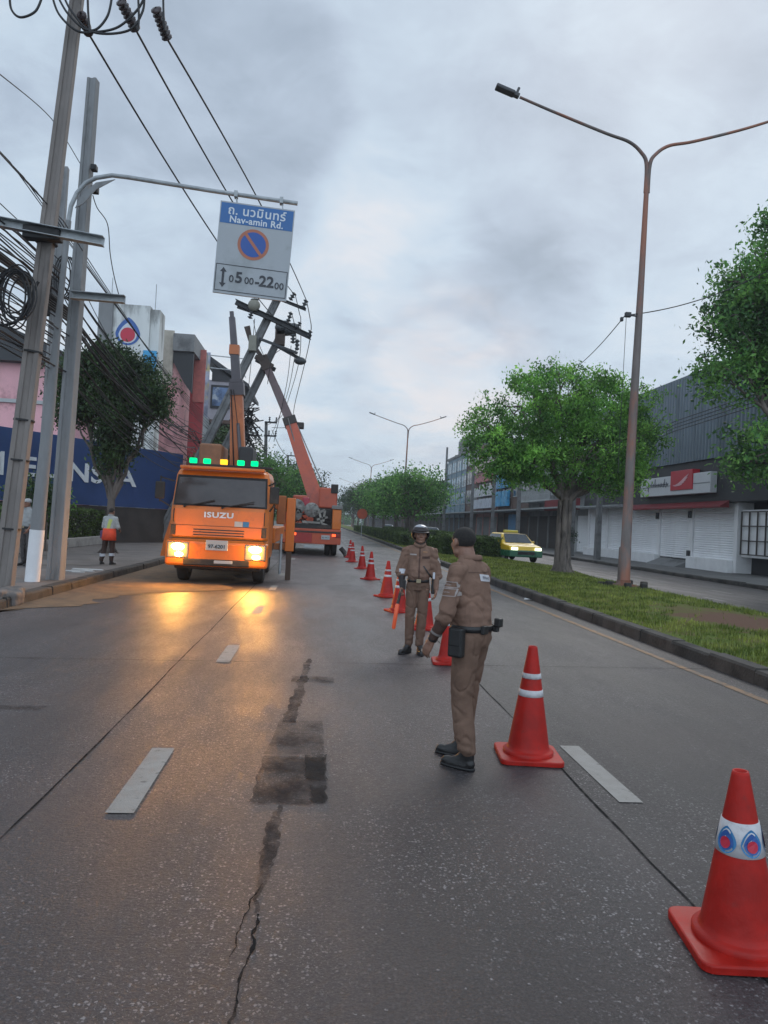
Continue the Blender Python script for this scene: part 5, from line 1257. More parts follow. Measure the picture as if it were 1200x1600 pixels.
for sx in (-1, 1):
    xh = XC+sx*(.87)
    MB().rbox(xh-.24, xh+.24, YF-.185, YF-.10, .60, .96, .03).build('headlamp_bezel', M_beige, t, world=True)
    MB().ell((xh, YF-.175, .855), (.15, .05, .075)).build('headlamp', M_headl, t, world=True)
    MB().ell((xh+.03, YF-.175, .68), (.10, .04, .052)).build('indicator', M_ind, t, world=True)
    # the lamps' own light
    ld = bpy.data.lights.new('headlamp_beam', 'SPOT'); ld.energy = 110; ld.color = (1.0, 0.40, 0.08); ld.spot_size = R(125); ld.spot_blend = 1.0; ld.shadow_soft_size = .10
    lo = bpy.data.objects.new('headlamp_beam', ld); COL.objects.link(lo); lo.parent = t
    lo.location = (xh-XC, -.26, .78); dv_ = Vector((sx*.38 if sx < 0 else .05, -1, -.16)); lo.rotation_euler = (-dv_).to_track_quat('Z', 'Y').to_euler()
    gd = bpy.data.lights.new('headlamp_glow', 'POINT'); gd.energy = 24; gd.color = (1.0, .42, .06); gd.shadow_soft_size = .06
    go = bpy.data.objects.new('headlamp_glow', gd); COL.objects.link(go); go.parent = t; go.location = (xh-XC, -.36, .80)
    # corner vents, marker lamps, grab handles
    xc = XC+sx*(.5*(XR-XL)-.10)
    MB().rbox(xc-.055, xc+.055, YF-.03, YF+.03, 1.12, 1.34, .012).build('corner_vent', M_dark, t, world=True)
    MB().rbox(XC+sx*.80-.05, XC+sx*.80+.05, YF+.25, YF+.33, 2.685, 2.73, .012).build('marker_lamp', M_ind if False else mat('marker_lens', (0.55, .20, .03), .3), t, world=True)
    MB().tube([(xc, front_y(1.5)-.01, 1.42), (xc, front_y(1.5)-.06, 1.45), (xc, front_y(1.6)-.06, 1.68), (xc, front_y(1.7)-.01, 1.71)], .012, 6).build('grab_handle', M_seal, t, world=True)
    # mirrors
    xm = XL-.24 if sx < 0 else XR+.10
    mb = MB(); mb.bar((XL+.05 if sx < 0 else XR-.05, YF+.15, 2.35), (xm, YF+.02, 2.42), .03); mb.bar((XL if sx < 0 else XR, YF+.12, 1.75), (xm, YF+.02, 1.9), .03); mb.bar((xm, YF+.02, 1.86), (xm, YF+.02, 2.45), .03)
    mb.rbox(xm-.11, xm+.11, YF-.04, YF+.03, 1.92, 2.32, .03); mb.build('mirror', M_dark, t, world=True)
    # doors and side windows
    xs_ = XL if sx < 0 else XR
    MB().add([(xs_+sx*.004, YF+.55, 1.1), (xs_+sx*.004, YF+1.6, 1.1), (xs_-sx*.02+sx*.006, YF+1.6, 1.76), (xs_-sx*.02+sx*.006, YF+.30, 1.76)], [(0, 1, 2, 3)]).build('door', M_or, t, world=True)
    MB().add([(xs_-sx*.02+sx*.006, YF+.35, 1.84), (xs_-sx*.02+sx*.006, YF+1.55, 1.84), (xs_-sx*.045+sx*.012, YF+1.5, 2.45), (xs_-sx*.045+sx*.012, YF+.55, 2.45)], [(0, 1, 2, 3)]).build('side_window', M_wsc, t, world=True)
    wheel('wheel', t, (XL+.24 if sx < 0 else XR-.24)-XC, .95, .46, .46, .27)
    wheel('wheel', t, (XL+.36 if sx < 0 else XR-.36)-XC, 4.6, .46, .46, .25, True)
MB().box(XL+.3, XR-.3, YF+.3, YF+7.2, .55, .85).build('chassis', M_dark, t, world=True)
MB().rbox(XL+.15, XR-.15, YF+.05, YF+.7, .34, .56, .04).build('underguard', M_dark, t, world=True)
# beacon bar
zb = 2.80
MB().rbox(XL+.28, XR-.02, YF+.62, YF+.78, 2.76, 2.82, .01).build('beacon_bar', M_dark, t, world=True)
for px, m, nm in ((302, M_green, 'green_beacon'), (323.5, M_green, 'green_beacon'), (350, M_amber, 'amber_beacon'), (376.5, M_green, 'green_beacon'), (398, M_green, 'green_beacon')):
    p = atY(px, 722, YF+.7)
    b_ = MB().rbox(p.x-.085, p.x+.085, YF+.64, YF+.76, 2.825, 2.95, .02).build(nm, m, t, world=True)
# body behind the cab
MB().rbox(XL-.10, XR+.05, YF+2.0, YF+7.0, .95, 1.35, .03).build('deck', M_or, t, world=True)
MB().rbox(XL-.12, XL+.35, YF+1.9, YF+4.2, 1.2, 1.95, .04).build('side_locker', M_or, t, world=True)
mb = MB(); mb.prism([(XL-.38, .55), (XL+.02, .55), (XL+.02, 1.9), (XL-.06, 1.9), (XL-.30, 1.0)], YF+1.05, YF+1.15, 'Y'); mb.build('mudguard', M_or, t, world=True)
x0 = atY(318, 700, 20.5).x; x1 = atY(352, 700, 20.5).x
z0_ = 2.4
MB().rbox(x0, x1, 19.8, 21.2, 1.3, atY(335, 697, 20.5).z, .05).build('control_cabin', mat('faded_brown_orange', (0.27, 0.12, 0.06), 0.6, var=0.2), t, world=True)
x0 = atY(377, 700, 20.5).x; x1 = atY(393, 700, 20.5).x
MB().rbox(x0, x1+.1, 19.9, 21.0, 1.3, atY(385, 701, 20.5).z, .05).build('winch_housing', M_darkfas, t, world=True)
# boom
B = [atY(377, 740, 20.6), atY(370, 600, 20.5), atY(366.5, 548, 20.5), atY(362, 487, 20.5)]
wpx = lambda w: w/FOC*20.5
mb = MB(); mb.bar(B[0]+Vector((0, 0, -1.3)), B[1], wpx(27), wpx(27), (0, 1, 0), wpx(17), wpx(17)); 
for z_ in (.3, .55, .8): pass
mb.build('boom_base_section', M_boom, t, world=True)
mb = MB(); d_ = (B[1]-B[0]).normalized(); mb.bar(B[1]-d_*.32, B[1]+d_*.02, wpx(22), wpx(22), (0, 1, 0)); mb.bar(B[1]+d_*.03, B[1]+d_*.12, wpx(19), wpx(19), (0, 1, 0)); mb.build('boom_collar', M_boomg, t, world=True)
MB().bar(B[1], B[2], wpx(14), wpx(14), (0, 1, 0), wpx(12.5), wpx(12.5)).build('boom_middle_section', M_boomg, t, world=True)
mb = MB(); mb.bar(B[2]-Vector((0, 0, .12)), B[2]+Vector((0, 0, .14)), wpx(15), wpx(15), (0, 1, 0)); mb.build('boom_collar', M_boom, t, world=True)
mb = MB(); mb.bar(B[2], B[2].lerp(B[3], .85), wpx(10.5), wpx(10.5), (0, 1, 0), wpx(9), wpx(9)); mb.bar(B[2].lerp(B[3], .8), B[3], wpx(6), wpx(6), (0, 1, 0)); mb.build('boom_tip_section', M_boomg, t, world=True)
mb = MB(); mb.cyl(B[0]+Vector((.12, -.4, -.6)), B[0].lerp(B[1], .55)+Vector((.0, -.22, 0)), .06, .045, 10); mb.build('lift_cylinder', M_boomg, t, world=True)
mb = MB(); mb.tube([B[1]+Vector((-.12, -.22, -.2)), B[0]+Vector((-.16, -.26, -.1))], .018, 6); mb.tube([B[1]+Vector((-.05, -.24, -.2)), B[0]+Vector((.05, -.28, .2))], .012, 6); mb.build('hose', M_black, t, world=True)
MB().rbox(B[0].x-.45, B[0].x+.4, 20.2, 21.1, 1.3, 2.35, .08).build('turret', M_or, t, world=True)
# outrigger with its leg down on the road
q = atZ(449, 906, 0); 
ox = q.x; oy = q.y
og = MB().rbox(ox-.11, ox+.12, oy-.12, oy+.12, .75, 2.15, .02).build('outrigger', M_or, t, world=True)
MB().rbox(-.065, .07, -.07, .07, -.0, .8, .01).build('outrigger_foot', mat('foot_brown', (0.075, 0.045, 0.03), 0.7, var=0.2), og).location = (ox-XC, oy-YF, 0)
mb = MB(); mb.rbox(XR+.0, ox-.12, oy-.08, oy+.10, 1.85, 2.05, .02); mb.cut(); mb.rbox(ox-.36, ox-.13, oy-.1, oy+.1, 1.45, 2.2, .03); mb.cut(); mb.rbox(XR, ox+.1, oy-.06, oy+.12, .78, .95, .02); mb.build_each('outrigger_beam', mat('bracket_brown_orange', (0.30, 0.10, 0.03), 0.6, var=0.2), t, world=True)
MB().cyl((ox-.21, oy-.1, .15), (ox-.21, oy-.1, 1.2), .035, .035, 8).build('outrigger_rod', M_steel, t, world=True)

# ---- rear crane truck (seen from behind)
YR = 33.3; a_ = atY(458, 862, YR); b_ = atY(533, 862, YR); X0, X1 = -1.62, .98; XC2 = (X0+X1)/2
t = thing('crane_truck', 'red-orange crane truck seen from behind with its boom slanting up to the leaning poles', 'crane truck', (XC2, YR, 0))
MB().rbox(X0, X1, YR, YR+6.5, .52, 1.20, .03).build('tail_body', M_orr, t, world=True)
MB().rbox(X0+.02, X1-.02, YR-.03, YR+.2, 1.02, 1.10, .01).build('tail_rail', M_dkbrown, t, world=True)
MB().box(X0+.1, X1-.1, YR+.2, YR+7.5, 1.21, 1.4).build('deck', M_dark, t, world=True)
MB().rbox(X0+.5, X0+1.3, YR-.018, YR+.05, .58, 1.0, .01).build('tail_panel', mat('tail_panel_red', (0.33, 0.028, 0.025), 0.5, var=0.1), t, world=True)
MB().rbox(X0+.95, X1-.75, YR-.04, YR+.02, .34, .46, .01).build('rear_bar', M_whitew, t, world=True)
pl = MB().rbox(XC2+.42, XC2+.80, YR-.03, YR+.0, .74, .93, .008).build('number_plate', M_whitew, t, world=True)
text_mb('82-4417', .09, Matrix.Translation((XC2+.61, YR-.032, .82)) @ Matrix.Rotation(PI/2, 4, 'X'), .003).build('plate_number', M_seal, t, world=True)
for px in (460, 522):
    q = atY(px, 840, YR); MB().rbox(q.x-.10, q.x+.07, YR-.04, YR, .88, 1.0, .02).build('tail_lamp', M_tail, t, world=True)
for x in (XC2+.95, X0+.12): MB().rbox(x, x+.34, YR-.03, YR+.01, .84, 1.03, .02).build('lamp_cluster', mat('lamp_red_dark', (0.22, 0.015, 0.01), 0.3), t, world=True)
for x in (X0+.40, X1-.28): wheel('wheel', t, x-XC2, .9, .48, .48, .27, True)
for x in (X0+.25, X1-.25): wheel('wheel', t, x-XC2, 6.6, .48, .48, .27)
MB().rbox(X0+.1, X1-.1, YR+6.9, YR+8.7, .7, 2.9, .1).build('cab', M_orr, t, world=True)
# right rear post / locker
MB().rbox(X1-.42, X1-.02, YR+.05, YR+1.2, 1.2, 2.12, .04).build('rear_locker', M_or, t, world=True)
MB().rbox(X1-.46, X1+.02, YR+.0, YR+1.3, 2.13, 2.30, .02).build('locker_lid', M_beige, t, world=True)
MB().rbox(X0-.0, X0+.5, YR+.05, YR+1.4, 1.21, 1.9, .04).build('left_locker', M_orr, t, world=True)
# turntable, superstructure
q0, q1 = atY(499, 762, YR+2), atY(526, 795, YR+2)
MB().rbox(q0.x, q1.x, YR+1.6, YR+4.0, q1.z, q0.z, .06).build('counterweight', M_orr, t, world=True)
MB().rbox(q1.x-.32, q1.x+.02, YR+1.55, YR+2.0, q0.z-.25, q0.z+.18, .03).build('rear_box', M_dark, t, world=True)
MB().rbox(q0.x-.2, q1.x-.2, YR+1.6, YR+3.2, 1.4, q1.z-.02, .05).build('turntable', M_dark, t, world=True)
for px, py, rr in ((464, 792, .36), (487, 797, .34), (462, 803, .30)):
    c_ = atY(px, py, YR+.6)
    m_ = MB(); Mx = Matrix.Translation(c_) @ Matrix.Rotation(PI/2, 4, 'X')
    m_.lathe([(.05, -.1), (rr, -.1), (rr, -.04), (rr*.55, -.03), (rr*.55, .2), (rr, .22), (rr, .28), (.05, .28)], n=20, M=Mx)
    for k in range(6): a = k*PI/3; m_.bar(c_+Vector((0, -.29, 0)), c_+Vector((math.cos(a)*rr, -.29, math.sin(a)*rr)), .05, .03)
    m_.build('cable_drum', mat('drum_grey', (0.26, 0.25, 0.23), 0.6, var=0.3, vscale=4, second=(0.09, .08, .075), sscale=5), t, world=True)
mb = MB(); c_ = atY(478, 784, YR+.8); mb.rbox(c_.x-.16, c_.x+.16, YR+.7, YR+1.1, c_.z-.2, c_.z+.2, .05); mb.build('red_box', mat('pinkish_red', (0.38, 0.04, 0.06), .5), t, world=True)
mb = MB()
for a, b in (((498, 795), (503, 818)), ((503, 818), (513, 822)), ((500, 800), (508, 797)), ((508, 797), (505, 815)), ((495, 812), (512, 808)), ((513, 822), (514, 830)), ((472, 815), (500, 817))):
    mb.bar(atY(*a, YR+.4), atY(*b, YR+.4), .10, .10)
mb.build('hydraulic_arm', mat('arm_grey', (0.24, 0.225, 0.20), 0.5, var=0.3, vscale=4), t, world=True)
rd = random.Random(8); mb = MB()
for k in range(30):
    p = atY(rd.uniform(460, 510), rd.uniform(800, 825), YR+.8); mb.tube([p, p+Vector((rd.uniform(-.3, .3), 0, rd.uniform(-.2, .2))), p+Vector((rd.uniform(-.5, .5), .1, rd.uniform(-.4, .1)))], .025, 5)
mb.build('hoses', M_black, t, world=True)
# boom (three telescoping sections)
Yb = lambda k: YR+3.0+(YQ-.6-YR-3.0)*k
D = [atY(493, 778, Yb(0)), atY(452, 655, Yb(.55)), atY(431, 606, Yb(.8)), atY(413, 565, Yb(1))]
d_ = (D[1]-D[0]).normalized()
MB().bar(D[0]-d_*.6, D[1], .74, .74, (0, 1, 0), .55, .55).build('boom_base_section', M_orr, t, world=True)
mb = MB(); mb.bar(D[1]-d_*.35, D[1]+d_*.05, .66, .66, (0, 1, 0)); mb.rbox(D[1].x+.25, D[1].x+.75, D[1].y-.3, D[1].y+.2, D[1].z-.45, D[1].z-.15, .04); mb.build('boom_collar', M_dkbrown, t, world=True)
MB().bar(D[1], D[2], .44, .44, (0, 1, 0), .40, .40).build('boom_middle_section', mat('boom_worn_brown', (0.13, 0.085, 0.085), 0.55, var=0.25), t, world=True)
MB().bar(D[2], D[3], .38, .38, (0, 1, 0), .36, .36).build('boom_tip_section', mat('boom_worn_brown'), t, world=True)
mb = MB(); d3 = (D[3]-D[2]).normalized(); mb.bar(D[3]-d3*.5, D[3]+d3*.25, .50, .46, (0, 1, 0)); mb.bar(D[3]+Vector((-.45, -.1, .2)), D[3]+Vector((.45, -.1, -.25)), .22, .26, (0, 1, 0)); mb.bar(D[3]+d3*.1, D[3]+Vector((-.75, 0, 1.0)), .20, .22, (0, 1, 0)); mb.bar(D[3]+Vector((-.75, 0, 1.0)), D[3]+Vector((-.95, 0, 1.7)), .20, .2, (0, 1, 0), .3, .3); mb.build('boom_head', mat('rusty_box'), t, world=True)
mb = MB(); mb.cyl(atY(498, 800, Yb(.05)), D[0].lerp(D[1], .38)+Vector((.25, -.2, -.1)), .12, .09, 10); mb.build('lift_cylinder', M_beige, t, world=True)
mb = MB(); mb.tube([D[1]+Vector((-.05, -.4, 0)), atY(488, 790, Yb(0))], .03, 5); mb.tube([D[0]+Vector((.5, -.3, .3)), D[1]+Vector((.42, -.3, -.3))], .03, 5); mb.build('hose', M_beige, t, world=True)
mb = MB(); c_ = atY(540, 866, YR+.2); mb.tube([atY(532, 856, YR+.2), c_, atY(543, 876, YR-.8)], .12, 6)
mb.build('outrigger', M_dark, t, world=True)

# ---- yellow and green taxi
def car(label, loc, rz, body, lower, sign=None, lit=True, name='taxi', cat='taxi'):
    t = thing(name, label, cat, loc, rz)
    L, Wd = 4.4, 1.72; prof = [(-2.2, .30), (-2.22, .62), (-2.05, .82), (-1.25, .93), (-.62, 1.40), (.75, 1.43), (1.45, 1.0), (2.1, .92), (2.2, .60), (2.18, .30)]
    def sec(pr, hw):
        bm = MB(); n = len(pr); vs = []
        for x, k in ((-hw, .88), (-hw*.97, .95), (-hw, 1), (hw, 1), (hw*.97, .95)): pass
        for s_, sh in ((-1, 0), (1, 0)): pass
        return bm
    mb = MB(); n = len(prof); vs = []
    for xx, zs in ((-Wd/2+.0, 0), (Wd/2, 0)):
        for (y, z) in prof:
            inn = 0.20*max(0, (z-.93)/.5)+ (.05 if z < .35 else 0)
            vs.append((xx-math.copysign(inn, xx), y, z))
    mb.add(vs, [tuple(range(n)), tuple(range(2*n-1, n-1, -1))]+[(k, k+n, (k+1) % n+n, (k+1) % n) for k in range(n)])
    o = mb.build('body', body, t); bv = o.modifiers.new('b', 'BEVEL'); bv.width = .06; bv.segments = 3; bv.limit_method = 'ANGLE'; bv.angle_limit = R(20)
    MB().rbox(-Wd/2-.012, Wd/2+.012, -2.24, 2.22, .28, .62, .05).build('lower_body', lower, t)
    MB().add([(-.72, -1.22, .955), (.72, -1.22, .955), (.60, -.66, 1.385), (-.60, -.66, 1.385)], [(0, 1, 2, 3)]).build('windscreen', M_glass, t).location = (0, -.035, .012)
    for s_ in (-1, 1):
        MB().add([(s_*(Wd/2+.006), -1.05, .96), (s_*(Wd/2+.006), 1.25, .98), (s_*(Wd/2-.155), .72, 1.36), (s_*(Wd/2-.155), -.58, 1.36)], [(0, 1, 2, 3)]).build('side_window', M_glass, t)
        for y in (-1.38, 1.32): wheel('wheel', t, s_*(Wd/2-.10), y, .31, .31, .20)
        MB().rbox(s_*.62-.17, s_*.62+.17, -2.26, -2.2, .62, .76, .03).build('headlamp', emis('taxi_headlamp', (0.85, 1.0, 0.80), 3.0) if lit else M_beige, t)
        MB().rbox(s_*(Wd/2+.06)-.07, s_*(Wd/2+.06)+.07, -.95, -.88, .95, 1.07, .02).build('mirror', body, t)
    MB().rbox(-.45, .45, -2.262, -2.23, .40, .56, .02).build('grille', M_dark, t)
    if sign: MB().rbox(-.38, .38, -.25, -.05, 1.45, 1.58, .03).build('roof_sign', sign, t)
    return t
M_ty = mat('taxi_yellow', (0.70, 0.44, 0.015), 0.4, var=0.04, coat=0.5); M_tg = mat('taxi_green', (0.02, 0.12, 0.06), 0.3, var=0.05, coat=0.5)
car('yellow and green taxi coming along the side road with a lit headlamp', (9.85, 37.6, 0), R(8), M_ty, M_tg, mat('taxi_roof_sign', (0.55, 0.48, 0.08), .5))
M_wcar = mat('car_white', (0.55, 0.56, 0.58), 0.3, var=0.03, coat=0.5)
car('white car, roof just showing above the hedge behind the helmeted officer', (11.2, 74, 0), 0, M_wcar, M_wcar, None, False, 'parked_car', 'car')
car('white car farther away beyond the far hedges', (10.9, 118, 0), 0, M_wcar, M_wcar, None, False, 'parked_car', 'car')

# ================================================================ traffic cones
M_cone = mat('cone_red_orange', (0.36, 0.011, 0.006), 0.5, spec=0.3, var=0.22, vscale=5, second=(0.13, 0.024, 0.020), sscale=9, sthr=(0.58, 0.80), bump=0.12, bscale=30)
M_cband = mat('cone_band', (0.50, 0.49, 0.50), 0.45, var=0.08, vscale=10, second=(0.36, 0.34, 0.34), sscale=8)
def make_cone(label, H=.78, wide_band=False, black_tip=False):
    t = thing('traffic_cone', label, 'traffic cone', (0, 0, 0), 0, 'traffic cones closing the lane')
    bm = bmesh.new(); bmesh.ops.create_cube(bm, size=1)
    for v in bm.verts: v.co = Vector((v.co.x*.44, v.co.y*.44, .018+v.co.z*.032))
    bmesh.ops.bevel(bm, geom=[e for e in bm.edges if abs(e.verts[0].co.z-e.verts[1].co.z) > .01], offset=.05, segments=4, affect='EDGES', profile=.5)
    bmesh.ops.bevel(bm, geom=[e for e in bm.edges if abs(e.verts[0].co.z-e.verts[1].co.z) < .001 and e.verts[0].co.z > .02], offset=.008, segments=2, affect='EDGES', profile=.5)
    bm.verts.index_update(); mb = MB(); mb.add([v.co.copy() for v in bm.verts], [[v.index for v in f.verts] for f in bm.faces]); bm.free()
    mb.build('base', M_cone, t)
    r0, r1 = .150, .031; rr = lambda z: r0+(r1-r0)*(z-.05)/(H-.05)
    pr = [(r0+.028, .030), (r0+.028, .052), (r0+.020, .060), (r0+.006, .062), (r0, .068)]+[(rr(z), z) for z in np.linspace(.09, H-.012, 14)]+[(r1-.001, H), (r1-.008, H-.001), (r1-.010, H-.02), (r1-.010, H-.20)]
    MB().lathe(pr, n=40).build('cone_body', M_cone, t)
    def band(z0, z1, m, nm):
        return MB().lathe([(rr(z0)+.0005, z0-.001), (rr(z0)+.0035, z0), (rr((z0+z1)/2)+.0035, (z0+z1)/2), (rr(z1)+.0035, z1), (rr(z1)+.0005, z1+.001)], n=40).build(nm, m, t)
    if wide_band:
        b = band(.375, .50, M_cband, 'reflective_band')
        for ang in (-2.62, -1.42, -.2, 1.0, 2.25):
            for s_, m, kd, dd in ((1.0, mat('emblem_lightblue', (0.04, 0.20, 0.42), .5), 'drop', .005), (.76, mat('emblem_blue'), 'drop', .0065), (.50, mat('emblem_red'), 'disc', .0080)):
                pts = drop(.044*s_, kd); mb = MB()
                vv = []
                for x, z in pts:
                    zz_ = .425+z-(.004 if kd == 'disc' else 0); r_ = rr(zz_)+dd; a = ang+x/r_; vv.append((math.cos(a)*r_, math.sin(a)*r_, zz_))
                mb.add(vv, [tuple(range(len(vv)))]); mb.build('drop_emblem', m, b, fix=False)
    else:
        band(.565, .600, M_cband, 'reflective_band'); band(.44, .485, M_cband, 'reflective_band')
        if black_tip: MB().lathe([(r1+.004, H-.03), (r1+.004, H+.02), (r1-.02, H+.025)], n=20).build('dark_cap', M_seal, t)
    return t
cA = make_cone('nearest orange-red cone, blue and red drop emblems on its white band', .690, True); cA.location = (1.755, 2.83, .008); cA.rotation_euler = (R(0.0), R(-1.8), R(-8))
cB = make_cone('large orange-red cone with two thin white bands beside the start of the right lane dash', .79); cB.location = (1.565, 5.17, .003); cB.rotation_euler = (0, 0, R(-6))
cl = [((1.63, 8.66, .003), 'cone mostly hidden behind the legs of the bareheaded officer'), ((1.70, 11.4, .003), 'cone standing directly behind the helmeted officer legs'),
      ((1.53, 13.5, .003), 'cone just left of the helmeted officer at his elbow'), ((1.54, 16.1, .003), 'third cone visible up the line left of the helmeted officer'),
      ((1.50, 20.8, .003), 'smaller cone farther up the line'), ((1.53, 25.4, .003), 'small cone in the farther group'), ((1.36, 29.4, .003), 'tiny cone beside the rear truck outrigger'), ((1.40, 32.8, .003), 'farthest tiny cone at the rear truck')]
for i, (p, lab) in enumerate(cl):
    c_ = again(cB, p, lab, rz=R(-6+13*i)); c_.rotation_euler = (R((i*37 % 5-2)*.5), R((i*23 % 5-2)*.6), R(-6+13*i))
MB_ = None
# ================================================================ people
M_skin = mat('skin_brown', (0.24, 0.125, 0.085), 0.5, var=0.10, vscale=14, bump=0.12, bscale=120, second=(0.19, 0.092, 0.062), sscale=9)
M_hair = mat('hair_cropped_black', (0.034, 0.029, 0.027), 0.8, var=0.5, vscale=60, bump=0.9, bscale=420)
def cloth(name, c, c2=None):
    return mat(name, c, 0.85, spec=0.2, var=0.12, vscale=5, bump=0.55, bscale=15, second=c2 or tuple(v*.75 for v in c), sscale=3.5, sthr=(0.5, 0.72))
M_khaki = cloth('khaki_brown_shirt', (0.205, 0.125, 0.092)); M_khaki_t = cloth('khaki_brown_trousers', (0.152, 0.094, 0.068)); M_armcov = cloth('dark_brown_arm_cover', (0.095, 0.057, 0.046))
M_leather = mat('black_leather', (0.014, 0.013, 0.013), 0.42, var=0.2, vscale=20, bump=0.15, bscale=150)
M_badge = mat('badge_thread_pale', (0.36, 0.31, 0.29), 0.8, var=0.1, vscale=40)
M_refl = mat('reflective_tape', (0.55, 0.56, 0.60), 0.5, var=0.08, vscale=20)
def V3(*a): return Vector(a)
def hand(mb, wrist, d, pn, side, curl=0.35, s=1.0, grip=False):
    """wrist, finger direction, palm normal, thumb side"""
    d = Vector(d).normalized(); pn = Vector(pn); pn = (pn-d*pn.dot(d)).normalized(); sd = d.cross(pn)*(1 if d.cross(pn).dot(Vector(side)) > 0 else -1)
    for k, q in enumerate((-.030, -.010, .010, .030)):
        mb.caps(wrist+d*.006*s+sd*q*.55*s, wrist+d*(.080-.004*abs(k-2))*s+sd*q*s, .015*s, .0115*s, 10)
    mb.caps(wrist-d*.03*s, wrist+d*.02*s, .024*s, .022*s, 12)
    for k, (q, L) in enumerate(((.032, .070), (.011, .079), (-.010, .074), (-.030, .058))):
        p = wrist+d*(.082-.003*abs(k-1.5))*s+sd*q*s; c = curl*(1+.12*k); ang = c*.7
        for seg, fr in enumerate((.44, .30, .26)):
            dd = (d*math.cos(ang)+pn*math.sin(ang)+sd*q*.8).normalized(); p2 = p+dd*L*fr*s
            mb.caps(p, p2, (.0092-.0009*seg)*s, (.0085-.0009*seg)*s, 8); p = p2; ang += c*(1.5 if grip else 1.0)
    p = wrist+d*.022*s+sd*.026*s; dd = (d*.62+sd*.62+pn*.40).normalized(); p2 = p+dd*.038*s; mb.caps(p, p2, .0135*s, .0105*s, 8)
    dd = (d*.85+sd*.18+pn*.5).normalized(); mb.caps(p2, p2+dd*.034*s, .0100*s, .0085*s, 8)
def person(label, loc, rz, sc=1.0, vox=.0065, hy=.06, head_yaw=0.0, head_pitch=0.0, ty=0.02, shoulders=.185, belly=.0, legs=None, arms=None, hands=None, shirt=None, trousers=None, shoe=None, sleeve=1.0, hair='cropped', belt=True, cat='person', bulk=1.0):
    t = thing('person', label, cat, loc, rz); t.scale = (sc, sc, sc)
    legs = legs or {-1: ((-.095, 0, .90), (-.10, .02, .49), (-.10, -.02, .085), 8), 1: ((.095, 0, .90), (.10, .02, .49), (.10, -.02, .085), -8)}
    hc = V3(0, ty+hy, 1.567); Mh = Matrix.Translation(hc) @ Matrix.Rotation(head_yaw, 4, 'Z') @ Matrix.Rotation(head_pitch, 4, 'X'); H = lambda x, y, z: Mh @ V3(x, y, z); Rh = Mh.to_3x3()
    # ---- body (skin): head, neck, arms, hands, trunk and legs in one surface
    b = MB()
    b.ell(H(0, -.014, .030), (.077, .095, .083), Rh, 20, 14); b.ell(H(0, .020, -.020), (.065, .068, .082), Rh, 20, 14); b.ell(H(0, .040, -.080), (.042, .040, .032), Rh); b.ell(H(0, .010, -.070), (.054, .06, .040), Rh)
    b.caps(H(0, .082, .018), H(0, .100, -.014), .0085, .0125, 10); b.ell(H(.012, .090, -.020), (.009, .010, .007), Rh); b.ell(H(-.012, .090, -.020), (.009, .010, .007), Rh)
    b.caps(H(-.036, .068, .030), H(.036, .068, .030), .013, .013, 8)
    for s_ in (-1, 1):
        b.ell(H(s_*.040, .056, -.016), (.022, .022, .020), Rh); b.ell(H(s_*.079, -.008, -.004), (.009, .020, .031), Rh @ Matrix.Rotation(s_*.25, 3, 'Z')); b.ell(H(s_*.048, .015, -.068), (.016, .034, .022), Rh)
    b.caps(H(-.020, .081, -.046), H(.020, .081, -.046), .0065, .0065, 8); b.caps(H(-.017, .080, -.057), H(.017, .080, -.057), .007, .007, 8); b.ell(H(0, .072, -.088), (.018, .014, .012), Rh)
    b.caps(V3(0, ty-.005, 1.36), hc+V3(0, -.022, -.05), .066, .062, 16); b.caps(V3(-.03, ty-.02, 1.38), V3(.03, ty-.02, 1.38), .055, .055, 12)
    b.loft([((0, 0, .86), .12, .085), ((0, 0, .95), .14, .10), ((0, ty*.5, 1.1), .13, .095), ((0, ty, 1.28), .15, .10), ((0, ty, 1.39), .12, .075), ((0, ty, 1.42), .05, .05)], 20)
    for s_ in (-1, 1):
        h_, k_, a_, tw = legs[s_]; b.caps(h_, k_, .075, .05, 14); b.caps(k_, a_, .048, .036, 14)
        sh = V3(s_*shoulders, ty, 1.375); el, wr = Vector(arms[s_][0]), Vector(arms[s_][1])
        b.caps(V3(s_*.08, ty, 1.37), sh, .05, .045, 12); b.caps(sh, el, .045, .038, 12); b.caps(el, el.lerp(wr, .35), .040, .040, 12); b.caps(el.lerp(wr, .35), wr, .040, .025, 12)
        hd = hands.get(s_, {}) if hands else {}
        hand(b, wr, hd.get('d', (wr-el).normalized()+V3(0, .15, -.3)), hd.get('pn', V3(-s_, .15, 0)), hd.get('side', V3(0, 1, 0)), hd.get('curl', .38), 1.0, hd.get('grip', False))
    body = remesh(b, vox, 3).build('body', M_skin, t, fix=False)
    # eyes and brows
    e = MB()
    for s_ in (-1, 1): e.ell(H(s_*.030, .0705, .008), (.0125, .009, .0062), Rh, 10, 6)
    e.build('eyes', mat('eye_dark', (0.04, 0.03, 0.028), 0.25), body)
    e = MB()
    for s_ in (-1, 1): e.caps(H(s_*.018, .086, .034), H(s_*.048, .070, .035), .0035, .0028, 6)
    e.build('eyebrows', M_hair, body)
    if hair == 'cropped':
        hm = MB(); hm.ell((0, -.0150, .0310), (.0768, .0945, .0820), None, 110, 80)
        keep = []; 
        for f in hm.f:
            c = sum((Vector(hm.v[i]) for i in f), Vector())/len(f)
            line = -.082+max(0, c.y+.085)*.90 if c.y < .02 else .012+(c.y-.02)*1.15
            if abs(c.x) > .062 and -.035 < c.y < .022: line = max(line, .022)
            if c.z > line+.012*mn.noise(c*150)+.006*mn.noise(c*45): keep.append(f)
        hm.f = keep; hm.sm = [True]*len(keep); hm.mi = [0]*len(keep); hm.v = [tuple(Mh @ (Vector(p)+Vector(p).normalized()*.0004)) for p in hm.v]
        hm.build('hair', M_hair, t, fix=False)
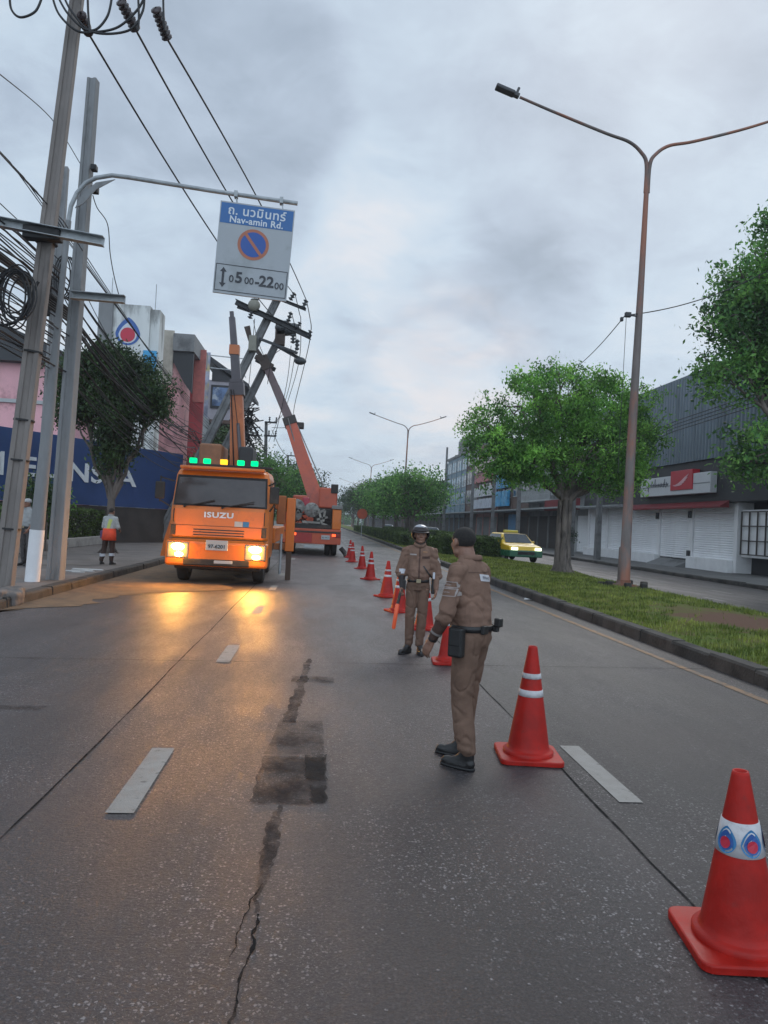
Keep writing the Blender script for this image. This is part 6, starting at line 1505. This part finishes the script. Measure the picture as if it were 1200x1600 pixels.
    # ---- shirt
    def dshirt(co, n):
        d = .0085*mn.noise(Vector((co.x*7, co.y*7, co.z*5)))+.0035*mn.noise(Vector((co.x*14+3, co.y*14, co.z*9)))
        low_ = max(0, 1-abs(co.z-1.03)/.12); d += low_*.0095*mn.noise(Vector((co.x*9+7, co.y*9, co.z*26)))
        d += .005*mn.noise(Vector(((co.x+co.z)*9, co.y*8+5, (co.z-co.x)*20))) if abs(co.x) > .15 else 0
        dg = mn.noise(Vector((co.x*5+co.z*7, co.y*5, co.z*3-co.x*6)))
        d += -.009*max(0, .16-abs(dg))/.16
        return d
    s = MB(); s.loft([((0, .0, .955), .150, .118), ((0, belly*.3, .975), .160, .125+belly*.4), ((0, belly*.6+ty*.4, 1.03), .168, .128+belly), ((0, belly*.5+ty*.7, 1.12), .172, .128+belly*.8), ((0, ty, 1.22), .185, .124), ((0, ty, 1.31), .188, .118), ((0, ty, 1.37), .168, .105), ((0, ty, 1.41), .125, .088), ((0, ty+.005, 1.45), .080, .074), ((0, ty+.015, 1.475), .066, .066)], 32, pw=2.3)
    for s_ in (-1, 1):
        sh = V3(s_*(shoulders-.004), ty, 1.368); el, wr = Vector(arms[s_][0]), Vector(arms[s_][1])
        s.caps(V3(s_*.07, ty, 1.385), sh, .062, .060, 16); s.caps(sh, sh.lerp(el, .55), .062, .058, 16)
        if sleeve >= 1: s.caps(sh.lerp(el, .5), el, .058, .060, 16)
        en = el.lerp(wr, .18*sleeve) if sleeve >= 1 else sh.lerp(el, .9); s.caps(el if sleeve >= 1 else sh.lerp(el, .5), en, .058, .063, 16)
    s.v = [(v[0]*bulk if abs(v[0]) < .2 else v[0]+math.copysign(.2*(bulk-1), v[0]), (v[1]-ty)*bulk+ty, v[2]) for v in s.v]; sh_ = remesh(s, vox*1.05, 3, dshirt); bv = BVHTree.FromPolygons([Vector(v) for v in sh_.v], sh_.f)
    shirt_o = sh_.build('shirt', shirt or M_khaki, t, fix=False)
    # collar
    c = MB(); cz = 1.468
    for s_ in (-1, 1):
        ring = []
        for k in range(9):
            a = PI/2+s_*(PI*k/8)*-1
            ring.append((a, .070+.004*math.sin(k)))
        vs = []
        for a, r_ in ring:
            o_ = V3(math.cos(a)*r_, math.sin(a)*(r_+.004)+ty+.006, 0); z_ = cz-.030*max(0, math.sin(a))
            vs += [o_+V3(0, 0, z_+.018), o_*1.0+V3(math.cos(a)*.006, math.sin(a)*.006, z_+.014), o_+V3(math.cos(a)*.018, math.sin(a)*.018, z_-.016-.012*max(0, math.sin(a)))]
        c.add(vs, [(3*i+j, 3*i+j+1, 3*i+3+j+1, 3*i+3+j) for i in range(8) for j in (0, 1)], True)
    co = c.build('collar', shirt or M_khaki, shirt_o); sl = co.modifiers.new('s', 'SOLIDIFY'); sl.thickness = .004
    # ---- trousers
    def dtr(co, n):
        d = .0080*mn.noise(Vector((co.x*7+9, co.y*7, co.z*4)))+.003*mn.noise(Vector((co.x*16, co.y*16, co.z*10)))
        w_ = max(0, 1-abs(co.z-.16)/.14)+.6*max(0, 1-abs(co.z-.52)/.12)+.5*max(0, 1-abs(co.z-.84)/.08)
        d += w_*.012*mn.noise(Vector((co.x*7+2, co.y*9, co.z*24+co.x*12)))
        dg = mn.noise(Vector((co.x*6-co.z*5, co.y*6+2, co.z*4+co.x*5))); d += -.009*max(0, .15-abs(dg))/.15
        return d
    p = MB(); p.loft([((0, 0, .84), .145, .118), ((0, 0, .90), .166, .130), ((0, .0, .95), .163, .127), ((0, 0, .985), .158, .122)], 28, pw=2.2)
    for s_ in (-1, 1):
        h_, k_, a_, tw = legs[s_]; h_, k_, a_ = Vector(h_), Vector(k_), Vector(a_)
        p.caps(h_+V3(0, 0, -.02), h_.lerp(k_, .5), .098, .086, 18); p.caps(h_.lerp(k_, .5), k_, .087, .074, 18); p.caps(k_, k_.lerp(a_, .5), .075, .072, 18); p.caps(k_.lerp(a_, .5), a_+V3(0, -.0, .055), .072, .064, 18)
    p.v = [(v[0]*bulk, v[1]*bulk, v[2]) for v in p.v]; tr_ = remesh(p, vox*1.1, 4, dtr); bt = BVHTree.FromPolygons([Vector(v) for v in tr_.v], tr_.f); tro = tr_.build('trousers', trousers or M_khaki_t, t, fix=False)
    # ---- shoes
    for s_ in (-1, 1):
        h_, k_, a_, tw = legs[s_]; a_ = Vector(a_); q = MB(); Ms = Matrix.Translation(V3(a_.x, a_.y, 0)) @ Matrix.Rotation(R(tw), 4, 'Z')
        q.loft([((0, .065, .006), .040, .128), ((0, .066, .028), .043, .130), ((0, .060, .045), .040, .122), ((0, .035, .062), .037, .095), ((0, .010, .082), .037, .070), ((0, -.008, .12), .039, .050)], 20, pw=2.3)
        q.ell((0, .135, .036), (.040, .055, .032)); q.ell((0, -.03, .04), (.036, .038, .04))
        q = remesh(q, vox, 3); q.v = [tuple(Ms @ Vector(v)) for v in q.v]; so_ = q.build('shoe', shoe or M_leather, t, fix=False)
        q = MB(); q.xf = Ms; q.loft([((0, .064, .0), .043, .134), ((0, .064, .016), .044, .135)], 24, pw=2.3); q.build('sole', M_black, so_)
    if belt:
        q = MB(); B_ = bulk; q.loft([((0, 0, .948), .1635*B_, .130*B_), ((0, 0, .950), .168*B_, .1345*B_), ((0, 0, .990), .168*B_, (.1345+belly*.3)*B_), ((0, 0, .992), .1635*B_, .130*B_)], 40, caps=False, pw=2.25); bo = q.build('belt', M_leather, t)
        MB().rbox(-.03, .03, .130, .144+belly*.3, .945, .995, .004).build('buckle', mat('buckle_metal', (0.35, 0.30, 0.2), 0.35, metal=0.8), bo)
    return t, shirt_o, bv, tro, bt
def decal(bv, o, d, up, w, h, off=.003, nx=8, ny=6):
    """patch of cloth laid onto the garment: rays start at o and go along d"""
    o = Vector(o); d = Vector(d).normalized(); up = (Vector(up)-d*Vector(up).dot(d)).normalized(); r_ = d.cross(up); vs = []
    for j in range(ny+1):
        for i in range(nx+1):
            s0 = o+r_*(i/nx-.5)*w+up*(j/ny-.5)*h; hit, n, ix, ds = bv.ray_cast(s0, d, 1.0)
            vs.append((hit-d*off) if hit is not None else (vs[-1] if vs else s0+d*.1))
    mb = MB(); mb.add(vs, [(j*(nx+1)+i, j*(nx+1)+i+1, (j+1)*(nx+1)+i+1, (j+1)*(nx+1)+i) for j in range(ny) for i in range(nx)], True); return mb
def strokes(bv, o, d, up, w, h, n, seed, off=.006, t_=.003):
    """rows of small stitched marks standing in for a line of unreadable lettering"""
    mb = MB(); rd = random.Random(seed); d = Vector(d).normalized(); up = (Vector(up)-d*Vector(up).dot(d)).normalized(); r_ = d.cross(up)
    for k in range(n):
        u = (k+.5)/n-.5; c = Vector(o)+r_*u*w; a = rd.uniform(-.25, .25)
        for q in range(2):
            m_ = decal(bv, c+r_*(q*.4-.2)*w/n+up*rd.uniform(-.1, .1)*h, d, up+r_*a, t_, h*rd.uniform(.6, 1), off, 1, 3); mb.add([Vector(v) for v in m_.v], m_.f)
        m_ = decal(bv, c+up*rd.choice((-.35, .0, .4))*h, d, up, w/n*.7, t_, off, 2, 1); mb.add([Vector(v) for v in m_.v], m_.f)
    return mb

# ---- bareheaded officer, seen from behind and to his left
arms = {-1: ((-.252, .060, 1.085), (-.235, .185, .875)), 1: ((.225, .03, 1.08), (.205, .15, .88))}
hands = {-1: dict(d=V3(0, .50, -.9), pn=V3(.9, -.25, -.1), side=V3(0, 1, .3), curl=.30), 1: dict(curl=.4)}
legs = {-1: ((-.085, -.01, .90), (-.100, .00, .49), (-.115, -.065, .085), 2), 1: ((.085, .01, .90), (.105, .06, .49), (.125, .105, .085), 14)}
root = atZ(727, 1193, 0.0)
t, so1, bv, tr1, bt = person('bareheaded officer in khaki uniform, back half turned, standing beside the large two-banded cone', (root.x, root.y, .003), R(50), .962, .0060, hy=.070, head_yaw=R(-22), head_pitch=R(-4), ty=.035, belly=.018, bulk=1.04, legs=legs, arms=arms, hands=hands)
# dark arm covers from the elbow to the wrist
for s_ in (-1, 1):
    el, wr = Vector(arms[s_][0]), Vector(arms[s_][1]); q = MB(); q.caps(el, el.lerp(wr, .4), .048, .047, 14); q.caps(el.lerp(wr, .4), el.lerp(wr, .93), .047, .034, 14)
    q = remesh(q, .006, 2, lambda co, n: .0035*mn.noise(Vector((co.x*12, co.y*12, co.z*34)))); ac = q.build('arm_cover', M_armcov, t, fix=False)
    d_ = (wr-el).normalized(); MB().tube([el.lerp(wr, .68), el.lerp(wr, .74)], .0435, 18).build('reflective_strip', mat('strip_dull', (0.22, 0.19, 0.18), 0.6), ac)
    MB().tube([el.lerp(wr, .90), el.lerp(wr, .985)], .034, 18).build('watch_strap', M_leather, ac)
w1 = decal(bv, (.02, -.4, 1.325), (-.0, 1, 0), V3(.08, 0, 1), .155, .048, .004).build('back_label', mat('label_pale', (0.45, 0.44, 0.46), 0.7), so1)
strokes(bv, (.02, -.4, 1.325), (0, 1, 0), V3(.08, 0, 1), .12, .022, 6, 2).build('label_marks', mat('mark_dark', (0.05, 0.05, 0.08), 0.7), w1)
# shoulder badges: two bordered boxes, one under the other
for z0, z1, sd_ in ((1.262, 1.298, 3), (1.203, 1.252, 4)):
    zc = (z0+z1)/2; hh = z1-z0; W2 = .098; mb = MB()
    for (dy, dz, w_, h_) in ((0, hh/2, W2, .005), (0, -hh/2, W2, .005), (W2/2, 0, .005, hh), (-W2/2, 0, .005, hh)):
        m_ = decal(bv, (-.5, .045+dy, zc+dz), (1, 0, 0), (0, 0, 1), w_, h_, .008, 14, 4); mb.add([Vector(v) for v in m_.v], m_.f)
    bo = mb.build('shoulder_badge', M_badge, so1); strokes(bv, (-.5, .045+.012, zc), (1, 0, 0), (0, 0, 1), .060, .008, 5, sd_, .008, .0018).build('badge_marks', M_badge, bo)
# holster, radio, pouch
q = MB(); q.rbox(-.245, -.182, -.055, .055, .78, .985, .014); q.rbox(-.252, -.238, -.045, .045, .86, .975, .006); ho = q.build('holster', M_leather, t)
q = MB(); q.rbox(.03, .085, -.205, -.155, .985, 1.05, .010); q.rbox(.04, .08, -.18, -.14, .95, 1.0, .006); q.build('radio', M_leather, t)
q = MB(); q.rbox(-.10, -.03, -.150, -.120, .940, .998, .006); q.build('pouch', M_leather, t)
q = MB()
for a in (-2.3, -1.2, -.35, .4): pass
# seam lines, hip pocket
w_ = decal(bt, (-.085, -.5, .855), (0, 1, 0), (0, 0, 1), .10, .11, .004).build('hip_pocket', M_khaki_t, tr1)
decal(bv, (0, -.5, 1.365), (0, 1, 0), (0, 0, 1), .30, .004, .003, 24, 1).build('yoke_seam', M_armcov, so1)
decal(bv, (-.5, .035, 1.385), (1, 0, -.3), (0, 0, 1), .05, .03, .010).build('epaulette', M_khaki, so1)

# ---- helmeted officer facing the camera
arms = {1: ((.228, -.035, 1.10), (.215, .045, .865)), -1: ((-.228, -.02, 1.09), (-.240, .06, .855))}
hands = {1: dict(d=V3(.05, .15, -1), pn=V3(-.8, .5, 0), side=V3(-.3, 1, 0), curl=.95, grip=True), -1: dict(d=V3(.12, .15, -1), pn=V3(.9, .2, 0), side=V3(0, 1, 0), curl=.45)}
legs = {1: ((.085, 0, .90), (.100, .03, .49), (.095, -.01, .085), -38), -1: ((-.085, 0, .90), (-.080, .02, .49), (-.060, .02, .085), 8)}
root = atZ(648, 1021, 0.0)
t, so2, bv, tr2, bt = person('officer in dark helmet with painted highlight and khaki uniform facing us with an orange wand', (root.x, root.y, .003), R(174), .945, .0070, hy=.02, head_yaw=R(4), head_pitch=R(3), ty=.0, belly=.03, shoulders=.160, bulk=.88, legs=legs, arms=arms, hands=hands, hair=None)
hc = V3(0, .02, 1.567); Mh = Matrix.Translation(hc) @ Matrix.Rotation(R(4), 4, 'Z')
def half(cent, r, zmin, nm, m, nu=36, nv=24, cond=None):
    q = MB(); q.ell(cent, r, None, nu, nv); q.f = [f for f in q.f if (cond or (lambda c: c.z > zmin))(sum((Vector(q.v[i]) for i in f), Vector())/len(f))]; q.sm = [True]*len(q.f); q.mi = [0]*len(q.f)
    q.v = [tuple(Mh @ Vector(v)) for v in q.v]; o = q.build(nm, m, t); s_ = o.modifiers.new('s', 'SOLIDIFY'); s_.thickness = .006; s_.offset = -1; return o
he = half((0, -.008, .026), (.122, .136, .118), 0, 'helmet', mat('helmet_dark', (0.022, 0.013, 0.013), 0.45), cond=lambda c: c.z > (-.075 if c.y < .045 else .052))
h2 = half((0, -.008, .028), (.1245, .1385, .1205), 0, 'crown_highlight', mat('helmet_highlight', (0.36, 0.37, 0.40), 0.3, coat=0.3), cond=lambda c: c.z > .118)  # painted highlight: pale cap imitating the sheen on the dark helmet top
q = MB(); q.lathe([(.116, .0), (.140, -.008), (.140, -.003), (.116, .006)], n=30); q.v = [tuple(Mh @ Vector((v[0], v[1]*1.12, v[2]+.058-max(0, v[1])*.12))) for v in q.v]; q.f = [f for f in q.f if all((Mh.inverted() @ Vector(q.v[i])).y > .062 for i in f)]; q.sm = [True]*len(q.f); q.mi = [0]*len(q.f); q.build('peak', mat('helmet_dark'), he)
q = MB()
for s_ in (-1, 1): q.tube([Mh @ V3(s_*.088, .01, -.02), Mh @ V3(s_*.072, .035, -.075), Mh @ V3(s_*.03, .062, -.108), Mh @ V3(0, .066, -.113)], .006, 6)
q.build('chin_strap', M_leather, he)
# shirt details
decal(bv, (.0, .5, 1.22), (0, -1, 0), (0, 0, 1), .022, .42, .003, 2, 20).build('placket', M_armcov, so2)
for s_ in (-1, 1):
    pk = decal(bv, (s_*.085, .5, 1.235), (0, -1, 0), (0, 0, 1), .10, .115, .005).build('chest_pocket', M_khaki, so2)
    decal(bv, (s_*.085, .5, 1.280), (0, -1, 0), (0, 0, 1), .104, .030, .008).build('pocket_flap', M_armcov if s_ < 0 else M_khaki, pk)
    decal(bv, (s_*.150, .5, 1.40), (-.0, -.4, -1), (0, 1, 0), .05, .07, .006).build('epaulette', M_khaki, so2)
decal(bv, (.085, .5, 1.315), (0, -1, 0), (0, 0, 1), .085, .018, .004).build('name_bar', M_badge, so2)
decal(bv, (-.07, .5, 1.355), (0, -1, 0), (0, 0, 1), .06, .010, .004).build('ribbon_bar', mat('ribbon', (0.42, 0.22, 0.10), .6), so2)
decal(bv, (-.115, .5, 1.09), (0, -1, 0), V3(.75, 0, 1), .018, .20, .006, 2, 14).build('strap', M_leather, so2)
decal(bv, (-.5, .0, 1.25), (1, 0, 0), (0, 0, 1), .06, .07, .004).build('arm_badge', M_badge, so2)
for s_ in (-1, 1):
    el, wr = Vector(arms[s_][0]), Vector(arms[s_][1]); q = MB(); q.caps(el, el.lerp(wr, .4), .048, .047, 12); q.caps(el.lerp(wr, .4), el.lerp(wr, .93), .047, .034, 12)
    q = remesh(q, .007, 2); ac = q.build('arm_cover', mat('arm_cover_black', (0.03, 0.025, 0.026), .8) if s_ > 0 else M_khaki, t, fix=False)
    if s_ > 0: MB().tube([el.lerp(wr, .10)+V3(0, 0, .03), el.lerp(wr, .24)], [.064, .058], 16).build('reflective_armband', M_refl, ac)
q = MB(); q.rbox(-.240, -.175, -.06, .05, .80, 1.02, .014); q.build('holster', M_leather, t)
q = MB(); q.rbox(-.215, -.185, .06, .09, 1.00, 1.09, .008); q.build('key_clip', M_refl, t)
q = MB(); q.rbox(.165, .215, -.03, .05, .84, .97, .012); q.build('pouch', M_leather, t)
# the wand is held, so it stands as its own thing
Mw = Matrix.Translation(root) @ Matrix.Rotation(R(174), 4, 'Z') @ Matrix.Scale(.945, 4)
g0 = Mw @ V3(.222, .075, .845); g1 = Mw @ V3(.262, .115, .66); g2 = Mw @ V3(.300, .15, .33)
tw = thing('signal_wand', 'orange-red traffic signal wand pointing down from the helmeted officer hand', 'signal wand', tuple(g0))
MB().tube([g0, g0.lerp(g1, .3), g1], [.017, .019, .020], 12).build('handle', M_leather, tw, world=True)
MB().tube([g1, g1.lerp(g2, .05), g1.lerp(g2, .95), g2], [.021, .026, .024, .012], 14).build('wand_tube', mat('wand_orange', (0.62, 0.09, 0.035), 0.35, emit=(1.0, .16, .05), estr=.12), tw, world=True)

# ---- roadside workers on the left pavement
root = atZ(168, 882, .145)
arms = {-1: ((-.24, .06, 1.10), (-.20, .22, .96)), 1: ((.24, .06, 1.12), (.19, .24, 1.02))}
t, s3, bv, tr3, bt = person('roadside worker in white and yellow top, orange waist wrap and dark trousers', tuple(root), R(-18), .90, .012, hy=.05, ty=.03, arms=arms, hands={}, shirt=cloth('white_work_shirt', (0.42, 0.43, 0.42)), trousers=cloth('dark_work_trousers', (0.06, 0.04, 0.035)), legs={-1: ((-.09, 0, .90), (-.12, -.02, .49), (-.15, -.10, .085), 10), 1: ((.09, 0, .90), (.10, .04, .49), (.10, .02, .085), -10)}, belt=False)
decal(bv, (.05, -.5, 1.20), (0, 1, 0), (.2, 0, 1), .10, .30, .01).build('hi_vis_panel', mat('hivis_yellow', (0.50, 0.55, 0.16), 0.7), s3)
q = MB(); q.loft([((0, 0, .72), .215, .18), ((0, 0, .90), .205, .17), ((0, 0, 1.07), .19, .15)], 24, caps=False); wr_ = q.build('waist_wrap', mat('wrap_orange_red', (0.80, 0.08, 0.03), 0.7, var=.2), t); sm_ = wr_.modifiers.new('s', 'SOLIDIFY'); sm_.thickness = .01
q = MB(); q.tube([(-.135, -.07, .24), (-.138, -.075, .32)], .082, 16); q.tube([(.10, .03, .26), (.10, .03, .34)], .082, 16); q.build('reflective_band', M_refl, t)
q = MB(); q.rbox(-.26, -.16, -.08, .10, .76, 1.0, .02); q.build('tool_pouch', mat('pouch_blue_red', (0.10, 0.06, 0.14), .7, second=(0.4, .08, .08), sscale=9), t)
root = atZ(40, 884, .145)
t, s4, bv, tr4, bt = person('worker in pale shirt and cap half hidden behind the sign post at far left', tuple(root), R(150), .97, .012, hy=.04, ty=.02, arms={-1: ((-.24, .03, 1.10), (-.22, .16, .92)), 1: ((.24, .03, 1.10), (.20, .18, .98))}, hands={}, shirt=cloth('pale_shirt', (0.34, 0.35, 0.35)), trousers=cloth('grey_trousers', (0.07, 0.065, 0.065)))
q = MB(); q.ell((0, .04, 1.615), (.09, .105, .075)); q.f = [f for f in q.f if sum(q.v[i][2] for i in f)/len(f) > 1.60]; q.sm = q.sm[:len(q.f)]; q.mi = q.mi[:len(q.f)]; q.rbox(-.07, .07, .10, .20, 1.60, 1.612, .004); q.build('cap', mat('cap_white', (0.45, 0.45, 0.45), .8), t)

mb = MB(); rd = random.Random(31)
q0 = atZ(8, 948, .0)
for k in range(5): mb.rbox(q0.x-.25+rd.uniform(-.1, .1), q0.x+.08+rd.uniform(-.1, .1), q0.y-.2+k*.12, q0.y+.15+k*.12, -.02, .20+rd.uniform(0, .16), .04, None)
o = remesh(mb, .02, 2, lambda co, n: .02*mn.noise(co*9)); tag(o.build('broken_concrete', M_pave, fix=False), 'broken lump of concrete at the foot of the nearest pole by the kerb', 'rubble')
q0 = atZ(825, 938, .0)
mb = MB(); mb.add([(q0.x-.10, q0.y, .012), (q0.x+.08, q0.y-.03, .03), (q0.x+.12, q0.y+.08, .012), (q0.x-.05, q0.y+.1, .05)], [(0, 1, 2, 3)]); tag(mb.build('litter', M_whitew), 'scrap of white litter lying on the road against the median kerb', 'litter')
mb = MB(); rd = random.Random(12)
for k in range(9): mb.rbox(-5.9+rd.uniform(0, .7), -5.75+rd.uniform(0, .7), 17.3+k*.12, 17.42+k*.12, .145, .16, .004)
tag(mb.build('paper_scraps', M_whitew), 'pale scraps scattered on the left pavement near the kerb', 'litter', kind='stuff')
# haze
hz = bpy.data.materials.new('haze_air'); hz.use_nodes = True; nth = hz.node_tree; nth.nodes.clear(); gh = NG(nth)
pv = gh.n('ShaderNodeVolumePrincipled'); pv.inputs['Color'].default_value = (0.80, 0.86, 0.95, 1); pv.inputs['Density'].default_value = 0.0007; pv.inputs['Anisotropy'].default_value = 0.3
oh = gh.n('ShaderNodeOutputMaterial'); nth.links.new(pv.outputs[0], oh.inputs['Volume'])
h = MB().box(-880, 880, -280, 2580, -1.03, 24).build('haze', hz); tag(h, kind='stuff')
